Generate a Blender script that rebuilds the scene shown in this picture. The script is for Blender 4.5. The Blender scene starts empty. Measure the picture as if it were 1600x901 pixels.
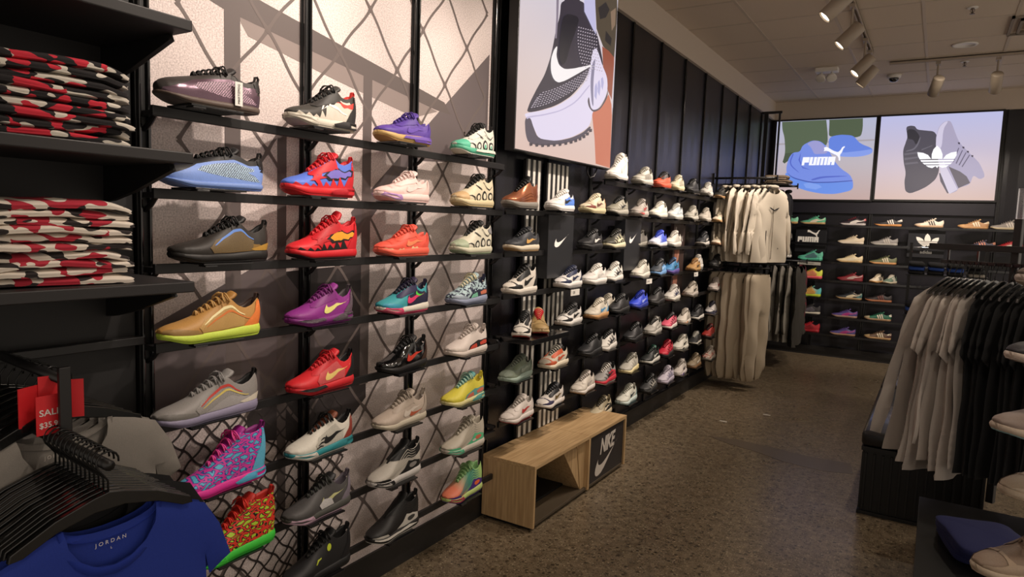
import bpy, bmesh, math, random
import numpy as np
from mathutils import Vector, Matrix, Euler
from mathutils.geometry import delaunay_2d_cdt
PI = math.pi
S = bpy.context.scene
COL = S.collection

# ------------------------------------------------------------------ camera, light, exposure
YAW, PITCH, ROLL, FPX = -.55791485, -.09621892, .03566034, 1059.85
fwd = Vector((math.sin(YAW)*math.cos(PITCH), math.cos(YAW)*math.cos(PITCH), math.sin(PITCH)))
rt = Vector((math.cos(YAW), -math.sin(YAW), 0)); up = rt.cross(fwd)
r2 = rt*math.cos(ROLL)+up*math.sin(ROLL); u2 = up*math.cos(ROLL)-rt*math.sin(ROLL)
cam = bpy.data.cameras.new('camera'); cam.sensor_width = 36; cam.lens = FPX/1600*36; cam.clip_start = .05
co = bpy.data.objects.new('camera', cam); COL.objects.link(co)
co.matrix_world = Matrix(((r2.x, u2.x, -fwd.x, 0), (r2.y, u2.y, -fwd.y, 0), (r2.z, u2.z, -fwd.z, 1.6), (0, 0, 0, 1)))
S.camera = co
S.view_settings.view_transform = 'Standard'; S.view_settings.look = 'None'
S.view_settings.exposure = 0.0; S.view_settings.gamma = 1.0; S.view_settings.use_curve_mapping = False
w = bpy.data.worlds.new('world'); S.world = w; w.use_nodes = True
w.node_tree.nodes['Background'].inputs[0].default_value = (1.0, .86, .72, 1)
w.node_tree.nodes['Background'].inputs[1].default_value = .68
WARM = (1.0, .85, .73)
SPOT_W = 88.0          # watts of each track spot
# track spots: (lamp x, y, z, target x, y, z, watts factor)
SPOTS = [(-.62, 1.55, 3.05, -1.95, 1.35, 2.05, 1.0), (-.62, 2.35, 3.05, -1.95, 2.05, 2.0, 1.0), (-.62, 3.15, 3.05, -1.95, 2.9, 1.9, .85),
         (-.62, 3.85, 3.05, -1.95, 3.7, 1.7, 1.15), (-.62, 4.95, 3.05, -1.95, 4.5, 1.7, 1.4), (-.62, 5.72, 3.05, -1.95, 5.3, 1.7, 1.4),
         (-.62, 6.75, 3.05, -1.85, 6.2, 1.7, 1.4), (-.62, 7.2, 3.05, -1.7, 7.1, 1.7, 1.05)]
BACKSPOTS = [(-.145, 7.9, 3.05, -.75, 9.6, 1.3, 1.0), (.334, 7.92, 3.05, .3, 9.6, 1.3, 1.0), (.93, 7.9, 3.05, -1.2, 9.6, 1.3, 1.3)]  # last lamp is added out of view to brighten the back wall

# ------------------------------------------------------------------ helpers
def lin(h):
    c = [int(h[i:i+2], 16)/255 for i in (0, 2, 4)]
    return tuple(((x+.055)/1.055)**2.4 if x > .04045 else x/12.92 for x in c)+(1,)
_m = {}
def newmat(key):
    m = bpy.data.materials.new(key); m.use_nodes = True
    nt = m.node_tree; b = nt.nodes['Principled BSDF']
    return m, nt, b
def N(nt, t, **kw):
    n = nt.nodes.new(t)
    for k, v in kw.items():
        if k.startswith('i_'): n.inputs[k[2:].replace('_', ' ')].default_value = v
        else: setattr(n, k, v)
    return n
def mat(c, rough=.55, metal=0, coat=0, bump=.0, bscale=400, spec=.5, alpha=1, emit=0):
    k = (c, rough, metal, coat, bump, bscale, spec, alpha, emit)
    if k in _m: return _m[k]
    m, nt, b = newmat('surface_'+c)
    b.inputs['Base Color'].default_value = lin(c); b.inputs['Roughness'].default_value = rough
    b.inputs['Metallic'].default_value = metal; b.inputs['Coat Weight'].default_value = coat
    b.inputs['Specular IOR Level'].default_value = spec; b.inputs['Alpha'].default_value = alpha
    tc = N(nt, 'ShaderNodeTexCoord'); no = N(nt, 'ShaderNodeTexNoise'); no.inputs['Scale'].default_value = bscale
    nt.links.new(tc.outputs['Object'], no.inputs['Vector'])
    mx = N(nt, 'ShaderNodeMix', data_type='RGBA', blend_type='MULTIPLY'); mx.inputs[0].default_value = .25
    mx.inputs[6].default_value = lin(c); nt.links.new(no.outputs['Fac'], mx.inputs[7]); 
    mp = N(nt, 'ShaderNodeMapRange'); mp.inputs[3].default_value = .8; mp.inputs[4].default_value = 1.15
    nt.links.new(no.outputs['Fac'], mp.inputs[0]); nt.links.new(mp.outputs[0], mx.inputs[7])
    nt.links.new(mx.outputs[2], b.inputs['Base Color'])
    if bump:
        bp = N(nt, 'ShaderNodeBump'); bp.inputs['Strength'].default_value = bump; bp.inputs['Distance'].default_value = .001
        nt.links.new(no.outputs['Fac'], bp.inputs['Height']); nt.links.new(bp.outputs[0], b.inputs['Normal'])
    if emit:
        b.inputs['Emission Color'].default_value = lin(c); b.inputs['Emission Strength'].default_value = emit
    _m[k] = m; return m
def emit_mat(c, s=1.0):
    k = ('E', c, s)
    if k in _m: return _m[k]
    m, nt, b = newmat('lit_'+c); b.inputs['Base Color'].default_value = (0.02, 0.02, 0.02, 1)
    b.inputs['Roughness'].default_value = .4
    b.inputs['Emission Color'].default_value = lin(c); b.inputs['Emission Strength'].default_value = s
    _m[k] = m; return m
def empty(name, loc=(0, 0, 0), rz=0, label=None, cat=None, group=None):
    o = bpy.data.objects.new(name, None); COL.objects.link(o); o.empty_display_size = .05
    o.location = loc; o.rotation_euler = (0, 0, rz)
    tag(o, label, cat, group); return o
def tag(o, label=None, cat=None, group=None, kind=None):
    if label: o['label'] = label
    if cat: o['category'] = cat
    if group: o['group'] = group
    if kind: o['kind'] = kind
    return o
def mesh(name, v, f, mats, parent=None, mi=None, smooth=True, bev=0):
    me = bpy.data.meshes.new(name); me.from_pydata([tuple(map(float, p)) for p in v], [], [tuple(map(int, q)) for q in f])
    if not isinstance(mats, (list, tuple)): mats = [mats]
    for m in mats: me.materials.append(m)
    if smooth: me.polygons.foreach_set('use_smooth', [True]*len(me.polygons))
    if mi is not None: me.polygons.foreach_set('material_index', mi)
    me.update()
    o = bpy.data.objects.new(name, me); COL.objects.link(o)
    if parent: o.parent = parent
    if bev:
        b = o.modifiers.new('bevel', 'BEVEL'); b.width = bev; b.segments = 2; b.limit_method = 'ANGLE'
    return o
class MB:
    def __init__(s): s.v = []; s.f = []; s.mi = []
    def add(s, v, f, mi=0):
        n = len(s.v); s.v += [tuple(p) for p in v]; s.f += [tuple(i+n for i in q) for q in f]; s.mi += [mi]*len(f)
    def box(s, x0, x1, y0, y1, z0, z1, mi=0):
        s.add([(x0,y0,z0),(x1,y0,z0),(x1,y1,z0),(x0,y1,z0),(x0,y0,z1),(x1,y0,z1),(x1,y1,z1),(x0,y1,z1)],
              [(0,3,2,1),(4,5,6,7),(0,1,5,4),(1,2,6,5),(2,3,7,6),(3,0,4,7)], mi)
    def tube(s, pts, r, n=6, mi=0, closed=False, cap=True):
        pts = [Vector(p) for p in pts]; R = r if isinstance(r, (list, tuple)) else [r]*len(pts)
        V = []; up = None
        for i, p in enumerate(pts):
            a = pts[i-1] if (i > 0 or closed) else p; b = pts[(i+1) % len(pts)] if (i < len(pts)-1 or closed) else p
            d = (b-a).normalized() if (b-a).length > 1e-9 else Vector((0, 0, 1))
            if up is None:
                up = Vector((0, 0, 1)) if abs(d.z) < .9 else Vector((1, 0, 0))
            sx = d.cross(up);
            if sx.length < 1e-6: sx = d.orthogonal()
            sx.normalize(); up = sx.cross(d).normalized()
            for k in range(n):
                t = 2*PI*k/n; V.append(p+sx*math.cos(t)*R[i]+up*math.sin(t)*R[i])
        F = []; m = len(pts)
        for i in range(m if closed else m-1):
            for k in range(n):
                a = i*n+k; b = i*n+(k+1) % n; c = ((i+1) % m)*n+(k+1) % n; d = ((i+1) % m)*n+k
                F.append((a, b, c, d))
        if cap and not closed: F += [tuple(range(n-1, -1, -1)), tuple((m-1)*n+k for k in range(n))]
        s.add(V, F, mi)
    def prism(s, poly, fa, fb, mi=0):
        """poly in 2D; fa,fb map (u,v) to the two faces"""
        n = len(poly); V = [fa(*p) for p in poly]+[fb(*p) for p in poly]
        F = [tuple(range(n)), tuple(range(2*n-1, n-1, -1))]+[(i, n+i, n+(i+1) % n, (i+1) % n) for i in range(n)]
        s.add(V, F, mi)
    def lathe(s, c, prof, n=20, mi=0, axis=None):
        M = Matrix.Translation(Vector(c))
        if axis is not None: M = M @ Vector((0, 0, 1)).rotation_difference(Vector(axis)).to_matrix().to_4x4()
        V = [M @ Vector((r*math.cos(2*PI*k/n), r*math.sin(2*PI*k/n), z)) for r, z in prof for k in range(n)]
        F = [(i*n+k, i*n+(k+1) % n, (i+1)*n+(k+1) % n, (i+1)*n+k) for i in range(len(prof)-1) for k in range(n)]
        F += [tuple(range(n-1, -1, -1)), tuple((len(prof)-1)*n+k for k in range(n))]
        s.add(V, F, mi)
    def build(s, name, mats, parent=None, smooth=False, bev=0):
        return mesh(name, s.v, s.f, mats, parent, s.mi, smooth, bev)
def boxo(name, b, m, parent=None, bev=.002):
    k = MB(); k.box(*b); return k.build(name, m, parent, False, bev)
def text_obj(name, body, size, m, parent, M, extrude=.0008, bold=0, sx=1, shear=0, spacing=1):
    cu = bpy.data.curves.new(name, 'FONT'); cu.body = body; cu.size = size; cu.extrude = extrude; cu.offset = bold
    cu.shear = shear; cu.space_character = spacing; cu.align_x = 'CENTER'; cu.align_y = 'CENTER'; cu.resolution_u = 3
    t = bpy.data.objects.new(name, cu); COL.objects.link(t)
    dg = bpy.context.evaluated_depsgraph_get(); me = bpy.data.meshes.new_from_object(t.evaluated_get(dg))
    bpy.data.objects.remove(t); me.name = name
    me.materials.clear(); me.materials.append(m)
    me.transform(Matrix.Diagonal((sx, 1, 1, 1))); me.transform(M)
    o = bpy.data.objects.new(name, me); COL.objects.link(o); o.parent = parent; return o
def block_letters(word, size, gap=.06, slant=.12):
    """heavy block capitals with thin counters, as polygons centred on the origin"""
    G = {'P': (.78, [[(0, 0), (.30, 0), (.30, .34), (.78, .34), (.78, 1), (0, 1), (0, .88), (.46, .88), (.46, .50), (.36, .50), (.36, .88), (0, .88)]]),
         'U': (.80, [[(0, 0), (.80, 0), (.80, 1), (.46, 1), (.46, .16), (.35, .16), (.35, 1), (0, 1)]]),
         'M': (1.15, [[(0, 0), (.32, 0), (.32, .84), (.42, .84), (.42, 0), (.73, 0), (.73, .84), (.83, .84), (.83, 0), (1.15, 0), (1.15, 1), (0, 1)]]),
         'A': (.80, [[(0, 0), (.34, 0), (.34, .36), (.46, .36), (.46, 0), (.80, 0), (.80, 1), (.46, 1), (.46, .52), (.34, .52), (.34, .84), (.46, .84), (.46, 1), (0, 1)]])}
    tot = sum(G[c][0]+gap for c in word)-gap; x = -tot/2; out = []
    for c in word:
        w_, ps = G[c]
        for p in ps: out.append([((x+a+slant*(b-.5))*size, (b-.5)*size) for a, b in p])
        x += w_+gap
    return out
def frame_mat(o, ux, uy):
    """matrix whose local x,y run along ux,uy with origin o"""
    ux = Vector(ux).normalized(); uy = Vector(uy).normalized(); n = ux.cross(uy)
    return Matrix(((ux.x, uy.x, n.x, o[0]), (ux.y, uy.y, n.y, o[1]), (ux.z, uy.z, n.z, o[2]), (0, 0, 0, 1)))
def flat(poly, f3, m, name, parent, t=None):
    """thin printed shape on a board"""
    vs = [Vector(p) for p in poly]; n = len(vs)
    co_, _, fc, *_r = delaunay_2d_cdt(vs, [(i, (i+1) % n) for i in range(n)], [], 1, 1e-6)
    return [f3(*p) for p in co_], [tuple(q) for q in fc]
def bez(pts, n=8):
    out = []
    for a, b, c, d in pts:
        for i in range(n):
            t = i/n; out.append(tuple((1-t)**3*a[k]+3*(1-t)**2*t*b[k]+3*(1-t)*t*t*c[k]+t**3*d[k] for k in (0, 1)))
    return out
SWOOSH = bez([((1, 1), (.62, .66), (.40, .0), (.16, .0)), ((.16, .0), (.0, .0), (-.04, .22), (.13, .62)),
              ((.13, .62), (.10, .38), (.20, .33), (.30, .36)), ((.30, .36), (.45, .40), (.75, .72), (1, 1))], 7)
# ------------------------------------------------------------------ shoe builder
L0 = .30
OUTL = ([0, .015, .05, .12, .25, .42, .58, .70, .80, .88, .94, .98, 1], [.006, .018, .027, .0335, .0350, .0355, .041, .0455, .0455, .0415, .033, .020, .007])
PROF = {  # sole-top (heel, mid, toe); topline table s->z
 'af1': ((.034, .031, .027), [0,.04,.10,.18,.26,.34,.40,.55,.68,.80,.90,.96,1], [.098,.096,.084,.077,.084,.108,.104,.086,.070,.062,.057,.050,.038]),
 'run': ((.040, .033, .027), [0,.04,.10,.18,.26,.34,.40,.55,.68,.80,.90,.96,1], [.104,.100,.086,.078,.088,.112,.108,.088,.071,.061,.056,.051,.042]),
 'ae':  ((.022, .020, .018), [0,.04,.10,.18,.26,.34,.40,.55,.68,.80,.90,.96,1], [.108,.104,.092,.090,.100,.108,.104,.095,.084,.075,.067,.059,.046]),
 'bball': ((.034, .027, .026), [0,.04,.10,.18,.26,.34,.40,.55,.68,.80,.90,.96,1], [.118,.112,.096,.088,.098,.122,.116,.093,.075,.064,.058,.052,.042]),
 'mid': ((.034, .030, .028), [0,.04,.10,.18,.26,.34,.40,.55,.68,.80,.90,.96,1], [.136,.134,.122,.114,.118,.138,.130,.101,.079,.067,.060,.053,.043]),
 'high': ((.034, .031, .028), [0,.04,.10,.18,.26,.34,.40,.55,.68,.80,.90,.96,1], [.166,.166,.160,.156,.160,.170,.148,.108,.078,.064,.056,.048,.037]),
 'samba': ((.024, .022, .021), [0,.04,.10,.18,.26,.34,.40,.55,.68,.80,.90,.96,1], [.088,.084,.072,.064,.072,.092,.088,.070,.056,.048,.042,.037,.030]),
}
KIND = {'af1': 'af1', 'af1f': 'af1', 'run': 'run', 'tn': 'run', 'ae': 'ae', 'bball': 'bball', 'mid': 'mid', 'midt': 'mid', 'high': 'high', 'hit': 'mid',
        'slip': 'mid', 'wavy': 'mid', 'tatum': 'bball', 'wave': 'mid', 'foam': 'mid', 'samba': 'samba', 'samf': 'samba'}
def smooth01(x): x = np.clip(x, 0, 1); return x*x*(3-2*x)
class Form:
    def __init__(s, kind, size=1):
        (a, b, c), s.ts, s.tz = PROF[KIND[kind]]; s.h, s.m, s.t = a, b, c; s.L = L0*size; s.kind = kind
    def W(s, t): return np.interp(t, *OUTL)
    def z0(s, t): return np.interp(t, [0, .2, .45, .75, .92, 1], [s.h, s.h, s.m, s.t, s.t+.003, s.t+.008])
    def T(s, t):
        # smoothed topline
        return (np.interp(t-.015, s.ts, s.tz)+2*np.interp(t, s.ts, s.tz)+np.interp(t+.015, s.ts, s.tz))/4
    def B(s, t): return .018*smooth01((t-.72)/.30)**1.4 + .004*smooth01((.06-t)/.06)
    def w(s, t, h):
        c = smooth01((t-.30)/.42); lean = .30 if s.kind not in ('high', 'mid') else .26
        h = np.clip(h, 0, 1); op = 1-lean*h**1.4; cl = np.sqrt(np.clip(1-np.abs(h)**2.5, 0, 1))
        return s.W(t)*((1-c)*op+c*cl)*(1+.05*np.sin(PI*np.clip(h, 0, 1)))
    def cy(s, t): return -.006*np.sin(PI*t)**2*(t > .3)*smooth01((t-.3)/.3)
    def P(s, t, h, side, off=0):
        z0 = s.z0(t); T = s.T(t); e = 1e-3
        x = (t-.5)*s.L; y = s.w(t, h); z = z0+h*(T-z0)
        dyh = (s.w(t, np.minimum(h+e, 1))-s.w(t, h-e))/(2*e)/np.maximum(T-z0, 1e-4)
        dyt = (s.w(t+e, h)-s.w(t-e, h))/(2*e)/s.L
        n = np.stack([-dyt, np.ones_like(y), -dyh], -1); n /= np.linalg.norm(n, axis=-1, keepdims=True)
        x = x-.008*np.clip(1-t*4, 0, 1)**2*np.sin(PI*np.clip(h, 0, 1)*.95)+.007*np.clip(t*6-5, 0, 1)**2*np.sin(PI*np.clip(h, 0, 1)*.6+.4)
        return np.stack([x+off*n[..., 0], side*(y+off*n[..., 1])+s.cy(t), z+off*n[..., 2]], -1)
def stations(n):
    a = np.linspace(0, 1, n); return .5-.5*np.cos(PI*(a*.86+.07)); 
def loft(rows):  # rows: (n,k,3) closed rings? open strips
    n, k, _ = rows.shape; v = rows.reshape(-1, 3)
    f = [(i*k+j, (i+1)*k+j, (i+1)*k+j+1, i*k+j+1) for i in range(n-1) for j in range(k-1)]
    return v, f
def mupper(c, st, key):
    k = ('U', c, tuple(sorted(st.items())), key)
    if k in _m: return _m[k]
    fl = c.split('*'); c0 = fl[0]; fx = fl[1] if len(fl) > 1 else ''
    m, nt, b = newmat('shoe_'+c0)
    tc = N(nt, 'ShaderNodeTexCoord'); L = nt.links
    no = N(nt, 'ShaderNodeTexNoise'); no.inputs['Scale'].default_value = 260; L.new(tc.outputs['Object'], no.inputs['Vector'])
    base = N(nt, 'ShaderNodeMix', data_type='RGBA'); d = lin(c0)
    base.inputs[6].default_value = tuple(x*.86 for x in d[:3])+(1,); base.inputs[7].default_value = tuple(min(1, x*1.12) for x in d[:3])+(1,)
    L.new(no.outputs['Fac'], base.inputs[0]); out = base.outputs[2]
    b.inputs['Roughness'].default_value = .55; h = no.outputs['Fac']; bs = .25
    if fx == 'g': b.inputs['Roughness'].default_value = .12; b.inputs['Coat Weight'].default_value = 1; bs = .02
    if fx == 'm': b.inputs['Metallic'].default_value = .55; b.inputs['Roughness'].default_value = .28; bs = .05
    def web(cs, scale):
        vo = N(nt, 'ShaderNodeTexVoronoi', feature='DISTANCE_TO_EDGE'); vo.inputs['Scale'].default_value = scale
        mp = N(nt, 'ShaderNodeMapping'); mp.inputs['Scale'].default_value = (.55, .3, 1.3); mp.inputs['Rotation'].default_value = (0, .6, 0)
        nz = N(nt, 'ShaderNodeTexNoise'); nz.inputs['Scale'].default_value = 30
        L.new(tc.outputs['Object'], nz.inputs['Vector']); ad = N(nt, 'ShaderNodeVectorMath', operation='MULTIPLY_ADD')
        ad.inputs[1].default_value = (.03, .03, .03); L.new(nz.outputs['Color'], ad.inputs[0]); L.new(tc.outputs['Object'], ad.inputs[2])
        L.new(ad.outputs[0], mp.inputs[0]); L.new(mp.outputs[0], vo.inputs['Vector'])
        r = N(nt, 'ShaderNodeValToRGB'); r.color_ramp.interpolation = 'CONSTANT'
        r.color_ramp.elements[0].color = lin(cs[0]); r.color_ramp.elements[1].position = .09; r.color_ramp.elements[1].color = lin(cs[1])
        e = r.color_ramp.elements.new(.2); e.color = lin(cs[2]); L.new(vo.outputs['Distance'], r.inputs[0]); return r.outputs[0], vo.outputs['Distance']
    if 'w' in st and key == 'u': out, h = web(st['w'].split(','), 62); bs = .4
    if 'x' in st and key == 'u':
        cs = st['x'].split(','); nz = N(nt, 'ShaderNodeTexNoise'); nz.inputs['Scale'].default_value = 75; L.new(tc.outputs['Object'], nz.inputs['Vector'])
        r = N(nt, 'ShaderNodeValToRGB'); r.color_ramp.interpolation = 'CONSTANT'; r.color_ramp.elements[0].color = lin(cs[0])
        r.color_ramp.elements[1].position = .48; r.color_ramp.elements[1].color = lin(cs[1]); L.new(nz.outputs['Fac'], r.inputs[0]); out = r.outputs[0]
    if 'G' in st and key == 'u':
        cs = st['G'].split(','); sp = N(nt, 'ShaderNodeSeparateXYZ'); L.new(tc.outputs['Object'], sp.inputs[0])
        mr = N(nt, 'ShaderNodeMapRange'); mr.inputs[1].default_value = .12; mr.inputs[2].default_value = -.12; L.new(sp.outputs['X'], mr.inputs[0])
        r = N(nt, 'ShaderNodeValToRGB'); r.color_ramp.elements[0].color = lin(cs[0]); r.color_ramp.elements[1].color = lin(cs[2])
        r.color_ramp.elements[0].position = .15; e = r.color_ramp.elements.new(.55); e.color = lin(cs[1]); L.new(mr.outputs[0], r.inputs[0]); out = r.outputs[0]
    if fx in ('n', 'k'):   # woven mesh / lattice
        sc = 150 if fx == 'n' else 320
        mp = N(nt, 'ShaderNodeMapping'); mp.inputs['Rotation'].default_value = (0, .5, 0); mp.inputs['Scale'].default_value = (1, 0, 1.6)
        L.new(tc.outputs['Object'], mp.inputs[0])
        ck = N(nt, 'ShaderNodeTexVoronoi'); ck.inputs['Scale'].default_value = sc; ck.inputs['Randomness'].default_value = .15; L.new(mp.outputs[0], ck.inputs['Vector'])
        r = N(nt, 'ShaderNodeValToRGB'); r.color_ramp.elements[0].position = .38; r.color_ramp.elements[1].position = .5
        dk = .10 if fx == 'n' else .45
        r.color_ramp.elements[0].color = tuple(x*dk for x in d[:3])+(1,); r.color_ramp.elements[1].color = tuple(min(1, x*1.5) for x in d[:3])+(1,)
        L.new(ck.outputs['Distance'], r.inputs[0]); out = r.outputs[0]; h = ck.outputs['Distance']; bs = .5
    if fx == 's':
        vo = N(nt, 'ShaderNodeTexVoronoi'); vo.inputs['Scale'].default_value = 420; L.new(tc.outputs['Object'], vo.inputs['Vector'])
        r = N(nt, 'ShaderNodeValToRGB'); r.color_ramp.interpolation = 'CONSTANT'; r.color_ramp.elements[0].color = lin('b0a8a8')
        r.color_ramp.elements[1].position = .22; r.color_ramp.elements[1].color = d; L.new(vo.outputs['Distance'], r.inputs[0]); out = r.outputs[0]
    L.new(out, b.inputs['Base Color'])
    bp = N(nt, 'ShaderNodeBump'); bp.inputs['Strength'].default_value = bs; bp.inputs['Distance'].default_value = .001
    L.new(h, bp.inputs['Height']); L.new(bp.outputs[0], b.inputs['Normal'])
    _m[k] = m; return m
def zig(pts): return pts
def sw(x0, x1, h0, h1): # swoosh in (s,h): hook at toe side (large s), tail toward heel, up
    return [(x1-(x1-x0)*x, h0+(h1-h0)*y) for x, y in SWOOSH]
def band(pts, wd):      # thick polyline in (s,h)
    up_, dn = [], []
    for i, p in enumerate(pts):
        a = pts[max(0, i-1)]; b = pts[min(len(pts)-1, i+1)]; dx, dy = (b[0]-a[0])*3, b[1]-a[1]; l = math.hypot(dx, dy) or 1
        k = wd*(math.sin(PI*(i+.4)/(len(pts)-.2))*.8+.2)
        up_.append((p[0]-dy/l*k/3, p[1]+dx/l*k)); dn.append((p[0]+dy/l*k/3, p[1]-dx/l*k))
    return up_+dn[::-1]
def ell(cx, cy, rx, ry, n=16, rot=0):
    return [(cx+rx*math.cos(t)*math.cos(rot)-ry/3*math.sin(t)*math.sin(rot), cy+3*rx*math.cos(t)*math.sin(rot)+ry*math.sin(t)*math.cos(rot)) for t in [2*PI*i/n for i in range(n)]]
def jag(x0, x1, y0, amp, n):   # row of teeth
    p = [(x0, 0)]
    for i in range(n):
        a = x0+(x1-x0)*i/n; b = x0+(x1-x0)*(i+1)/n; p += [(a+(b-a)*.15, y0*.3), (b-(b-a)*.25, y0+amp*(.6+.4*math.sin(i*2.3+1)))]
    p += [(x1, 0)]; return p
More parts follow.
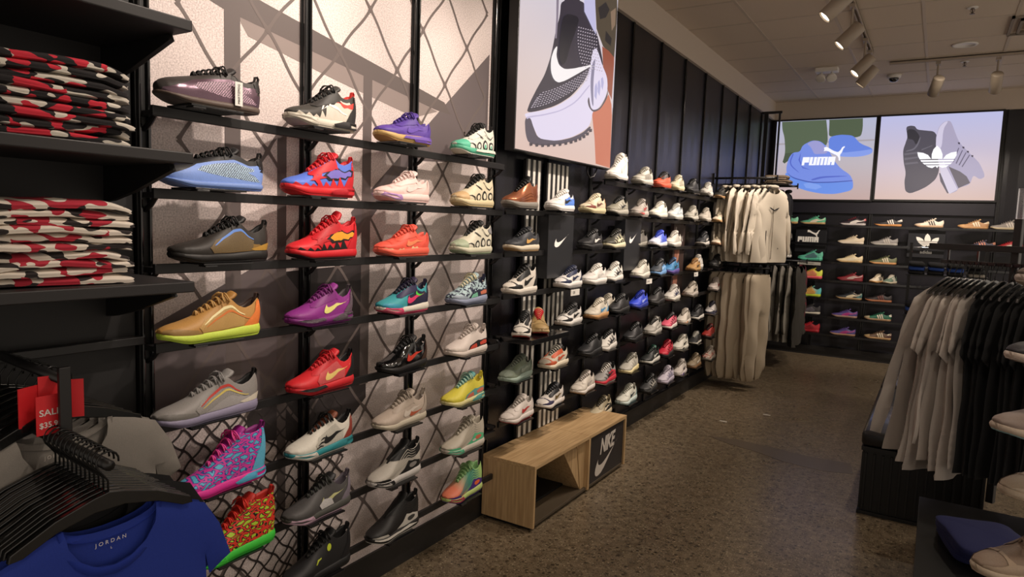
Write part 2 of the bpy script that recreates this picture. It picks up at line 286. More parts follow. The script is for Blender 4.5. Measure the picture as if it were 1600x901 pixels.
SH = {  # overlay shapes on the upper: s 0 heel..1 toe, h 0 sole..1 top
 'toecap': ([[(.80, 0), (.79, .5), (.80, 1), (.87, 1), (.95, 1), (.985, 1), (.99, 0)]], 'toe_cap'),
 'toewrap': ([[(.66, 0), (.72, .28), (.82, .42), (.92, .6), (.98, .72), (.99, 0)]], 'toe_wrap'),
 'mud': ([[(.60, 0), (.655, .34), (.72, .46), (.80, .60), (.825, .86), (.82, 1), (.845, 1), (.855, .6), (.90, .5), (.98, .5), (.99, 0)]], 'mudguard'),
 'heel': ([[(.01, 0), (.01, .96), (.055, .96), (.09, .62), (.15, .40), (.22, 0)]], 'heel_counter'),
 'heeltab': ([[(.01, .55), (.01, .98), (.08, .98), (.07, .6)]], 'heel_tab'),
 'heeltop': ([[(.01, .6), (.01, .97), (.16, .97), (.14, .78), (.07, .6)]], 'heel_tab'),
 'heelchip': ([[(.02, .02), (.02, .30), (.10, .30), (.24, .12), (.20, .02)]], 'heel_clip'),
 'eye': ([[(.33, .97), (.42, .965), (.52, .96), (.62, .96), (.70, .96), (.735, .86), (.66, .70), (.52, .66), (.40, .60), (.30, .66)]], 'eyestay'),
 'quarter': ([[(.12, .02), (.10, .60), (.14, .86), (.28, .80), (.40, .56), (.52, .60), (.55, .02)]], 'quarter_panel'),
 'swoosh': ([sw(.05, .56, .16, .86)], 'swoosh_logo'),
 'swoosh2': ([sw(.10, .36, .45, .80)], 'swoosh_logo'),
 'swline': ([sw(.04, .43, .08, .50)], 'swoosh_outline'),
 'mesh': ([[(.22, .05), (.20, .55), (.33, .78), (.50, .72), (.62, .70), (.70, .40), (.66, .05)]], 'mesh_panel'),
 'wedge': ([[(.05, .02), (.14, .34), (.30, .42), (.45, .30), (.60, .04)]], 'side_wedge'),
 'curve': ([band([(.20, .62), (.30, .74), (.42, .78), (.54, .66), (.64, .46)], .05)], 'side_line'),
 'curve2': ([band([(.14, .40), (.26, .58), (.38, .62), (.52, .50), (.62, .32)], .04)], 'side_line'),
 'shell': ([[(.015, .0), (.02, .42), (.07, .50), (.04, .62), (.09, .80), (.20, .78), (.35, .80), (.55, .80), (.72, .78), (.85, .55), (.97, .30), (.985, 0)]], 'side_shell'),
 'net': ([[(.06, .08), (.13, .34), (.20, .48), (.13, .56), (.14, .68), (.30, .70), (.52, .70), (.68, .66), (.74, .50), (.62, .34), (.44, .20), (.25, .12)]], 'lattice_panel'),
 'flash': ([[(.04, .62), (.04, .80), (.22, .74), (.40, .72), (.36, .60), (.30, .64), (.24, .56), (.18, .63), (.12, .56)]], 'side_flash'),
 'bolt': ([band([(.42, .92), (.47, .60), (.40, .48), (.30, .34), (.20, .30)], .05), band([(.52, .9), (.60, .5), (.50, .6)], .05)], 'bolt_line'),
 'bolt2': ([band([(.10, .75), (.18, .6), (.26, .66), (.36, .8)], .03), band([(.4, .5), (.46, .66), (.52, .9)], .03)], 'wavy_line'),
 'teeth': ([jag(.20, .96, .16, .30, 7)], 'jagged_trim'),
 'strip': ([[(.08, .62), (.10, .50), (.16, .52), (.19, .42), (.26, .44), (.32, .32), (.42, .34), (.48, .52), (.40, .62), (.34, .60), (.28, .70), (.20, .66), (.12, .72)]], 'side_flame'),
 'stripline': ([[(.05, .66), (.07, .46), (.15, .47), (.18, .37), (.25, .38), (.32, .25), (.45, .27), (.53, .54), (.42, .68), (.35, .66), (.28, .76), (.20, .71), (.11, .78)]], 'flame_outline'),
 'star': ([[(.52, .88), (.56, .55), (.48, .42), (.60, .44), (.64, .18), (.69, .44), (.76, .48), (.70, .60), (.66, .85), (.62, .64)]], 'star_overlay'),
 'claw': ([band([(.66, .30), (.60, .36), (.52, .30)], .05), band([(.70, .14), (.62, .20), (.56, .12)], .05), band([(.60, .5), (.55, .52), (.50, .46)], .04)], 'claw_mark'),
 'wpatch': ([[(.34, .05), (.38, .34), (.50, .50), (.58, .34), (.54, .05)]], 'side_patch'),
 'crest': ([ell(.40, .72, .030, .13)], 'crest'),
 'wisp': ([band([(.62, .50), (.58, .62), (.53, .60)], .05)], 'wisp_mark'),
 'blots': ([[(.30, .0), (.33, .10), (.38, .04), (.42, .13), (.46, .0)], [(.60, .0), (.63, .12), (.68, .03), (.72, .14), (.76, .0)], [(.84, .0), (.87, .15), (.92, .10), (.95, .2), (.98, 0)]], 'sole_blot'),
 'wave': ([band([(.16, .60+d), (.34, .56+d), (.52, .46+d*.8), (.70, .34+d*.6), (.86, .22+d*.4)], .022) for d in (-.16, -.04, .08, .20, .32)], 'rib_line'),
 'oval': ([[(.06, .02), (.08, .30), (.20, .46), (.34, .44), (.42, .22), (.56, .06), (.40, .0)], [(.74, .0), (.78, .26), (.90, .36), (.98, .3), (.985, 0)]], 'curved_frame'),
 'ovalin': ([ell(.24, .24, .085, .12, rot=-.1)], 'frame_insert'),
 'ovalmid': ([ell(.36, .14, .05, .06)], 'frame_insert'),
 'cells': ([ell(.17, .20, .065, .24), ell(.34, .18, .065, .24), ell(.51, .17, .065, .24), [(.60, .0), (.62, .26), (.72, .50), (.80, .50), (.80, .44), (.73, .42), (.65, .22), (.63, 0)]], 'cell_outline'),
 'cellsin': ([ell(.17, .20, .040, .14), ell(.34, .18, .040, .14), ell(.51, .17, .040, .14)], 'cell_insert'),
 'cellmint': ([ell(.34, .14, .026, .10), ell(.17, .16, .020, .10)], 'cell_insert'),
 'cells2': ([[(.03, .0), (.05, .44), (.16, .56), (.28, .44), (.38, .36), (.56, .30), (.64, .0)]], 'cell_frame'),
 'cellA': ([[(.36, .03), (.38, .26), (.52, .24), (.58, .03)]], 'mesh_cell'),
 'cellB': ([[(.07, .14), (.09, .40), (.17, .48), (.29, .28), (.27, .10)]], 'mesh_cell'),
 'stripes': ([[(a, .04), (a+.045, .04), (a+.115, .86), (a+.07, .86)] for a in (.26, .34, .42)], 'side_stripe'),
 'form': ([[(.60, .02), (.36, .02), (.28, .34), (.16, .56), (.03, .70), (.03, .86), (.20, .74), (.36, .62), (.50, .52), (.58, .34)]], 'side_stripe'),
 'cage': ([band([(.14+a, .06), (.20+a, .45), (.27+a, .82)], .05) for a in (.02, .14, .26, .38)]+[band([(.66, .05), (.72, .4), (.78, .7)], .04)], 'cage_strap'),
 'strap': ([[(.05, .74), (.05, .90), (.34, .92), (.36, .78)]], 'ankle_strap'),
 'sock': ([[(.01, .70), (.01, 1), (.62, 1), (.50, .74), (.36, .56), (.2, .60)]], 'inner_sock'),
 'ribs': ([band([(.04+a, .12), (.10+a, .5), (.08+a, .9)], .025) for a in (0, .06, .12)], 'shell_rib'),
 'ribs2': ([band([(.24, .18+a), (.45, .12+a), (.70, .1+a), (.9, .08+a)], .02) for a in (0, .16, .3)], 'shell_rib'),
 'swtri': ([[(.20, .0), (.26, .2), (.32, 0)], [(.36, .0), (.42, .2), (.48, 0)]], 'trim_mark'),
}
SOLESH = {  # overlays on the midsole
 'stoe': [[(.66, .06), (.70, .95), (.80, .97), (.90, .97), (.97, .95), (.995, .1)]],
 'stoein': [[(.74, .3), (.78, .8), (.88, .8), (.94, .4)]],
 'ssole': [[(.52, .5), (.56, .95), (.72, .97), (.88, .95), (.97, .6), (.9, .45), (.7, .40)]],
 'smid': [[(.05, .45), (.05, .9), (.6, .9), (.66, .45)]],
 'sheel': [[(.01, .1), (.01, .96), (.12, .97), (.28, .95), (.44, .5), (.40, .1)]],
 'sline': [[(.12, .55), (.3, .9), (.5, .75), (.7, .9), (.97, .9), (.98, .6), (.7, .55), (.5, .4), (.3, .5)]],
}
def tri_patch(poly, ds, dh):
    n = len(poly); pts = [Vector(p) for p in poly]
    # subdivide edges
    P = []
    for i in range(n):
        a, b = pts[i], pts[(i+1) % n]; k = max(1, int(math.ceil(max(abs(b.x-a.x)/ds, abs(b.y-a.y)/dh))))
        P += [a.lerp(b, j/k) for j in range(k)]
    n = len(P); xs = [p.x for p in P]; ys = [p.y for p in P]
    arr = np.array([(p.x, p.y) for p in P]); nxt = np.roll(arr, -1, 0)
    g = [(x, y) for x in np.arange(min(xs)+ds/2, max(xs), ds) for y in np.arange(min(ys)+dh/2, max(ys), dh)]
    if g:
        G = np.array(g); ins = np.zeros(len(G), bool)
        for (x1, y1), (x2, y2) in zip(arr, nxt):
            if y1 == y2: continue
            c = ((y1 > G[:, 1]) != (y2 > G[:, 1])) & (G[:, 0] < (x2-x1)*(G[:, 1]-y1)/(y2-y1)+x1); ins ^= c
        P += [Vector(q) for q in G[ins].tolist()]
    v, _, f, *_r = delaunay_2d_cdt(P, [(i, (i+1) % n) for i in range(n)], [], 1, 1e-7)
    return np.array([(p.x, p.y) for p in v]), [tuple(q) for q in f]
def parse(st):
    d = {}
    for tok in st.split():
        k, v = tok.split(':', 1); d[k] = v
    return d
def shoe(kind, style, loc, rz, size, label, near=2, group=None, name=None):
    """near: 2 = full detail, 1 = medium, 0 = far"""
    st = parse(style); F = Form(kind, size); patches = [p.split('=') for p in st.pop('p', '').split(',') if p]
    patt = {k: st[k] for k in ('w', 'x', 'G') if k in st}
    nm = name or {'high': 'high_top_shoe', 'hit': 'high_top_shoe', 'mid': 'basketball_shoe', 'midt': 'basketball_shoe', 'bball': 'basketball_shoe', 'ae': 'basketball_shoe', 'run': 'running_shoe', 'tn': 'running_shoe'}.get(kind, 'sneaker')
    root = empty(nm, loc, rz, label, 'shoe', group)
    ns, nh = ((56, 14), (40, 11), (26, 9))[2-near]
    U = mupper(st['u'], patt, 'u'); LIN = mupper(st['c'], {}, 'c')
    # upper
    t = stations(ns); t = (t-t[0])/(t[-1]-t[0])*.985+.0075
    hh = np.sin(np.linspace(0, PI/2, nh)); hh[0] = -.08
    TT, HH = np.meshgrid(t, hh, indexing='ij')
    rows = {}
    for sd in (1, -1):
        o = F.P(TT, HH, sd); g = F.w(t, np.ones_like(t)); g = np.where(g < .0045, 0, g); o[:, -1, 1] = np.where(g > 0, o[:, -1, 1], F.cy(t)); T = F.T(t); cy = F.cy(t); x = (t-.5)*F.L-.008*np.clip(1-t*4, 0, 1)**2*math.sin(PI*.95)+.007*np.clip(t*6-5, 0, 1)**2*math.sin(PI*.6+.4)
        dep = np.minimum(T-F.z0(t)-.006, .055)*np.clip(g/.020, 0, 1)*smooth01((.60-t)/.2)
        rim = np.stack([x, sd*g*.93+cy, T+.0012*(g > .008)], -1); r2_ = np.stack([x, sd*g*.82+cy, T-.002*np.clip(g/.012, 0, 1)-dep*.15], -1)
        fl = np.stack([x, sd*g*.74+cy, T-dep*.95], -1); ce = np.stack([x, cy, T-dep], -1)
        rows[sd] = np.concatenate([o, rim[:, None], r2_[:, None], fl[:, None], ce[:, None]], 1)
    full = np.concatenate([rows[1], rows[-1][:, -2::-1]], 1); v, f = loft(full); k = full.shape[1]
    f += [tuple(range(k)), tuple((ns-1)*k+j for j in range(k-1, -1, -1))]
    mi = []
    for i in range(ns-1):
        for j in range(k-1):
            jj = min(j, k-2-j); mi.append(1 if (jj >= nh and t[i] < .62) else 0)
    mi += [0, 0]
    up_o = mesh('upper', v, f, [U, LIN], root, mi); bm = bmesh.new(); bm.from_mesh(up_o.data); bmesh.ops.remove_doubles(bm, verts=bm.verts, dist=.00004); bm.to_mesh(up_o.data); bm.free()
    # midsole + outsole
    def soleloft(z_a, z_b, wa, wb, wm, nm, m, ends=(.004, .006)):
        tt = stations(ns+6); tt = (tt-tt[0])/(tt[-1]-tt[0])
        x = (tt-.5)*F.L*1.02+.001; ww = np.interp(tt, *OUTL); cy = F.cy(tt); B = F.B(tt); Z = F.z0(tt)
        za = B+z_a*(Z-B); zb = B+z_b*(Z-B)
        # at each profile position: width
        pr = [(0, -.35), (0, wa), (.15, wa+wm*.6), (.5, wa+wm), (.85, wb+wm*.6), (1, wb), (1, -.35)]
        R = []
        for sd in (1, -1):
            q = [np.stack([x, sd*np.maximum(ww+(d if d > -.3 else -ww), 0)+cy, za+(zb-za)*u], -1) for u, d in (pr if sd == 1 else pr[::-1])]
            R += q
        R = np.stack(R, 1); v, f = loft(R); k = R.shape[1]
        f += [tuple(range(k)), tuple((ns+5)*k+j for j in range(k-1, -1, -1))]
        f += [(i*k+k-1, (i+1)*k+k-1, (i+1)*k, i*k) for i in range(ns+5)]
        mesh(nm, v, f, m, root)
    chunky = .0030 if kind in ('samba', 'samf') else .0055
    soleloft(.16, 1.03, .002, .0015, chunky, 'midsole', mupper(st['m'], {}, 'm'))
    soleloft(0, .17, .0005, .002, .001, 'outsole', mupper(st['o'], {}, 'o'))
    # tongue
    gt = float(F.w(.36, 1.0)); s_ = np.array([.66, .58, .50, .42, .36, .33, .305, .285])
    zz = F.T(s_).copy(); top = .030 if kind in ('midt', 'foam') else .018
    if 'slip' == kind: top = .026
    zz[5] = F.T(.36)+top*.35; zz[6] = F.T(.36)+top*.8; zz[7] = F.T(.36)+top
    wdt = np.array([float(F.w(a, 1.0)) for a in s_[:5]]+[gt*1.0, gt*.95, gt*.65])*.95+.002
    rows = []
    nt_ = 9
    for i in range(8):
        yy = np.linspace(-1, 1, nt_)*wdt[i]; x = (s_[i]-.5)*F.L; c = F.cy(np.array([s_[i]]))[0]; crown = .004+wdt[i]*.12
        zt = zz[i]+crown*(1-(yy/wdt[i])**2)
        xx = np.full(nt_, x)-.006*(yy/wdt[i])**2*(i > 4)
        top_ = np.stack([xx, yy+c, zt], -1); bot = np.stack([xx-(.006 if i > 4 else .002), yy[::-1]*.96+c, zt[::-1]-.005], -1)
        rows.append(np.concatenate([top_, bot, top_[:1]], 0))
    R = np.array(rows); v, f = loft(R); k = R.shape[1]; f += [tuple(range(k-1)), tuple(7*k+j for j in range(k-2, -1, -1))]
    tg = mesh('tongue', v, f, mupper(st['t'], {}, 't'), root)
    if 'tonguelogo' in dict(patches):
        pass
    # laces
    if kind not in ('slip',):
        lm = mupper(st['l'], {}, 'l'); mb = MB(); nl = 6 if near else 5
        lr = .0026 if near == 2 else .003; sid = 6 if near == 2 else 4
        for i in range(nl):
            s0 = .40+(.26)*i/(nl-1); s1 = s0-.018
            def pt(sv, sd, u):
                g = float(F.w(sv, 1.0)); return ((sv-.5)*F.L, sd*(g+.006)*u+float(F.cy(np.array([sv]))[0]), float(F.T(sv))-.0035*(u > .95)+(.007+.012*g/.03)*(1-u*u)+lr)
            if near:
                mb.tube([pt(s0+(s1-s0)*(1-u)/2, 1 if u >= 0 else -1, abs(u)) for u in (1, .7, .35, 0, -.35, -.7, -1)], lr, sid)
                mb.tube([pt(s0+(s1-s0)*(1+u)/2, 1 if u >= 0 else -1, abs(u)) for u in (1, .7, .35, 0, -.35, -.7, -1)], lr, sid)
            else:
                mb.tube([pt(s0, 1 if u >= 0 else -1, abs(u)) for u in (1, .5, 0, -.5, -1)], lr, sid)
        if near == 2:
            zc = float(F.T(.385))+.022*gt/.03+.004; xc = (.385-.5)*F.L
            rnd = random.Random(hash(label) & 255 if False else len(label))
            for sd in (1, -1):
                a = rnd.uniform(-.3, .3)
                mb.tube([(xc+.004*math.sin(q)+.020*math.sin(q/2)*a, sd*(.002+.030*math.sin(q/2)), zc-.004+.010*math.sin(q)-.016*math.sin(q/2)**2) for q in np.linspace(0, 2*PI*.98, 14)], lr*.95, sid)
                mb.tube([(xc, 0, zc), (xc+.008, sd*.014, zc-.001), (xc+.014, sd*.026, zc-.012), (xc+.012, sd*.034, zc-.026)], lr*.95, sid)
        lo_ = mb.build('laces', lm, root, True)
    # heel pull tab
    if near and kind in ('ae', 'bball', 'mid', 'midt', 'run', 'tatum', 'wavy', 'high', 'slip', 'hit'):
        mb = MB(); zt = float(F.T(.02)); xh = -.5*F.L
        q = [(xh+.010, 0, zt-.012), (xh+.004, 0, zt+.004), (xh+.002, 0, zt+.014), (xh-.004, 0, zt+.016), (xh-.009, 0, zt+.008), (xh-.003, 0, zt-.016)]
        for a, b in zip(q[:-1], q[1:]):
            mb.prism([(0, -.006), (1, -.006), (1, .006), (0, .006)], lambda u, y: (a[0]+(b[0]-a[0])*u, y, a[2]+(b[2]-a[2])*u), lambda u, y: (a[0]+(b[0]-a[0])*u+.0015, y, a[2]+(b[2]-a[2])*u+.0015))
        mb.build('pull_tab', LIN, root)
    # overlays
    ds, dh = ((.018, .065), (.024, .09), (.035, .14))[2-near]; lay = (.0012, .0014, .0016)[2-near]; ONE = ('bolt', 'bolt2', 'heelchip', 'wisp', 'crest', 'claw', 'wpatch', 'swoosh2', 'swline', 'flash', 'star')
    order = {}
    for pn, c in patches:
        if pn == 'tonguelogo': continue
        lay += .00035
        if pn in SH:
            polys, nm = SH[pn]; V = []; Fc = []
            for poly in polys:
                p2, f2 = tri_patch(poly, ds, dh)
                for sd in ((1, -1) if near and pn not in ONE else (1,)):
                    q = F.P(p2[:, 0], np.clip(p2[:, 1], 0, .9995), sd, lay); n0 = len(V); V += q.tolist()
                    Fc += [tuple(i+n0 for i in (g_ if sd == -1 else g_[::-1])) for g_ in f2]
        else:
            nm = 'sole_trim'; V = []; Fc = []
            for poly in SOLESH[pn]:
                p2, f2 = tri_patch(poly, ds, .4); tt, h = p2[:, 0], p2[:, 1]; B = F.B(tt)+.16*(F.z0(tt)-F.B(tt)); Z = F.z0(tt)*1.03
                for sd in (1, -1):
                    ww = np.interp(tt, *OUTL)+.002+chunky*np.sin(PI*np.clip(h, .08, .92))*1.0+lay+.0004
                    q = np.stack([(tt-.5)*F.L*1.025+.001, sd*ww+F.cy(tt), B+h*(Z-B)], -1); n0 = len(V); V += q.tolist()
                    Fc += [tuple(i+n0 for i in (g_ if sd == -1 else g_[::-1])) for g_ in f2]
        o = mesh(nm, V, Fc, mupper(c, {}, 'p'), root)
    return root
# ------------------------------------------------------------------ tables (along-wall position, shelf height, size, colours)
MURAL_SHOES=[
("mauve metallic low basketball shoe with hanging white tag","ae",1.253,1.905,1.06,"u:35302e m:5a4c44 o:40372f l:1c1a1a t:2a2727 c:1a1818 p:shell=6b5562*m,net=a98a9c*n,heeltab=262322",0),
("sky blue low basketball shoe with black top and lattice side","ae",1.263,1.670,1.08,"u:1d1c1f m:7390cf o:6a86c8 l:0e0e0e t:19191b c:111111 p:shell=7c9be0,net=a9c2ff*n,heeltab=111111",1),
("black and gold low basketball shoe with blue side line","bball",1.287,1.450,1.06,"u:2b2622 m:1a1817 o:141313 l:101010 t:1a1817 c:121212 e:1 p:wedge=8a6a32,mesh=6f5c3c*k,curve=5f8ad8,heelchip=b58a3a,toewrap=24201c",2),
("tan low basketball shoe with lime green sole and orange heel","bball",1.253,1.215,1.06,"u:b98a4a m:c6dc52 o:b5d046 l:c49a5c t:a87a3c c:3a241a p:mesh=c9a05e*k,heel=e8803c,curve=f4e6b0,curve2=d97a3a,toewrap=a07e4c",3),
("grey basketball shoe with red flash,translucent sole","bball",1.240,0.970,1.10,"u:8d8986 m:8d87a2 o:7d7890 l:8b8887 t:8d8a88 c:141414 p:mesh=9d9996*k,wedge=a7a3a3,curve=c23a30,curve2=d9c46a,heelchip=d8d0c0,toewrap=7b7874",4),
("pink and turquoise webbed high basketball shoe","high",1.287,0.735,1.00,"u:d83ca0 m:e0309a o:d8288e l:f04aa0 t:a01e8a c:8a1e7a w:d838a0,3a4a9c,5cb8d8 p:heel=5fb4d6,sheel=58b0d8",5),
("red and yellow webbed high basketball shoe with green sole","high",1.327,0.500,1.00,"u:d8352c m:3ecb3e o:30c23a l:e03020 t:c02a20 c:c02a20 w:e03a28,1c1c14,b8d838 p:stoe=48d848",6),
("black and white jagged mid basketball shoe with red collar","mid",1.694,1.905,0.98,"u:3a3834 m:cfc8ba o:b8b0a2 l:141414 t:3a3835 c:d83a34 p:quarter=d0c8bc,teeth=cdc6b8,flash=d8443c,bolt=f0ece4,eye=2e2c2a,heel=2c2a29,stoe=d5cec0,sheel=262424",0),
("blue and red jagged mid basketball shoe","mid",1.685,1.670,1.00,"u:5a78d8 m:d8242c o:c81e28 l:d8202c t:c81e2c c:d02630 p:heel=c8222c,stripline=15131c,strip=7a70c8,teeth=d8242c,eye=c81e2c,star=d8202c,sheel=b81c28",1),
("red jagged mid basketball shoe with orange side flash","midt",1.705,1.450,1.00,"u:d8222c m:cc1a26 o:180f10 l:d8202c t:c81c28 c:c81c28 p:stripline=1a0e0e,strip=e8a02c,teeth=160e0e,eye=c01824,star=b81822,heel=c81c28",2),
("purple basketball shoe with yellow swoosh and speckled sole","bball",1.695,1.215,0.98,"u:8a2c86 m:7a2478 o:70206e l:6e2068 t:8a2c86 c:4a4248 p:eye=7c2678,swoosh=ece48a,toewrap=84287f,ssole=4a3c48*s,sheel=4a3f48*s,heel=5c4a58*s",3),
("red low basketball shoe with yellow swoosh and black heel","bball",1.704,0.970,0.98,"u:d2242c m:c81e28 o:b81a24 l:c41c26 t:cc222c c:141214 p:eye=c41e28,mesh=dc5a5c*k,heel=141214,swoosh=f0d27c,ssole=161214,toewrap=cc222a",4),
("white low basketball shoe with teal sole and black swoosh","bball",1.700,0.735,0.98,"u:d6d2c6 m:2a8a92 o:d8d4cc l:121212 t:7a4028 c:141414 e:1 p:mesh=c8c4b8*k,heel=8c3a2e,swoosh=141414,claw=181818,stoe=d6d2c8,sheel=2a7f86",5),
("dark grey basketball shoe with pink sole,white patch","bball",1.691,0.500,0.98,"u:4c4a4a m:4a4a46 o:c8a8bc l:2a2c28 t:38383a c:605862 p:heel=7c7480,swoosh=c8c890,wpatch=d8d4d4*k,toewrap=4a4848,stoe=c0a0b4",6),
("black mid basketball shoe with neon yellow crest","mid",1.693,0.265,0.98,"u:1c1c1e m:141416 o:101010 l:111111 t:1a1a1c c:121212 p:heel=16161a,crest=c8d838,wisp=c0cc3a,toewrap=18181b",7),
("purple suede low shoe with gum sole and tonal swoosh","af1",2.125,1.905,0.98,"u:5b3f9c m:c2a168 o:a8824a l:4c3490 t:553a96 c:4c3490 p:toecap=5a3e9a,mud=523892,eye=523892,heel=563c98,swoosh=664aac,sheel=6a4ca8,smid=6a4ca8",0),
("pale pink low shoe with lilac toe sole","af1",2.128,1.670,0.98,"u:f0cfc8 m:f0d2cc o:e8c4c0 l:f4dcd6 t:f2d6d0 c:f0d0ca p:mud=ecc8c2,eye=f2d4ce,heel=ecc8c0,swoosh=f6dcd6,stoe=b890c8",1),
("coral orange low shoe with cream tinted sole marks","af1",2.134,1.450,0.98,"u:e85a48 m:e8604a o:e05a44 l:ee6450 t:e85a48 c:ea5c4a p:mud=e25442,eye=ec5e4a,heel=e25442,swoosh=f08a5e,blots=ecd0a0",2),
("teal low basketball shoe with pink sole and navy heel","bball",2.145,1.215,0.95,"u:3c9ca4 m:dcd6c8 o:d8406a l:1a1a30 t:2a2040 c:1c1a3a e:1 p:heel=1c1c38,quarter=20203c,swoosh=e03a6e,swoosh2=58d84a,eye=2e2a50,toewrap=3a9ab4,stoe=e04874,tonguelogo=60d840",3),
("glossy black low basketball shoe with red swoosh","bball",2.149,0.970,0.95,"u:0f0f10*g m:161414 o:101010 l:0e0e0e t:121212 c:0e0e0e p:toewrap=0c0c0c*g,heel=3a2418,swoosh=c83a28,eye=0d0d0d*g",4),
("sand beige low basketball shoe with chunky sole","bball",2.140,0.735,0.98,"u:b5a698 m:beb5a2 o:b4aa98 l:a4988a t:b0a294 c:a09488 p:eye=ac9e90,swoosh=cfc4b8,swline=b0583c,toewrap=b5a698,heel=ac9f92",5),
("light grey slip-on basketball shoe with black boot","slip",2.114,0.500,0.98,"u:b8b2a8 m:c8c4c0 o:b8b4b0 l:101010 t:101010 c:0e0e0e e:1 p:sock=121212,wave=a8a298,oval=141414,ovalin=8c8884*k,stoe=141414,stoein=b8b4b0",6),
("black slip-on basketball shoe with white sole outline","slip",2.109,0.265,0.98,"u:1c1a1a m:1a1818 o:c4c0b8 l:0e0e0e t:0e0e0e c:0e0e0e e:1 p:sock=0e0e0e,wave=262322,oval=c4c0b8,ovalin=3c3c3a,sline=c8c4bc",7),
("mint and white wavy basketball shoe with black outlines","wavy",2.616,1.905,0.95,"u:dcdcd0 m:58b090 o:d8d8cc l:222222 t:1c1c1c c:202020 p:toecap=58b898,cells=1e1e1e,cellsin=e4e4da,cellmint=5abc98,eye=d8d8d0,bolt2=1c1c1c,smid=dcd8cc",0),
("cream wavy basketball shoe with black outlines and tan toe","wavy",2.623,1.670,0.95,"u:ded2b4 m:d8c8a0 o:cfb888 l:2a2a26 t:23231f c:242420 p:toecap=cfae80,cells=1e1c1a,cellsin=e8dec2,bolt2=23211e",1),
("cream and sage wavy basketball shoe with grey heel","wavy",2.624,1.450,0.95,"u:d8d2bc m:d0ccb4 o:98a888 l:1e1e1e t:202020 c:222222 p:toecap=a8b498,cells=1e1e1c,cellsin=dcd8c6,heeltop=8c8a8c,bolt2=1c1c1c",2),
("pale blue camouflage basketball shoe,salmon and mint panels","tatum",2.600,1.215,0.95,"u:a8c0c4 m:8c94ac o:7c849c l:e0d8b8 t:a0b8bc c:30344c x:262b44,b0c8cc p:cells2=23283c,cellA=80c8a8*k,cellB=e07a5c*k,toewrap=9aa6b4",3),
("white basketball shoe with black-framed red mesh cells","tatum",2.606,0.970,0.95,"u:d8ccc4 m:d8ccc2 o:ccbfb4 l:ccc0b8 t:c8bcb4 c:c8bcb4 p:cells2=1c1818,cellA=e0503c*k,cellB=e0503c*k,toewrap=d4c8be",4),
("yellow basketball shoe with teal frame and salmon cells","tatum",2.592,0.735,0.95,"u:d8cc48 m:d8cf94 o:cfc9a0 l:a8ccb8 t:5fa09c c:d8c840 p:cells2=5ca09a,cellA=e0745c*k,cellB=e0745c*k,toewrap=d4c844,sheel=5ca09a",5),
("off-white ribbed basketball shoe with mint trim","wave",2.603,0.500,0.95,"u:b8b0a0 m:c4bcb0 o:b4aca0 l:b0a898 t:a8a090 c:b4ac9c e:1 p:wave=a89f90,oval=58b888,ovalin=c86a50,ovalmid=d0c8bc,stoe=5cb890",6),
("ribbed basketball shoe fading green to coral","wave",2.609,0.265,0.95,"u:88b070 m:b4c878 o:4c3484 l:8cb478 t:7cae6c c:80b070 G:d8785a,58a080,a4c878 p:wave=2c7c80,oval=4a2c80,ovalin=e86a3c,stoe=a83c50",7),
]
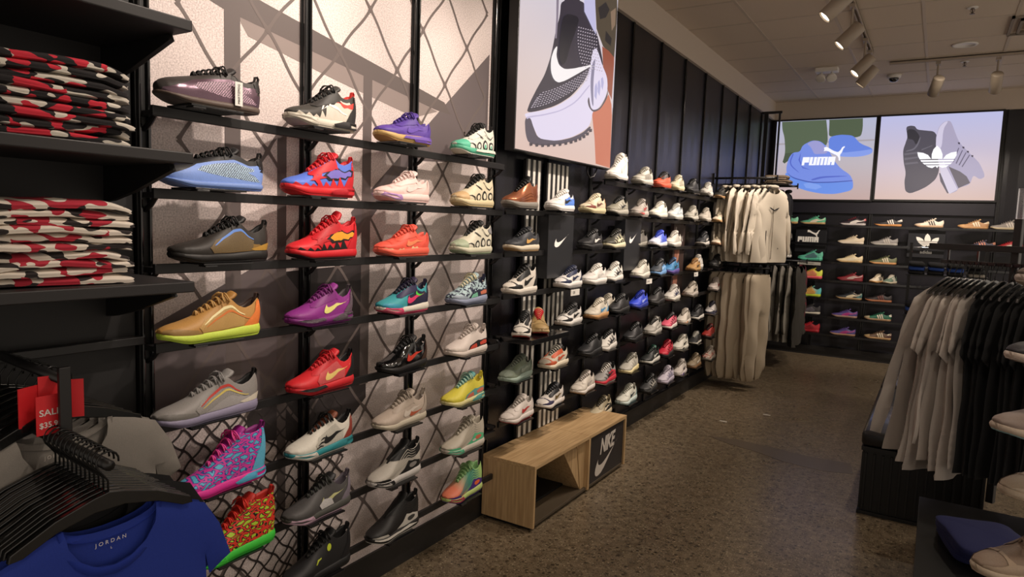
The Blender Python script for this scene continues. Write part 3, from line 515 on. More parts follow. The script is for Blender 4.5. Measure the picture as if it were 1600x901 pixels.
SIDE_SHOES=[
("copper foam shoe with black laced top","foam",3.054,1.680,0.97,"u:b5714f*m m:8d877e o:7c766e l:101010 t:121212 c:121212 p:ribs=8a4e34*m,ribs2=8a4e34*m",1),
("dark grey low shoe with gold swoosh and cream sole","af1",3.083,1.455,0.97,"u:33353a m:dccfb8 o:b08e60 l:202226 t:2c2e32 c:24262a p:mud=3a3c40,eye=2e3036,heel=3a3c40,swoosh=d8a860",2),
("black and white high-top shoe with black swoosh","hit",3.079,1.230,0.97,"u:dcd4c8 m:e0d8cc o:dcd4c8 l:101010 t:161616 c:141414 p:mud=161616,eye=161616,heel=161616,swoosh=161616",3),
("black and white low shoe with red outsole facing forward","af1f",3.113,1.000,0.97,"u:dcd6cc m:e0dad0 o:9c3028 l:161616 t:1a1a1a c:161616 p:mud=18181a,eye=18181a,heel=18181a,swoosh=18181a",4),
("tan low shoe with bright red laces facing forward","af1f",3.279,1.000,0.97,"u:a88c5c m:b49a70 o:a02824 l:d0202c t:9c8050 c:8c2020 p:mud=b09462,eye=a08454,heel=a88c5c,swoosh=b83030",4),
("translucent grey-green low shoe with dangling laces","af1",3.073,0.765,0.97,"u:7e8a7c m:9db0a4 o:9ab4a6 l:747a6e t:737d70 c:6a7266 p:toecap=8c988a,mud=86927f,eye=78836f,heel=848f80,swoosh=98a294",5),
("white low shoe with red swoosh and red outsole","af1",3.101,0.535,0.97,"u:d6ccc4 m:dcd2cc o:b03034 l:b8b0a8 t:ccc2ba c:c0b8b0 p:mud=d2c8c0,eye=d8cec6,heel=d2c8c0,swoosh=b43432",6),
("white low shoe with blue heel and black swoosh","af1",3.494,1.680,0.97,"u:e4e0dc m:f0ece8 o:e4e0dc l:e8e4de t:e0dcd8 c:d8d8dc p:mud=e8e4e0,eye=e8e4e0,heel=4a78d8,quarter=5a88e0,swoosh=18181c",1),
("navy and white low shoe with navy swoosh","af1",3.639,1.230,0.97,"u:dcd8d4 m:e4e0dc o:d8d4d0 l:1c2440 t:1c2440 c:1c2440 p:mud=20294a,eye=20294a,heel=20294a,swoosh=20294a",3),
("black and white low shoe with black swoosh below price tag","af1",3.672,1.000,0.97,"u:d8d4ce m:dcd8d2 o:d0ccc6 l:161616 t:161616 c:161616 p:mud=161617,eye=161617,heel=161617,swoosh=161617",4),
("cream low shoe with orange overlays and black heel","af1",3.495,0.765,0.97,"u:ccc0ac m:dcd0b8 o:d4c8b0 l:9c988c t:201c1a c:1c1a18 p:mud=c85a34,eye=c85a34,heel=201c1a,swoosh=c05030",5),
("white low shoe with navy toe band and bronze swoosh","af1",3.476,0.535,0.97,"u:d4ccc4 m:dcd4cc o:20202c l:18181c t:1c1c24 c:1a1a20 p:mud=3a3658,eye=17171c,heel=17171c,swoosh=6e5a34",6),
("cream low shoe with brown overlays","af1",3.932,1.680,0.97,"u:dccfb4 m:d8cca4 o:c8ba90 l:e0d6bc t:d8ccb0 c:c89050 p:mud=7c3c30,eye=dccfb4,heel=c88a50,quarter=d4c8ac,swoosh=6a3a30",1),
("black low shoe with white swoosh","af1",3.919,1.455,0.97,"u:1c1c1e m:202022 o:1a1a1c l:161616 t:1a1a1c c:161618 p:mud=1e1e20,eye=1a1a1c,swoosh=e8e4de",2),
("plain white low shoe","af1",4.000,1.230,0.97,"u:e0dcd6 m:e8e4de o:dcd8d2 l:d8d4cc t:dcd8d0 c:d8d4cc p:mud=dcd8d2,eye=e0dcd6,heel=dcd8d2,swoosh=ccc8c2",3),
("cream low shoe with gum sole and blue swoosh","af1",4.064,1.000,0.97,"u:c8c0b0 m:b88c5c o:a8784c l:d0c8b8 t:c8c0b0 c:c4bcac p:mud=ccc4b4,eye=c4bcac,heel=4c90c0,swoosh=4a90c0",4),
("cream low shoe with gum sole partly hidden behind its pair","af1",4.336,1.000,0.97,"u:c8c0b0 m:b88c5c o:a8784c l:d0c8b8 t:c8c0b0 c:c4bcac p:mud=ccc4b4,eye=c4bcac,heel=4c90c0",4),
("all-black chunky shoe","run",3.992,0.765,0.97,"u:18181a m:141415 o:111111 l:101010 t:141414 c:101010 p:eye=1c1c1e",5),
("white low shoe with gum outsole","af1",3.913,0.535,0.97,"u:ccc4b8 m:d8d0c8 o:94704a l:b4aca4 t:c4bcb2 c:b8b0a8 p:mud=c8c0b4,eye=ccc4b8,heel=c8c0b4,swoosh=a8a09a",6),
("cream running shoe with black patch and white swoosh","run",4.200,0.305,0.97,"u:b4a88c m:c0b498 o:a89c84 l:3c382e t:a89c80 c:a09478 p:quarter=28261f,swoosh=d8ccb4,eye=948a70",7),
("white high-top shoe with ankle strap","high",4.284,1.915,0.97,"u:e8e4dc m:f0ece4 o:e4e0d8 l:e0dcd4 t:e8e4dc c:dcd8d0 p:mud=e4e0d8,strap=eceae2,swoosh=dcd8d0",0),
("silver grey running shoe","run",4.752,1.915,0.97,"u:b8b4a8 m:c8c4ba o:b0aca0 l:a8a498 t:b0aca0 c:a8a498 p:mesh=98948a*k,eye=c4c0b4",0),
("orange shoe with black collar","run",5.158,1.915,0.97,"u:c8583c m:d8583c o:c04c34 l:282424 t:282424 c:241f1f p:heel=6c5c50,eye=3a302c",0),
("cream running shoe with gold sole edge","run",5.511,1.915,0.97,"u:d4ccb0 m:dcd2ac o:c8b888 l:ccc4ac t:d0c8b0 c:c0b8a0 p:mesh=bcb49c*k",0),
("black laceless running shoe","run",5.900,1.915,0.97,"u:1b1b1d m:161617 o:121212 l:121212 t:161617 c:121212 p:eye=202022",0),
("white running shoe with grey midsole line","run",6.363,1.915,0.97,"u:d4d0c8 m:d8d4cc o:8c8880 l:c8c4bc t:ccc8c0 c:c0bcb4 p:eye=c8c4bc,ssole=8c8880",0),
("small black shoe with tan sole","samba",6.828,1.915,0.97,"u:26241f m:a8845c o:98754c l:222222 t:222222 c:222222 p:eye=2c2a25",0),
("silver and black running shoe with white cage","tn",4.316,1.680,0.97,"u:8c8878 m:a8a498 o:302e2b l:181818 t:1c1c1c c:181818 p:cage=d4d0c4,swoosh=202020",1),
("pale yellow and black running shoe with cage","tn",4.290,1.455,0.97,"u:3c3a30 m:d8d0b0 o:282620 l:24221c t:24221c c:1e1c18 p:cage=dcd6b4,swoosh=e8e2c4",2),
("white running shoe with dark striped cage","tn",4.296,1.230,0.97,"u:dcd8d0 m:d8d4cc o:383c4c l:c8c4bc t:d0ccc4 c:c4c0b8 p:cage=38383c,swoosh=202024",3),
("black chunky running shoe in shadow","run",4.423,1.000,0.97,"u:1c1b1c m:161616 o:121212 l:121212 t:161616 c:111111 p:mesh=242324*k",4),
("white and black running shoe with pull tab","run",4.245,0.765,0.97,"u:c4c0b8 m:d0ccc4 o:b8b4ac l:1c1c1c t:24221f c:1c1c1c p:cage=1c1c1e,swoosh=24242a",5),
("red and grey running shoe with black trim","run",4.240,0.535,0.97,"u:8a8682 m:c02c3c o:c8c0b8 l:dcd4cc t:242222 c:20201f p:cage=2a2828,quarter=b82c3c,swoosh=1c1a1c",6),
("silver and red running shoe","tn",4.724,1.680,0.97,"u:a49c94 m:b8b0a8 o:a89c94 l:8c847c t:948c84 c:a43c38 p:cage=c8c4bc,swoosh=a83434,ssole=b04440",1),
("off-white ribbed running shoe in fourth row","tn",4.811,1.230,0.97,"u:ccc8bc m:d4d0c4 o:c0bcb0 l:b8b4a8 t:c0bcb0 c:a8a498 p:cage=b8b4a8",3),
("bright blue spiked running shoe","tn",4.796,1.000,0.97,"u:2c44c8 m:1c2c88 o:181c38 l:2438b0 t:2840c0 c:1c2c80 p:cage=4058e0,swoosh=a8b4f0",4),
("black running shoe with glossy cage","run",4.729,0.765,0.97,"u:1e1e20 m:181819 o:131313 l:141414 t:181818 c:131313 p:cage=303032",5),
("silver and yellow-soled running shoe","run",4.682,0.535,0.97,"u:a8a498 m:dccfa0 o:c8b888 l:8c887c t:98948a c:c8c4b8 p:cage=d8d4c8,sheel=d8c890",6),
("white running shoe with teal sole and black swoosh","run",4.664,0.305,0.97,"u:c8c8bc m:c0d0cc o:8cb0b4 l:c0c0b4 t:bcbcb0 c:b8b4a8 p:swoosh=20343c,heel=88a8a8,eye=ccccc0",7),
("small grey shoe beside swoosh sign","run",4.922,1.455,0.97,"u:6c6860 m:8c887c o:5c584f l:5c584f t:66625a c:4c4840 p:eye=5c584f",2),
("white running shoe with grey sole in second row","run",5.111,1.680,0.97,"u:dcd8cc m:d0ccc0 o:302e2a l:d0ccc0 t:d4d0c4 c:c8c4b8 p:eye=d8d4c8",1),
("blue running shoe fading to white","tn",5.147,1.455,0.97,"u:3c58d8 m:e0dcdc o:24242c l:3048c0 t:3850d0 c:2c44b8 G:d8dcec,5870e0,2c40c0 p:cage=6880e8",2),
("black shoe with blue stripe","run",5.184,1.230,0.97,"u:3a4048 m:6c98c8 o:4c4c3c l:202020 t:20242c c:1c1c20 p:quarter=68a0d8,swoosh=a8ccf0",3),
("dark grey running shoe in fifth row","tn",5.167,1.000,0.97,"u:2c2a2a m:222020 o:181717 l:1c1c1c t:222222 c:181818 p:cage=383636",4),
("light grey running shoe with white swoosh","run",5.139,0.765,0.97,"u:9c9890 m:b4b0a8 o:a09c94 l:302e2c t:8c8880 c:7c7870 p:swoosh=d8d4cc,eye=b0aca4",5),
("black running shoe with green tongue and white sole","tn",5.119,0.535,0.97,"u:1a1e1c m:cccac0 o:1c1c1c l:161616 t:1c5c48 c:1c4c3c p:cage=262a28,swoosh=c8c8c0",6),
("silver and black caged running shoe in bottom row","tn",5.112,0.305,0.97,"u:303030 m:222222 o:181818 l:1c1c1c t:2c2c2c c:1c1c1c p:cage=b8b4ac,swoosh=b8b4ac",7),
("white running shoe with pale blue waves","tn",5.503,1.680,0.97,"u:d8d8d4 m:dcdcd4 o:c8c8c0 l:c8c8c0 t:ccccc4 c:b8c4cc p:cage=8cc0e0,swoosh=d8e4ec",1),
("white running shoe with bubbled sole","tn",5.497,1.455,0.97,"u:dcd8ce m:e0dcd4 o:ccc8bc l:d0ccc2 t:d4d0c6 c:ccc8be p:cage=ccc8bc",2),
("teal and purple running shoe","tn",5.489,1.230,0.97,"u:3c7cb0 m:5c4c94 o:4c3c78 l:1c1c2c t:2c5c8c c:242438 p:cage=3c98b8,swoosh=2c2c48",3),
("white running shoe with navy cage stripes","tn",5.560,1.000,0.97,"u:ccc8c0 m:dcd8cc o:b8b4a8 l:c4c0b8 t:c4c0b8 c:b4b0a8 p:cage=3c4468,swoosh=2c3458",4),
("pink and black running shoe with white sole","tn",5.521,0.765,0.97,"u:d85870 m:d8d0c8 o:1c1c1c l:1c1a1a t:2c2424 c:1c1a1a p:cage=1e1a1c,swoosh=e08090",5),
("bright red running shoe","tn",5.477,0.535,0.97,"u:c02038 m:1c1616 o:161212 l:b01c30 t:b82034 c:981828 p:cage=2a1418,swoosh=e03850",6),
("white and lilac running shoe","tn",5.514,0.305,0.97,"u:c0b8c4 m:b8b0c0 o:a8a0b0 l:b4acb8 t:b8b0bc c:9c94a4 p:cage=8c88a8,swoosh=9c94b0",7),
("grey running shoe with white sole in second row","run",5.948,1.680,0.97,"u:a8a498 m:c0bcb0 o:3c3a34 l:989488 t:9c988c c:8c887c p:swoosh=4c4a44,eye=b4b0a4",1),
("black low shoe with white swoosh and white sole","run",6.345,1.455,0.97,"u:2a2c30 m:d0ccc4 o:202024 l:1c1c20 t:222428 c:1c1c20 p:swoosh=d8d4cc",2),
("tan leather low shoe","samba",6.113,1.230,0.97,"u:a8804c m:b08c58 o:98754a l:9c7444 t:a07848 c:8c6a40 p:swoosh=3c3024",3),
("white shoe tucked behind the tan leather shoe","run",6.456,1.230,0.97,"u:d0ccc4 m:d8d4cc o:c0bcb4 l:c8c4bc t:ccc8c0 c:c0bcb4 p:eye=c4c0b8",3),
("light grey running shoe with dark swoosh in fifth row","run",6.064,1.000,0.97,"u:aca498 m:b4aca4 o:a09888 l:988f84 t:a09888 c:948c80 p:swoosh=24221f",4),
("white shoe with orange mudguard and black swoosh","run",5.909,0.765,0.97,"u:ccc4b8 m:d8d0c4 o:c8c0b4 l:b8b0a4 t:c0b8ac c:b0a89c p:ssole=b8784c,swoosh=201f1e,quarter=a8a094",5),
("white running shoe with black mudguard","run",5.861,0.535,0.97,"u:ccc8bc m:d8d4c8 o:c0bcb0 l:bcb8ac t:c0bcb0 c:b0aca0 p:ssole=24241f,swoosh=302e2a",6),
("white running shoe with purple mudguard","run",5.886,0.305,0.97,"u:c4bcb4 m:d0c8c4 o:c0b8b0 l:b4aca4 t:b8b0a8 c:a8a098 p:ssole=4c3470,swoosh=2c2438",7),
("pale grey shoe in second row near jackets","af1",6.354,1.680,0.97,"u:c4bcb0 m:ccc4b8 o:b8b0a4 l:b8b0a4 t:bcb4a8 c:aca498 p:eye=bcb4a8",1),
("cream shoe with tan sole and black swoosh","samba",6.840,1.680,0.97,"u:dccfb8 m:d0a878 o:c49c6c l:d4c8b0 t:d8ccb4 c:ccc0a8 p:swoosh=1c1c1c",1),
("cream shoe with peach sole and black swoosh","samba",6.847,1.455,0.97,"u:dccfb8 m:d8b090 o:c8a07c l:d4c8b0 t:d8ccb4 c:ccc0a8 p:swoosh=1c1c1c",2),
("black shoe with white hang tag","run",6.833,1.230,0.97,"u:201f1f m:1c1a1a o:161515 l:161515 t:1a1919 c:161515 p:wpatch=d8d4cc",3),
("white shoe with red emblem and tag","run",6.849,1.000,0.97,"u:d0c4bc m:d8ccc4 o:c0b4ac l:c4b8b0 t:c8bcb4 c:b8aca4 p:swoosh=a82828,eye=c8bcb4",4),
("black shoe with white sole line in sixth row","run",6.290,0.765,0.97,"u:1d1d1f m:d0ccc4 o:18181a l:161616 t:1a1a1c c:161616 p:eye=222224",5),
("white and navy low shoe with navy sole","af1",6.774,0.765,0.97,"u:c8c4c0 m:3c3c50 o:d0ccc8 l:2c2c38 t:28283a c:24242f p:mud=2a2a3c,swoosh=b8b4b0,heel=c8c4c0",5),
("black shoe with white laces in seventh row","samba",6.287,0.535,0.97,"u:1d1d1d m:c4c0b4 o:181818 l:c8c4b8 t:1c1c1c c:181818 p:eye=1d1d1d",6),
("dark red running shoe","tn",6.732,0.535,0.97,"u:982820 m:2c1c18 o:1c1412 l:1e1614 t:8c241c c:201614 p:cage=201614",6),
("taupe low shoe with gum sole and white swoosh","af1",6.300,0.305,0.97,"u:8c7c64 m:7c5c3c o:6c4e32 l:84745c t:84745c c:786850 p:swoosh=dcd4c4,eye=84745c",7),
("grey shoe with red camouflage pattern","tn",6.790,0.305,0.97,"u:a49c90 m:948c80 o:847c70 l:a09488 t:8c8478 c:7c7468 x:983830,b0a898 p:eye=948c80",7),
]
BACK_SHOES=[
("mint suede low shoe half hidden at end of back wall","samba",-1.742,1.725,0.98,"u:7cc8a0 m:c49c64 o:b88e58 l:7cc8a0 t:74c098 c:74c098 p:heel=8cd4b0",0),
("mint green low shoe with white side stripe","samba",-1.410,1.725,0.98,"u:5cb088 m:c0a070 o:b08e5c l:54a880 t:5cb088 c:4c9874 p:form=e0d8c0",0),
("black low shoe with white stripe and red laces","samba",-0.945,1.725,0.98,"u:2a1c20 m:ccc4c0 o:c4bcb8 l:b02c34 t:281a1e c:201418 p:form=dcd4cc,heeltab=b83038",0),
("black low shoe with three white stripes and gum sole","samba",-0.552,1.725,0.98,"u:1c1a1c m:c88c50 o:b87c44 l:1c1a1c t:1c1a1c c:1c1a1c p:stripes=e8e0d4,heeltop=e0d8cc",0),
("white low shoe with three dark stripes","samba",-0.120,1.725,0.98,"u:dccfbc m:b89878 o:a08060 l:d8ccb8 t:dccfbc c:d4c8b4 p:stripes=2c2824,toecap=d0bca4",0),
("tan low shoe with three cream stripes","samba",0.321,1.725,0.98,"u:b4885c m:b88c5c o:a87c50 l:a88054 t:c8a070 c:a07c54 p:stripes=ece0c4,toecap=c89c68,heeltop=e0d0b0",0),
("light grey low shoe with white stripes right of acrylic post","samba",0.638,1.725,0.98,"u:9c948c m:d8c8a8 o:ccb88c l:a8a098 t:948c84 c:8c847c p:stripes=e0d8cc,toecap=a49c94",0),
("cream suede low shoe in second row of back wall","samba",-0.949,1.490,0.98,"u:d4c4a8 m:d8ccb8 o:ccbfa8 l:ccbca0 t:d0c0a4 c:c4b498 p:form=dccfb4,eye=ccbca0",1),
("grey suede low shoe with pale stripes","samba",-0.577,1.490,0.98,"u:807c78 m:a09c94 o:94908a l:7c7874 t:807c78 c:74706c p:stripes=b8b0a4",1),
("navy low shoe with orange stripes","samba",0.400,1.490,0.98,"u:3c3a4c m:c89070 o:b07c5c l:c89888 t:3c3a4c c:c88868 p:stripes=d88868,heeltab=d09070",1),
("red low shoe with cream sole behind the rack","samba",0.655,1.490,0.98,"u:b8242c m:dccab8 o:ccb8a0 l:b0202a t:b8242c c:a01c24 p:form=dccfbc",1),
("mint mesh basketball shoe under puma sign","bball",-1.410,1.255,0.98,"u:5cb498 m:54b898 o:4ca888 l:54ac90 t:54ac90 c:4c9c84 p:mesh=4c7478*k,heel=5cb498",2),
("cream low shoe with tan sole in third row","samba",-0.946,1.255,0.98,"u:d8c8a0 m:c8a878 o:b89868 l:d0c098 t:d4c49c c:c8b890 p:form=e0d4b4",2),
("olive low shoe with three white stripes and gum sole","samba",-0.572,1.255,0.98,"u:5c6040 m:c08c58 o:b07c4c l:545838 t:5c6040 c:4c5034 p:stripes=d8ccb0",2),
("pink basketball shoe fading to yellow heel","bball",-1.398,1.020,0.98,"u:e87868 m:e8606c o:e0545c l:d8d850 t:d8d850 c:c8c848 G:e85a74,e89858,d8e050 p:mesh=e88860*k",3),
("maroon low shoe with pale stripe on its own row","samba",-0.924,1.020,0.98,"u:7c2028 m:7c242c o:6c1c24 l:742028 t:7c2028 c:641820 p:form=b8a098",3),
("white shoe with gum sole facing forward","samf",-0.621,1.020,0.98,"u:d8ccb4 m:c89c68 o:b88c58 l:c8bca4 t:ccc0a8 c:201e1c p:stripes=24221f",3),
("green and white shoe facing forward","samf",-0.474,1.020,0.98,"u:687c6c m:c8bca4 o:b8ac94 l:c8c0b0 t:d0c8b8 c:5c7060 p:stripes=d8d0c0",3),
("orange and turquoise basketball shoe with lime sole","bball",-1.396,0.785,0.98,"u:58b0a4 m:b4cc3c o:a8c434 l:d8a048 t:68a898 c:58988c G:d89c50,d8a45c,5cb8b8 p:mesh=d8a050*k,sheel=c8d83c",4),
("dark low shoe with green heel and cream stripe","samba",-0.919,0.785,0.98,"u:24282c m:a0845c o:94784f l:24282c t:24282c c:b8a88c p:form=ccc0a0,heel=3c6c6c",4),
("dark brown low shoe with maroon stripes and gum sole","samba",-0.586,0.785,0.98,"u:201818 m:a06440 o:945c38 l:201818 t:201818 c:201818 p:stripes=6c4038",4),
("black and white mesh basketball shoe on back wall","bball",-1.388,0.550,0.98,"u:302e30 m:ccc4b4 o:282628 l:302e30 t:403e40 c:282628 p:mesh=5c5860*k,swtri=24221f",5),
("purple low shoe with magenta stripe in sixth row","samba",-0.952,0.550,0.98,"u:4a3a74 m:9c7c6c o:907060 l:4a3a74 t:54407c c:443468 p:form=9c3074",5),
("green low shoe with three white stripes","samba",-0.575,0.550,0.98,"u:1f5c44 m:9c7c5c o:907050 l:1f5c44 t:1f5c44 c:1a4c38 p:stripes=d8ccb8,heeltab=d8d0c0,toecap=a09478",5),
("all red basketball shoe in bottom row","bball",-1.380,0.317,0.98,"u:a81c28 m:a01c28 o:8c1822 l:c02430 t:a81c28 c:901824 p:mesh=8c1420*k",6),
("purple low shoe with magenta stripe in bottom row","samba",-0.957,0.317,0.98,"u:483c74 m:a07c60 o:947054 l:483c74 t:54407c c:403464 p:form=983070",6),
("brown low shoe with three cream stripes","samba",-0.557,0.317,0.98,"u:5c4634 m:b08c60 o:a47f54 l:6c5440 t:5c4634 c:2c1c1c p:stripes=dccfb4,heeltop=d8ccb0,heel=44201f,toecap=a08860",6),
]
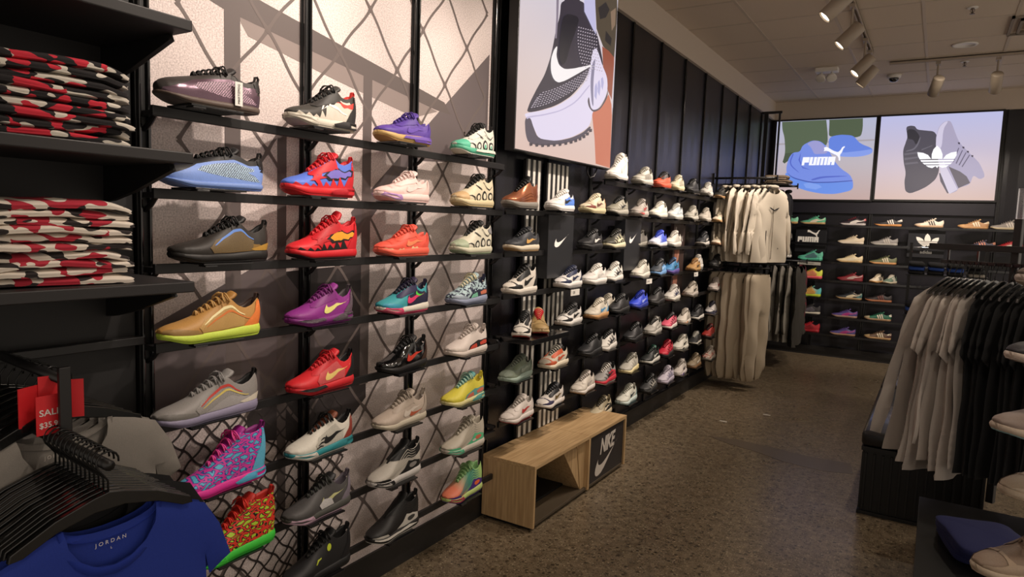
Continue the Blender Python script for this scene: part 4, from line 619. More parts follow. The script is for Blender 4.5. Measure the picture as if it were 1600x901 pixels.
LIGHTBOX_PRINT=[
("54493c",[(3.827,3.122),(4.175,3.233),(4.196,2.988),(4.187,2.817),(4.177,2.693),(4.087,2.71),(3.998,2.724),(3.951,2.76),(3.895,2.804)]),
("2e2a2c",[(3.903,2.931),(4.009,2.995),(4.071,2.966),(4.02,2.905),(3.938,2.872)]),
("8c7460",[(4.087,2.958),(4.163,3.003),(4.165,2.896),(4.116,2.847)]),
("2e2a2c",[(4.029,2.826),(4.121,2.801),(4.112,2.751),(4.022,2.765)]),
("9c5440",[(3.984,2.721),(4.087,2.715),(4.174,2.693),(4.183,2.548),(4.167,2.423),(4.085,2.481),(4.012,2.598)]),
("d0785c",[(3.879,2.299),(3.998,2.341),(4.078,2.414),(4.118,2.451),(4.179,2.376),(4.196,1.983),(3.969,1.993),(3.935,2.148)]),
("d8d0d8",[(4.177,2.693),(4.193,2.915),(4.21,2.381),(4.179,2.326),(4.164,2.398)]),
("3a3440",[(3.492,3.015),(3.588,3.045),(3.65,2.901),(3.694,2.904),(3.719,2.899),(3.748,2.88),(3.766,2.868),(3.79,2.853),(3.812,2.84),(3.853,2.814),(3.876,2.797),(3.902,2.772),(3.923,2.748),(3.959,2.698),(3.976,2.673),(3.991,2.65),(3.998,2.635),(4.005,2.616),(4.002,2.607),(3.986,2.599),(3.962,2.595),(3.907,2.592),(3.881,2.588),(3.857,2.579),(3.843,2.568),(3.827,2.544),(3.816,2.53),(3.802,2.514),(3.789,2.5),(3.763,2.475),(3.746,2.459),(3.72,2.438),(3.694,2.419),(3.643,2.382),(3.613,2.362),(3.575,2.339),(3.54,2.322),(3.475,2.291),(3.439,2.276),(3.397,2.26),(3.363,2.248),(3.301,2.229),(3.268,2.219),(3.23,2.208),(3.2,2.2),(3.146,2.187),(3.123,2.184),(3.109,2.186),(3.107,2.192),(3.117,2.211),(3.124,2.223),(3.135,2.24),(3.148,2.257),(3.175,2.29),(3.189,2.308),(3.207,2.329),(3.223,2.347),(3.25,2.377),(3.265,2.395),(3.281,2.418),(3.293,2.438),(3.313,2.475),(3.323,2.495),(3.333,2.516),(3.339,2.533),(3.349,2.561),(3.354,2.577),(3.36,2.597),(3.365,2.614),(3.374,2.646),(3.38,2.663),(3.387,2.684),(3.394,2.7),(3.408,2.73),(3.414,2.746),(3.419,2.766),(3.421,2.783),(3.423,2.813),(3.433,2.829),(3.465,2.848)]),
("e8def4",[(3.133,2.183),(3.193,2.197),(3.227,2.205),(3.268,2.215),(3.302,2.225),(3.363,2.243),(3.398,2.255),(3.443,2.272),(3.482,2.289),(3.556,2.323),(3.595,2.342),(3.637,2.366),(3.668,2.386),(3.719,2.423),(3.745,2.444),(3.769,2.467),(3.784,2.486),(3.804,2.518),(3.814,2.538),(3.825,2.563),(3.831,2.586),(3.841,2.629),(3.848,2.649),(3.857,2.666),(3.867,2.675),(3.885,2.683),(3.896,2.686),(3.908,2.684),(3.917,2.679),(3.934,2.667),(3.943,2.659),(3.954,2.649),(3.964,2.64),(3.981,2.622),(3.992,2.613),(4.007,2.6),(4.022,2.59),(4.051,2.57),(4.064,2.558),(4.076,2.543),(4.082,2.53),(4.088,2.505),(4.089,2.491),(4.088,2.475),(4.084,2.462),(4.072,2.438),(4.064,2.425),(4.049,2.407),(4.033,2.391),(3.999,2.362),(3.981,2.348),(3.961,2.335),(3.944,2.327),(3.915,2.316),(3.902,2.309),(3.891,2.3),(3.886,2.291),(3.882,2.273),(3.879,2.264),(3.873,2.252),(3.868,2.241),(3.856,2.223),(3.846,2.213),(3.83,2.201),(3.813,2.191),(3.776,2.174),(3.755,2.165),(3.728,2.154),(3.704,2.145),(3.66,2.129),(3.633,2.12),(3.595,2.109),(3.56,2.101),(3.493,2.085),(3.456,2.077),(3.41,2.07),(3.371,2.066),(3.3,2.062),(3.267,2.062),(3.236,2.067),(3.218,2.076),(3.194,2.097),(3.183,2.108),(3.171,2.119),(3.163,2.128),(3.151,2.143),(3.143,2.149),(3.134,2.153),(3.124,2.155),(3.107,2.154),(3.098,2.154),(3.091,2.156),(3.088,2.159),(3.084,2.165),(3.088,2.17),(3.107,2.176)]),
("5a525e",[(3.1,2.151),(3.121,2.155),(3.132,2.155),(3.143,2.151),(3.151,2.145),(3.163,2.129),(3.17,2.12),(3.181,2.108),(3.191,2.097),(3.211,2.077),(3.228,2.069),(3.259,2.063),(3.293,2.063),(3.367,2.067),(3.408,2.07),(3.456,2.077),(3.493,2.083),(3.561,2.098),(3.597,2.107),(3.637,2.118),(3.668,2.128),(3.722,2.146),(3.749,2.156),(3.778,2.168),(3.798,2.179),(3.83,2.197),(3.845,2.205),(3.858,2.21),(3.865,2.21),(3.872,2.206),(3.871,2.201),(3.861,2.192),(3.844,2.182),(3.806,2.159),(3.784,2.148),(3.756,2.135),(3.732,2.125),(3.687,2.11),(3.661,2.101),(3.626,2.091),(3.594,2.084),(3.534,2.07),(3.499,2.062),(3.452,2.054),(3.41,2.047),(3.331,2.035),(3.292,2.03),(3.25,2.026),(3.22,2.024),(3.172,2.024),(3.15,2.026),(3.13,2.031),(3.12,2.037),(3.108,2.052),(3.102,2.062),(3.096,2.077),(3.092,2.091),(3.087,2.121),(3.087,2.134),(3.092,2.145)]),
("5a5058",[(3.814,2.367),(3.82,2.378),(3.824,2.381),(3.83,2.377),(3.835,2.368),(3.845,2.345),(3.852,2.334),(3.861,2.325),(3.87,2.321),(3.887,2.317),(3.898,2.317),(3.915,2.32),(3.933,2.324),(3.967,2.336),(3.985,2.345),(4.006,2.359),(4.022,2.374),(4.051,2.404),(4.064,2.42),(4.076,2.437),(4.083,2.448),(4.092,2.467),(4.095,2.473),(4.098,2.472),(4.098,2.464),(4.096,2.442),(4.092,2.429),(4.079,2.411),(4.064,2.394),(4.029,2.363),(4.01,2.348),(3.986,2.333),(3.965,2.324),(3.928,2.311),(3.909,2.307),(3.89,2.305),(3.875,2.307),(3.853,2.314),(3.842,2.319),(3.832,2.326),(3.825,2.332),(3.816,2.345),(3.813,2.352),(3.812,2.36)]),
("8c86a0",[(3.857,2.385),(3.845,2.424),(3.841,2.447),(3.838,2.475),(3.839,2.5),(3.844,2.546),(3.848,2.568),(3.855,2.589),(3.863,2.601),(3.88,2.617),(3.887,2.623),(3.892,2.622),(3.892,2.616),(3.889,2.599),(3.888,2.587),(3.885,2.567),(3.884,2.546),(3.88,2.504),(3.88,2.48),(3.881,2.45),(3.884,2.423),(3.891,2.375),(3.893,2.354),(3.892,2.339),(3.888,2.337),(3.878,2.344),(3.872,2.351),(3.864,2.366)]),
("b8b4dc",[(3.9,2.459),(3.92,2.486),(3.94,2.455),(3.931,2.383),(3.901,2.401)]),
("b8b4dc",[(3.939,2.49),(3.962,2.512),(3.983,2.475),(3.973,2.414),(3.945,2.433)]),
("b8b4dc",[(3.983,2.522),(4.008,2.538),(4.026,2.506),(4.014,2.457),(3.992,2.476)]),
("c8c4e8",[(3.676,3.073),(3.827,3.122),(3.883,2.766),(3.832,2.788),(3.758,2.83),(3.711,2.856)]),
("fff8f8",[(3.398,2.572),(3.394,2.551),(3.393,2.539),(3.396,2.527),(3.402,2.518),(3.414,2.502),(3.423,2.494),(3.437,2.488),(3.45,2.485),(3.478,2.482),(3.495,2.482),(3.52,2.486),(3.543,2.491),(3.59,2.503),(3.621,2.511),(3.666,2.525),(3.711,2.538),(3.802,2.566),(3.835,2.575),(3.842,2.573),(3.819,2.561),(3.747,2.528),(3.708,2.51),(3.665,2.49),(3.63,2.474),(3.571,2.447),(3.542,2.434),(3.511,2.421),(3.491,2.413),(3.458,2.402),(3.442,2.397),(3.424,2.394),(3.412,2.394),(3.391,2.396),(3.381,2.399),(3.37,2.404),(3.362,2.409),(3.349,2.422),(3.343,2.43),(3.338,2.442),(3.335,2.454),(3.333,2.477),(3.334,2.49),(3.336,2.505),(3.34,2.517),(3.351,2.537),(3.357,2.548),(3.365,2.559),(3.373,2.567),(3.388,2.58),(3.394,2.583),(3.398,2.58)]),
("8c8090",[(3.356,2.971),(3.391,2.982),(3.395,2.739),(3.387,2.624),(3.369,2.62),(3.373,2.733)]),
("c8bedc",[(3.097,2.154),(3.104,2.157),(3.113,2.16),(3.134,2.165),(3.16,2.171),(3.218,2.183),(3.252,2.191),(3.294,2.201),(3.331,2.211),(3.402,2.23),(3.44,2.241),(3.486,2.257),(3.523,2.272),(3.59,2.301),(3.627,2.319),(3.669,2.344),(3.703,2.367),(3.764,2.414),(3.792,2.434),(3.814,2.45),(3.822,2.454),(3.826,2.453),(3.821,2.446),(3.802,2.43),(3.775,2.409),(3.714,2.362),(3.679,2.339),(3.636,2.314),(3.599,2.296),(3.53,2.267),(3.492,2.252),(3.446,2.236),(3.407,2.224),(3.336,2.205),(3.3,2.195),(3.259,2.185),(3.228,2.178),(3.176,2.167),(3.152,2.161),(3.131,2.156),(3.122,2.153),(3.112,2.148),(3.107,2.146),(3.103,2.145),(3.1,2.146),(3.095,2.149),(3.094,2.15),(3.095,2.152)]),
("22202a",[(3.464,2.764),(3.488,2.778),(3.504,2.785),(3.529,2.791),(3.554,2.796),(3.606,2.802),(3.628,2.801),(3.64,2.793),(3.64,2.78),(3.625,2.749),(3.616,2.731),(3.603,2.708),(3.591,2.689),(3.569,2.652),(3.557,2.632),(3.545,2.609),(3.536,2.59),(3.522,2.556),(3.515,2.54),(3.505,2.525),(3.496,2.516),(3.48,2.505),(3.472,2.501),(3.462,2.499),(3.455,2.5),(3.442,2.505),(3.436,2.509),(3.43,2.518),(3.427,2.528),(3.422,2.55),(3.421,2.563),(3.42,2.58),(3.42,2.596),(3.423,2.627),(3.424,2.644),(3.427,2.666),(3.43,2.685),(3.437,2.72),(3.443,2.738),(3.453,2.754)]),
("4a424a",[(3.132,2.024),(3.168,2.031),(3.167,2.015),(3.139,2.009)]),
("4a424a",[(3.192,2.027),(3.229,2.034),(3.228,2.017),(3.2,2.012)]),
("4a424a",[(3.254,2.032),(3.292,2.039),(3.291,2.022),(3.262,2.017)]),
("4a424a",[(3.318,2.04),(3.357,2.048),(3.356,2.031),(3.326,2.025)]),
("4a424a",[(3.383,2.05),(3.423,2.057),(3.422,2.04),(3.391,2.035)]),
("4a424a",[(3.45,2.061),(3.491,2.069),(3.49,2.051),(3.458,2.045)]),
("4a424a",[(3.519,2.074),(3.561,2.082),(3.56,2.065),(3.527,2.059)]),
("4a424a",[(3.582,2.088),(3.626,2.097),(3.625,2.079),(3.591,2.073)]),
("4a424a",[(3.64,2.104),(3.684,2.113),(3.684,2.095),(3.649,2.088)]),
("4a424a",[(3.694,2.121),(3.739,2.13),(3.738,2.111),(3.703,2.105)]),
("4a424a",[(3.743,2.14),(3.79,2.15),(3.789,2.131),(3.753,2.124)]),
("4a424a",[(3.788,2.162),(3.836,2.172),(3.835,2.153),(3.798,2.146)]),
("4a424a",[(3.828,2.188),(3.876,2.198),(3.876,2.179),(3.838,2.172)]),
]
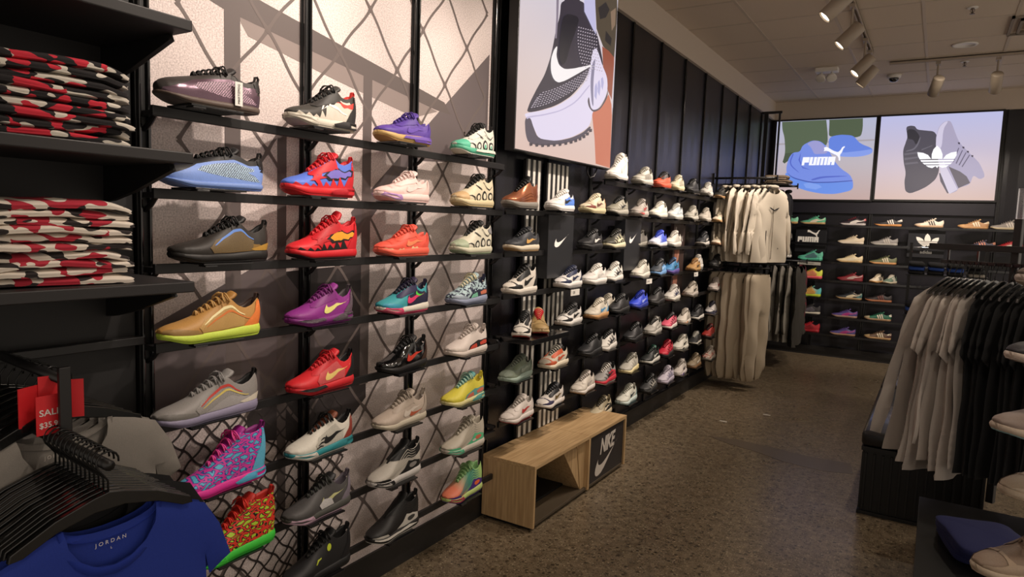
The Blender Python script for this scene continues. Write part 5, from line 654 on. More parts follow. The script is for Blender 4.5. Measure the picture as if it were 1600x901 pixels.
LIGHTBOX_DASHES=[[(3.126,2.209),(3.144,2.214),(3.144,2.21),(3.127,2.205)],[(3.156,2.216),(3.173,2.221),(3.174,2.217),(3.156,2.212)],[(3.185,2.224),(3.203,2.229),(3.204,2.225),(3.186,2.22)],[(3.216,2.232),(3.234,2.238),(3.234,2.234),(3.216,2.228)],[(3.246,2.241),(3.264,2.247),(3.265,2.243),(3.246,2.237)],[(3.277,2.251),(3.296,2.258),(3.296,2.253),(3.277,2.247)],[(3.308,2.262),(3.327,2.269),(3.327,2.264),(3.308,2.258)],[(3.34,2.273),(3.359,2.28),(3.359,2.276),(3.34,2.269)],[(3.372,2.286),(3.391,2.293),(3.391,2.289),(3.372,2.281)],[(3.404,2.298),(3.424,2.306),(3.424,2.302),(3.404,2.294)],[(3.437,2.312),(3.457,2.32),(3.457,2.315),(3.437,2.308)],[(3.47,2.326),(3.49,2.334),(3.491,2.33),(3.471,2.322)],[(3.504,2.341),(3.524,2.349),(3.525,2.345),(3.504,2.337)],[(3.538,2.356),(3.559,2.365),(3.559,2.361),(3.538,2.352)],[(3.572,2.373),(3.593,2.382),(3.594,2.377),(3.573,2.368)],[(3.607,2.389),(3.629,2.399),(3.629,2.395),(3.608,2.385)],[(3.643,2.407),(3.664,2.417),(3.665,2.412),(3.643,2.403)],[(3.679,2.425),(3.7,2.435),(3.701,2.431),(3.679,2.421)],[(3.715,2.444),(3.737,2.455),(3.738,2.45),(3.715,2.44)],[(3.752,2.464),(3.774,2.475),(3.775,2.47),(3.752,2.459)],[(3.135,2.219),(3.153,2.224),(3.153,2.22),(3.136,2.215)],[(3.165,2.228),(3.183,2.234),(3.183,2.23),(3.165,2.224)],[(3.195,2.238),(3.213,2.243),(3.213,2.239),(3.195,2.234)],[(3.225,2.246),(3.243,2.252),(3.243,2.248),(3.225,2.242)],[(3.255,2.255),(3.274,2.261),(3.274,2.257),(3.256,2.251)],[(3.286,2.265),(3.305,2.271),(3.305,2.267),(3.287,2.261)],[(3.318,2.276),(3.337,2.283),(3.337,2.278),(3.318,2.272)],[(3.349,2.288),(3.369,2.294),(3.369,2.29),(3.35,2.283)],[(3.382,2.3),(3.401,2.307),(3.401,2.303),(3.382,2.296)],[(3.414,2.313),(3.434,2.32),(3.434,2.316),(3.414,2.309)],[(3.447,2.326),(3.467,2.334),(3.467,2.33),(3.447,2.322)],[(3.48,2.341),(3.501,2.349),(3.501,2.345),(3.481,2.336)],[(3.514,2.356),(3.535,2.364),(3.535,2.36),(3.515,2.351)],[(3.548,2.371),(3.569,2.38),(3.57,2.376),(3.549,2.367)],[(3.583,2.388),(3.604,2.397),(3.605,2.393),(3.583,2.383)],[(3.618,2.405),(3.64,2.414),(3.64,2.41),(3.619,2.4)],[(3.654,2.422),(3.675,2.432),(3.676,2.428),(3.654,2.418)],[(3.69,2.441),(3.712,2.451),(3.712,2.447),(3.69,2.436)],[(3.726,2.46),(3.749,2.47),(3.749,2.466),(3.727,2.455)],[(3.763,2.479),(3.786,2.49),(3.786,2.486),(3.764,2.475)],[(3.145,2.229),(3.162,2.234),(3.163,2.23),(3.145,2.225)],[(3.174,2.241),(3.192,2.246),(3.192,2.242),(3.174,2.237)],[(3.204,2.251),(3.222,2.257),(3.222,2.253),(3.204,2.247)],[(3.234,2.26),(3.252,2.265),(3.253,2.261),(3.234,2.256)],[(3.265,2.269),(3.283,2.275),(3.284,2.271),(3.265,2.265)],[(3.296,2.279),(3.315,2.285),(3.315,2.281),(3.296,2.275)],[(3.327,2.29),(3.346,2.297),(3.347,2.293),(3.328,2.286)],[(3.359,2.302),(3.379,2.309),(3.379,2.305),(3.36,2.298)],[(3.392,2.314),(3.411,2.321),(3.411,2.317),(3.392,2.31)],[(3.424,2.327),(3.444,2.335),(3.444,2.331),(3.425,2.323)],[(3.457,2.341),(3.477,2.349),(3.478,2.345),(3.458,2.337)],[(3.491,2.355),(3.511,2.364),(3.511,2.359),(3.491,2.351)],[(3.525,2.37),(3.545,2.379),(3.546,2.375),(3.525,2.366)],[(3.559,2.386),(3.58,2.395),(3.58,2.391),(3.559,2.382)],[(3.594,2.403),(3.615,2.412),(3.615,2.408),(3.594,2.398)],[(3.629,2.42),(3.651,2.429),(3.651,2.425),(3.629,2.415)],[(3.665,2.438),(3.687,2.448),(3.687,2.443),(3.665,2.433)],[(3.701,2.456),(3.723,2.466),(3.723,2.462),(3.701,2.452)],[(3.738,2.475),(3.76,2.486),(3.76,2.482),(3.738,2.471)],[(3.775,2.495),(3.797,2.506),(3.798,2.502),(3.775,2.491)],[(3.154,2.239),(3.172,2.244),(3.172,2.24),(3.154,2.235)],[(3.183,2.253),(3.201,2.258),(3.201,2.254),(3.183,2.249)],[(3.213,2.265),(3.231,2.27),(3.232,2.266),(3.213,2.261)],[(3.243,2.273),(3.262,2.279),(3.262,2.275),(3.244,2.269)],[(3.274,2.283),(3.293,2.289),(3.293,2.285),(3.275,2.279)],[(3.306,2.293),(3.324,2.299),(3.325,2.295),(3.306,2.289)],[(3.337,2.304),(3.356,2.311),(3.357,2.307),(3.337,2.3)],[(3.369,2.316),(3.389,2.323),(3.389,2.319),(3.369,2.312)],[(3.401,2.328),(3.421,2.336),(3.422,2.332),(3.402,2.324)],[(3.434,2.342),(3.454,2.349),(3.455,2.345),(3.435,2.337)],[(3.467,2.355),(3.488,2.363),(3.488,2.359),(3.468,2.351)],[(3.501,2.37),(3.522,2.378),(3.522,2.374),(3.501,2.366)],[(3.535,2.385),(3.556,2.394),(3.556,2.39),(3.536,2.381)],[(3.57,2.401),(3.591,2.41),(3.591,2.406),(3.57,2.397)],[(3.605,2.418),(3.626,2.427),(3.626,2.423),(3.605,2.413)],[(3.64,2.435),(3.662,2.445),(3.662,2.44),(3.64,2.431)],[(3.676,2.453),(3.698,2.463),(3.698,2.459),(3.676,2.449)],[(3.712,2.472),(3.734,2.482),(3.735,2.478),(3.713,2.467)],[(3.749,2.491),(3.771,2.502),(3.772,2.497),(3.749,2.486)],[(3.786,2.511),(3.809,2.522),(3.81,2.518),(3.787,2.506)],[(3.163,2.249),(3.181,2.254),(3.181,2.25),(3.164,2.245)],[(3.192,2.265),(3.21,2.271),(3.211,2.267),(3.193,2.261)],[(3.222,2.278),(3.241,2.284),(3.241,2.28),(3.223,2.275)],[(3.253,2.287),(3.271,2.293),(3.272,2.289),(3.253,2.283)],[(3.284,2.297),(3.303,2.303),(3.303,2.299),(3.284,2.293)],[(3.315,2.307),(3.334,2.314),(3.334,2.309),(3.315,2.303)],[(3.347,2.318),(3.366,2.325),(3.366,2.321),(3.347,2.314)],[(3.379,2.33),(3.398,2.337),(3.399,2.333),(3.379,2.326)],[(3.411,2.343),(3.431,2.35),(3.432,2.346),(3.412,2.339)],[(3.444,2.356),(3.464,2.364),(3.465,2.36),(3.445,2.352)],[(3.478,2.37),(3.498,2.378),(3.498,2.374),(3.478,2.366)],[(3.511,2.385),(3.532,2.393),(3.532,2.389),(3.512,2.381)],[(3.546,2.4),(3.566,2.409),(3.567,2.405),(3.546,2.396)],[(3.58,2.416),(3.601,2.425),(3.602,2.421),(3.581,2.412)],[(3.615,2.433),(3.637,2.442),(3.637,2.438),(3.616,2.429)],[(3.651,2.45),(3.673,2.46),(3.673,2.456),(3.651,2.446)],[(3.687,2.468),(3.709,2.479),(3.709,2.474),(3.687,2.464)],[(3.723,2.487),(3.746,2.498),(3.746,2.493),(3.724,2.483)],[(3.76,2.507),(3.783,2.518),(3.783,2.513),(3.761,2.502)],[(3.798,2.527),(3.821,2.538),(3.821,2.534),(3.798,2.522)],[(3.173,2.258),(3.19,2.264),(3.191,2.26),(3.173,2.255)],[(3.202,2.278),(3.22,2.283),(3.22,2.279),(3.202,2.274)],[(3.232,2.292),(3.25,2.298),(3.25,2.294),(3.232,2.288)],[(3.262,2.301),(3.281,2.307),(3.281,2.303),(3.263,2.297)],[(3.293,2.311),(3.312,2.317),(3.313,2.313),(3.294,2.307)],[(3.325,2.321),(3.344,2.328),(3.344,2.324),(3.325,2.317)],[(3.357,2.332),(3.376,2.339),(3.376,2.335),(3.357,2.328)],[(3.389,2.344),(3.408,2.352),(3.409,2.347),(3.389,2.34)],[(3.422,2.357),(3.441,2.365),(3.442,2.36),(3.422,2.353)],[(3.455,2.371),(3.475,2.378),(3.475,2.374),(3.455,2.366)],[(3.488,2.385),(3.508,2.393),(3.509,2.389),(3.488,2.381)],[(3.522,2.4),(3.543,2.408),(3.543,2.404),(3.522,2.395)],[(3.556,2.415),(3.577,2.424),(3.578,2.42),(3.557,2.411)],[(3.591,2.431),(3.612,2.44),(3.613,2.436),(3.591,2.427)],[(3.626,2.448),(3.648,2.458),(3.648,2.453),(3.627,2.444)],[(3.662,2.466),(3.684,2.476),(3.684,2.471),(3.662,2.461)],[(3.698,2.484),(3.72,2.494),(3.721,2.49),(3.699,2.48)],[(3.735,2.503),(3.757,2.514),(3.758,2.509),(3.735,2.498)],[(3.772,2.522),(3.795,2.534),(3.795,2.529),(3.772,2.518)],[(3.81,2.543),(3.832,2.554),(3.833,2.55),(3.81,2.538)],[(3.182,2.268),(3.2,2.274),(3.2,2.27),(3.182,2.265)],[(3.211,2.29),(3.229,2.296),(3.229,2.292),(3.211,2.286)],[(3.241,2.306),(3.259,2.312),(3.26,2.308),(3.241,2.302)],[(3.272,2.315),(3.29,2.321),(3.291,2.317),(3.272,2.311)],[(3.303,2.325),(3.322,2.331),(3.322,2.327),(3.303,2.321)],[(3.334,2.335),(3.354,2.342),(3.354,2.338),(3.335,2.331)],[(3.366,2.347),(3.386,2.354),(3.386,2.349),(3.367,2.343)],[(3.399,2.359),(3.418,2.366),(3.419,2.362),(3.399,2.355)],[(3.432,2.372),(3.451,2.379),(3.452,2.375),(3.432,2.367)],[(3.465,2.385),(3.485,2.393),(3.485,2.389),(3.465,2.381)],[(3.498,2.399),(3.519,2.408),(3.519,2.403),(3.499,2.395)],[(3.532,2.414),(3.553,2.423),(3.554,2.419),(3.533,2.41)],[(3.567,2.43),(3.588,2.439),(3.588,2.435),(3.567,2.426)],[(3.602,2.446),(3.623,2.456),(3.623,2.451),(3.602,2.442)],[(3.637,2.463),(3.659,2.473),(3.659,2.469),(3.638,2.459)],[(3.673,2.481),(3.695,2.491),(3.695,2.487),(3.673,2.477)],[(3.709,2.499),(3.731,2.51),(3.732,2.506),(3.71,2.495)],[(3.746,2.519),(3.769,2.529),(3.769,2.525),(3.747,2.514)],[(3.783,2.538),(3.806,2.55),(3.807,2.545),(3.784,2.534)],[(3.821,2.559),(3.844,2.57),(3.845,2.566),(3.822,2.554)],[(3.628,2.747),(3.643,2.75),(3.641,2.744),(3.626,2.741)],[(3.657,2.751),(3.672,2.754),(3.67,2.748),(3.656,2.745)],[(3.687,2.756),(3.702,2.758),(3.7,2.752),(3.685,2.75)],[(3.718,2.76),(3.733,2.763),(3.731,2.757),(3.716,2.754)],[(3.748,2.764),(3.764,2.767),(3.762,2.761),(3.746,2.758)],[(3.779,2.769),(3.795,2.772),(3.793,2.765),(3.777,2.763)],[(3.811,2.773),(3.826,2.776),(3.824,2.77),(3.808,2.767)],[(3.842,2.778),(3.858,2.781),(3.856,2.775),(3.84,2.772)],[(3.874,2.782),(3.891,2.785),(3.889,2.779),(3.872,2.776)],[(3.625,2.728),(3.64,2.73),(3.638,2.725),(3.623,2.722)],[(3.655,2.732),(3.67,2.735),(3.668,2.729),(3.653,2.726)],[(3.685,2.736),(3.7,2.739),(3.698,2.733),(3.683,2.73)],[(3.715,2.74),(3.73,2.743),(3.728,2.737),(3.713,2.734)],[(3.745,2.745),(3.761,2.747),(3.759,2.741),(3.743,2.739)],[(3.776,2.749),(3.792,2.752),(3.79,2.746),(3.774,2.743)],[(3.808,2.753),(3.823,2.756),(3.821,2.75),(3.806,2.747)],[(3.839,2.758),(3.855,2.761),(3.853,2.755),(3.837,2.752)],[(3.872,2.762),(3.888,2.765),(3.886,2.759),(3.87,2.756)],[(3.624,2.709),(3.639,2.712),(3.637,2.706),(3.622,2.703)],[(3.654,2.713),(3.669,2.716),(3.667,2.71),(3.652,2.707)],[(3.684,2.717),(3.699,2.72),(3.697,2.714),(3.682,2.711)],[(3.714,2.721),(3.729,2.724),(3.727,2.718),(3.712,2.715)],[(3.744,2.726),(3.76,2.728),(3.758,2.722),(3.742,2.72)],[(3.775,2.73),(3.791,2.733),(3.789,2.726),(3.773,2.724)],[(3.807,2.734),(3.822,2.737),(3.82,2.731),(3.805,2.728)],[(3.838,2.738),(3.854,2.741),(3.852,2.735),(3.836,2.732)],[(3.871,2.743),(3.887,2.746),(3.885,2.739),(3.869,2.737)],[(3.625,2.691),(3.64,2.694),(3.638,2.688),(3.623,2.685)],[(3.654,2.695),(3.669,2.697),(3.667,2.692),(3.653,2.689)],[(3.684,2.699),(3.699,2.701),(3.697,2.695),(3.682,2.693)],[(3.715,2.703),(3.73,2.705),(3.728,2.699),(3.713,2.697)],[(3.745,2.707),(3.761,2.71),(3.759,2.703),(3.743,2.701)],[(3.776,2.711),(3.792,2.714),(3.79,2.708),(3.774,2.705)],[(3.808,2.715),(3.823,2.718),(3.821,2.712),(3.806,2.709)],[(3.839,2.719),(3.855,2.722),(3.853,2.716),(3.837,2.713)],[(3.872,2.724),(3.888,2.726),(3.886,2.72),(3.869,2.717)],[(3.627,2.673),(3.642,2.676),(3.64,2.67),(3.626,2.667)],[(3.657,2.677),(3.672,2.679),(3.67,2.673),(3.655,2.671)],[(3.687,2.681),(3.702,2.683),(3.7,2.677),(3.685,2.675)],[(3.717,2.685),(3.732,2.687),(3.73,2.681),(3.715,2.679)],[(3.748,2.689),(3.763,2.691),(3.761,2.685),(3.746,2.683)],[(3.779,2.693),(3.794,2.695),(3.792,2.689),(3.777,2.687)],[(3.81,2.697),(3.826,2.699),(3.824,2.693),(3.808,2.691)],[(3.842,2.701),(3.858,2.703),(3.856,2.697),(3.84,2.695)],[(3.874,2.705),(3.891,2.708),(3.888,2.701),(3.872,2.699)],[(3.631,2.656),(3.646,2.658),(3.644,2.652),(3.63,2.65)],[(3.661,2.659),(3.676,2.662),(3.674,2.656),(3.659,2.653)],[(3.691,2.663),(3.706,2.666),(3.704,2.66),(3.689,2.657)],[(3.721,2.667),(3.737,2.669),(3.735,2.663),(3.719,2.661)],[(3.752,2.671),(3.768,2.673),(3.766,2.667),(3.75,2.665)],[(3.783,2.675),(3.799,2.677),(3.797,2.671),(3.781,2.669)],[(3.815,2.679),(3.831,2.681),(3.828,2.675),(3.813,2.672)],[(3.847,2.683),(3.863,2.685),(3.861,2.679),(3.845,2.676)],[(3.879,2.687),(3.895,2.689),(3.893,2.683),(3.877,2.68)],[(3.637,2.639),(3.652,2.641),(3.65,2.635),(3.635,2.633)],[(3.667,2.642),(3.682,2.645),(3.68,2.639),(3.665,2.636)],[(3.697,2.646),(3.712,2.648),(3.71,2.642),(3.695,2.64)],[(3.727,2.649),(3.743,2.652),(3.741,2.646),(3.725,2.643)],[(3.758,2.653),(3.774,2.656),(3.772,2.65),(3.756,2.647)],[(3.789,2.657),(3.805,2.659),(3.803,2.653),(3.787,2.651)],[(3.821,2.661),(3.837,2.663),(3.835,2.657),(3.819,2.655)],[(3.853,2.665),(3.869,2.667),(3.867,2.661),(3.851,2.659)],[(3.885,2.669),(3.902,2.671),(3.9,2.665),(3.883,2.662)],[(3.645,2.622),(3.66,2.624),(3.658,2.618),(3.643,2.616)],[(3.675,2.625),(3.69,2.628),(3.688,2.622),(3.673,2.619)],[(3.705,2.629),(3.72,2.631),(3.718,2.625),(3.703,2.623)],[(3.735,2.632),(3.751,2.635),(3.749,2.629),(3.733,2.626)],[(3.766,2.636),(3.782,2.638),(3.78,2.632),(3.764,2.63)],[(3.797,2.64),(3.813,2.642),(3.811,2.636),(3.795,2.634)],[(3.829,2.643),(3.845,2.646),(3.843,2.64),(3.827,2.637)],[(3.861,2.647),(3.877,2.65),(3.875,2.643),(3.859,2.641)],[(3.894,2.651),(3.91,2.653),(3.908,2.647),(3.892,2.645)],[(3.654,2.605),(3.669,2.608),(3.667,2.602),(3.652,2.599)],[(3.684,2.609),(3.699,2.611),(3.697,2.605),(3.682,2.603)],[(3.714,2.612),(3.729,2.614),(3.728,2.608),(3.712,2.606)],[(3.745,2.616),(3.76,2.618),(3.758,2.612),(3.743,2.61)],[(3.776,2.619),(3.792,2.621),(3.79,2.615),(3.774,2.613)],[(3.807,2.623),(3.823,2.625),(3.821,2.619),(3.805,2.617)],[(3.839,2.626),(3.855,2.629),(3.853,2.623),(3.837,2.62)],[(3.872,2.63),(3.888,2.632),(3.886,2.626),(3.87,2.624)],[(3.904,2.634),(3.921,2.636),(3.919,2.63),(3.902,2.627)],[(3.665,2.589),(3.68,2.591),(3.678,2.585),(3.663,2.583)],[(3.695,2.592),(3.71,2.595),(3.708,2.589),(3.693,2.586)],[(3.726,2.596),(3.741,2.598),(3.739,2.592),(3.724,2.59)],[(3.756,2.599),(3.772,2.601),(3.77,2.595),(3.754,2.593)],[(3.788,2.603),(3.803,2.605),(3.801,2.599),(3.786,2.597)],[(3.819,2.606),(3.835,2.608),(3.833,2.602),(3.817,2.6)],[(3.851,2.61),(3.867,2.612),(3.865,2.606),(3.849,2.603)],[(3.884,2.613),(3.9,2.616),(3.898,2.609),(3.882,2.607)],[(3.917,2.617),(3.933,2.619),(3.931,2.613),(3.915,2.611)],[(3.678,2.573),(3.693,2.575),(3.691,2.569),(3.676,2.567)],[(3.708,2.576),(3.723,2.579),(3.721,2.573),(3.706,2.57)],[(3.739,2.58),(3.754,2.582),(3.752,2.576),(3.737,2.574)],[(3.77,2.583),(3.785,2.585),(3.783,2.579),(3.768,2.577)],[(3.801,2.586),(3.817,2.589),(3.815,2.582),(3.799,2.58)],[(3.833,2.59),(3.849,2.592),(3.847,2.586),(3.831,2.584)],[(3.865,2.593),(3.881,2.595),(3.879,2.589),(3.863,2.587)],[(3.898,2.597),(3.914,2.599),(3.912,2.593),(3.896,2.59)],[(3.931,2.6),(3.948,2.602),(3.945,2.596),(3.929,2.594)],[(3.693,2.558),(3.708,2.56),(3.706,2.554),(3.691,2.552)],[(3.723,2.561),(3.738,2.563),(3.736,2.557),(3.721,2.555)],[(3.754,2.564),(3.769,2.566),(3.767,2.56),(3.752,2.558)],[(3.785,2.567),(3.801,2.569),(3.799,2.563),(3.783,2.561)],[(3.817,2.57),(3.833,2.573),(3.831,2.566),(3.815,2.564)],[(3.849,2.574),(3.865,2.576),(3.863,2.57),(3.847,2.567)],[(3.881,2.577),(3.897,2.579),(3.895,2.573),(3.879,2.571)],[(3.914,2.58),(3.93,2.583),(3.928,2.576),(3.912,2.574)],[(3.947,2.584),(3.964,2.586),(3.962,2.58),(3.945,2.577)],[(3.709,2.542),(3.724,2.544),(3.722,2.538),(3.707,2.536)],[(3.74,2.545),(3.755,2.547),(3.753,2.541),(3.738,2.539)],[(3.771,2.548),(3.786,2.55),(3.784,2.544),(3.769,2.542)],[(3.802,2.551),(3.818,2.554),(3.816,2.547),(3.8,2.545)],[(3.834,2.555),(3.85,2.557),(3.848,2.551),(3.832,2.548)],[(3.866,2.558),(3.883,2.56),(3.88,2.554),(3.864,2.552)],[(3.899,2.561),(3.915,2.563),(3.913,2.557),(3.897,2.555)],[(3.932,2.564),(3.949,2.567),(3.947,2.56),(3.93,2.558)],[(3.966,2.568),(3.983,2.57),(3.98,2.564),(3.964,2.561)]]
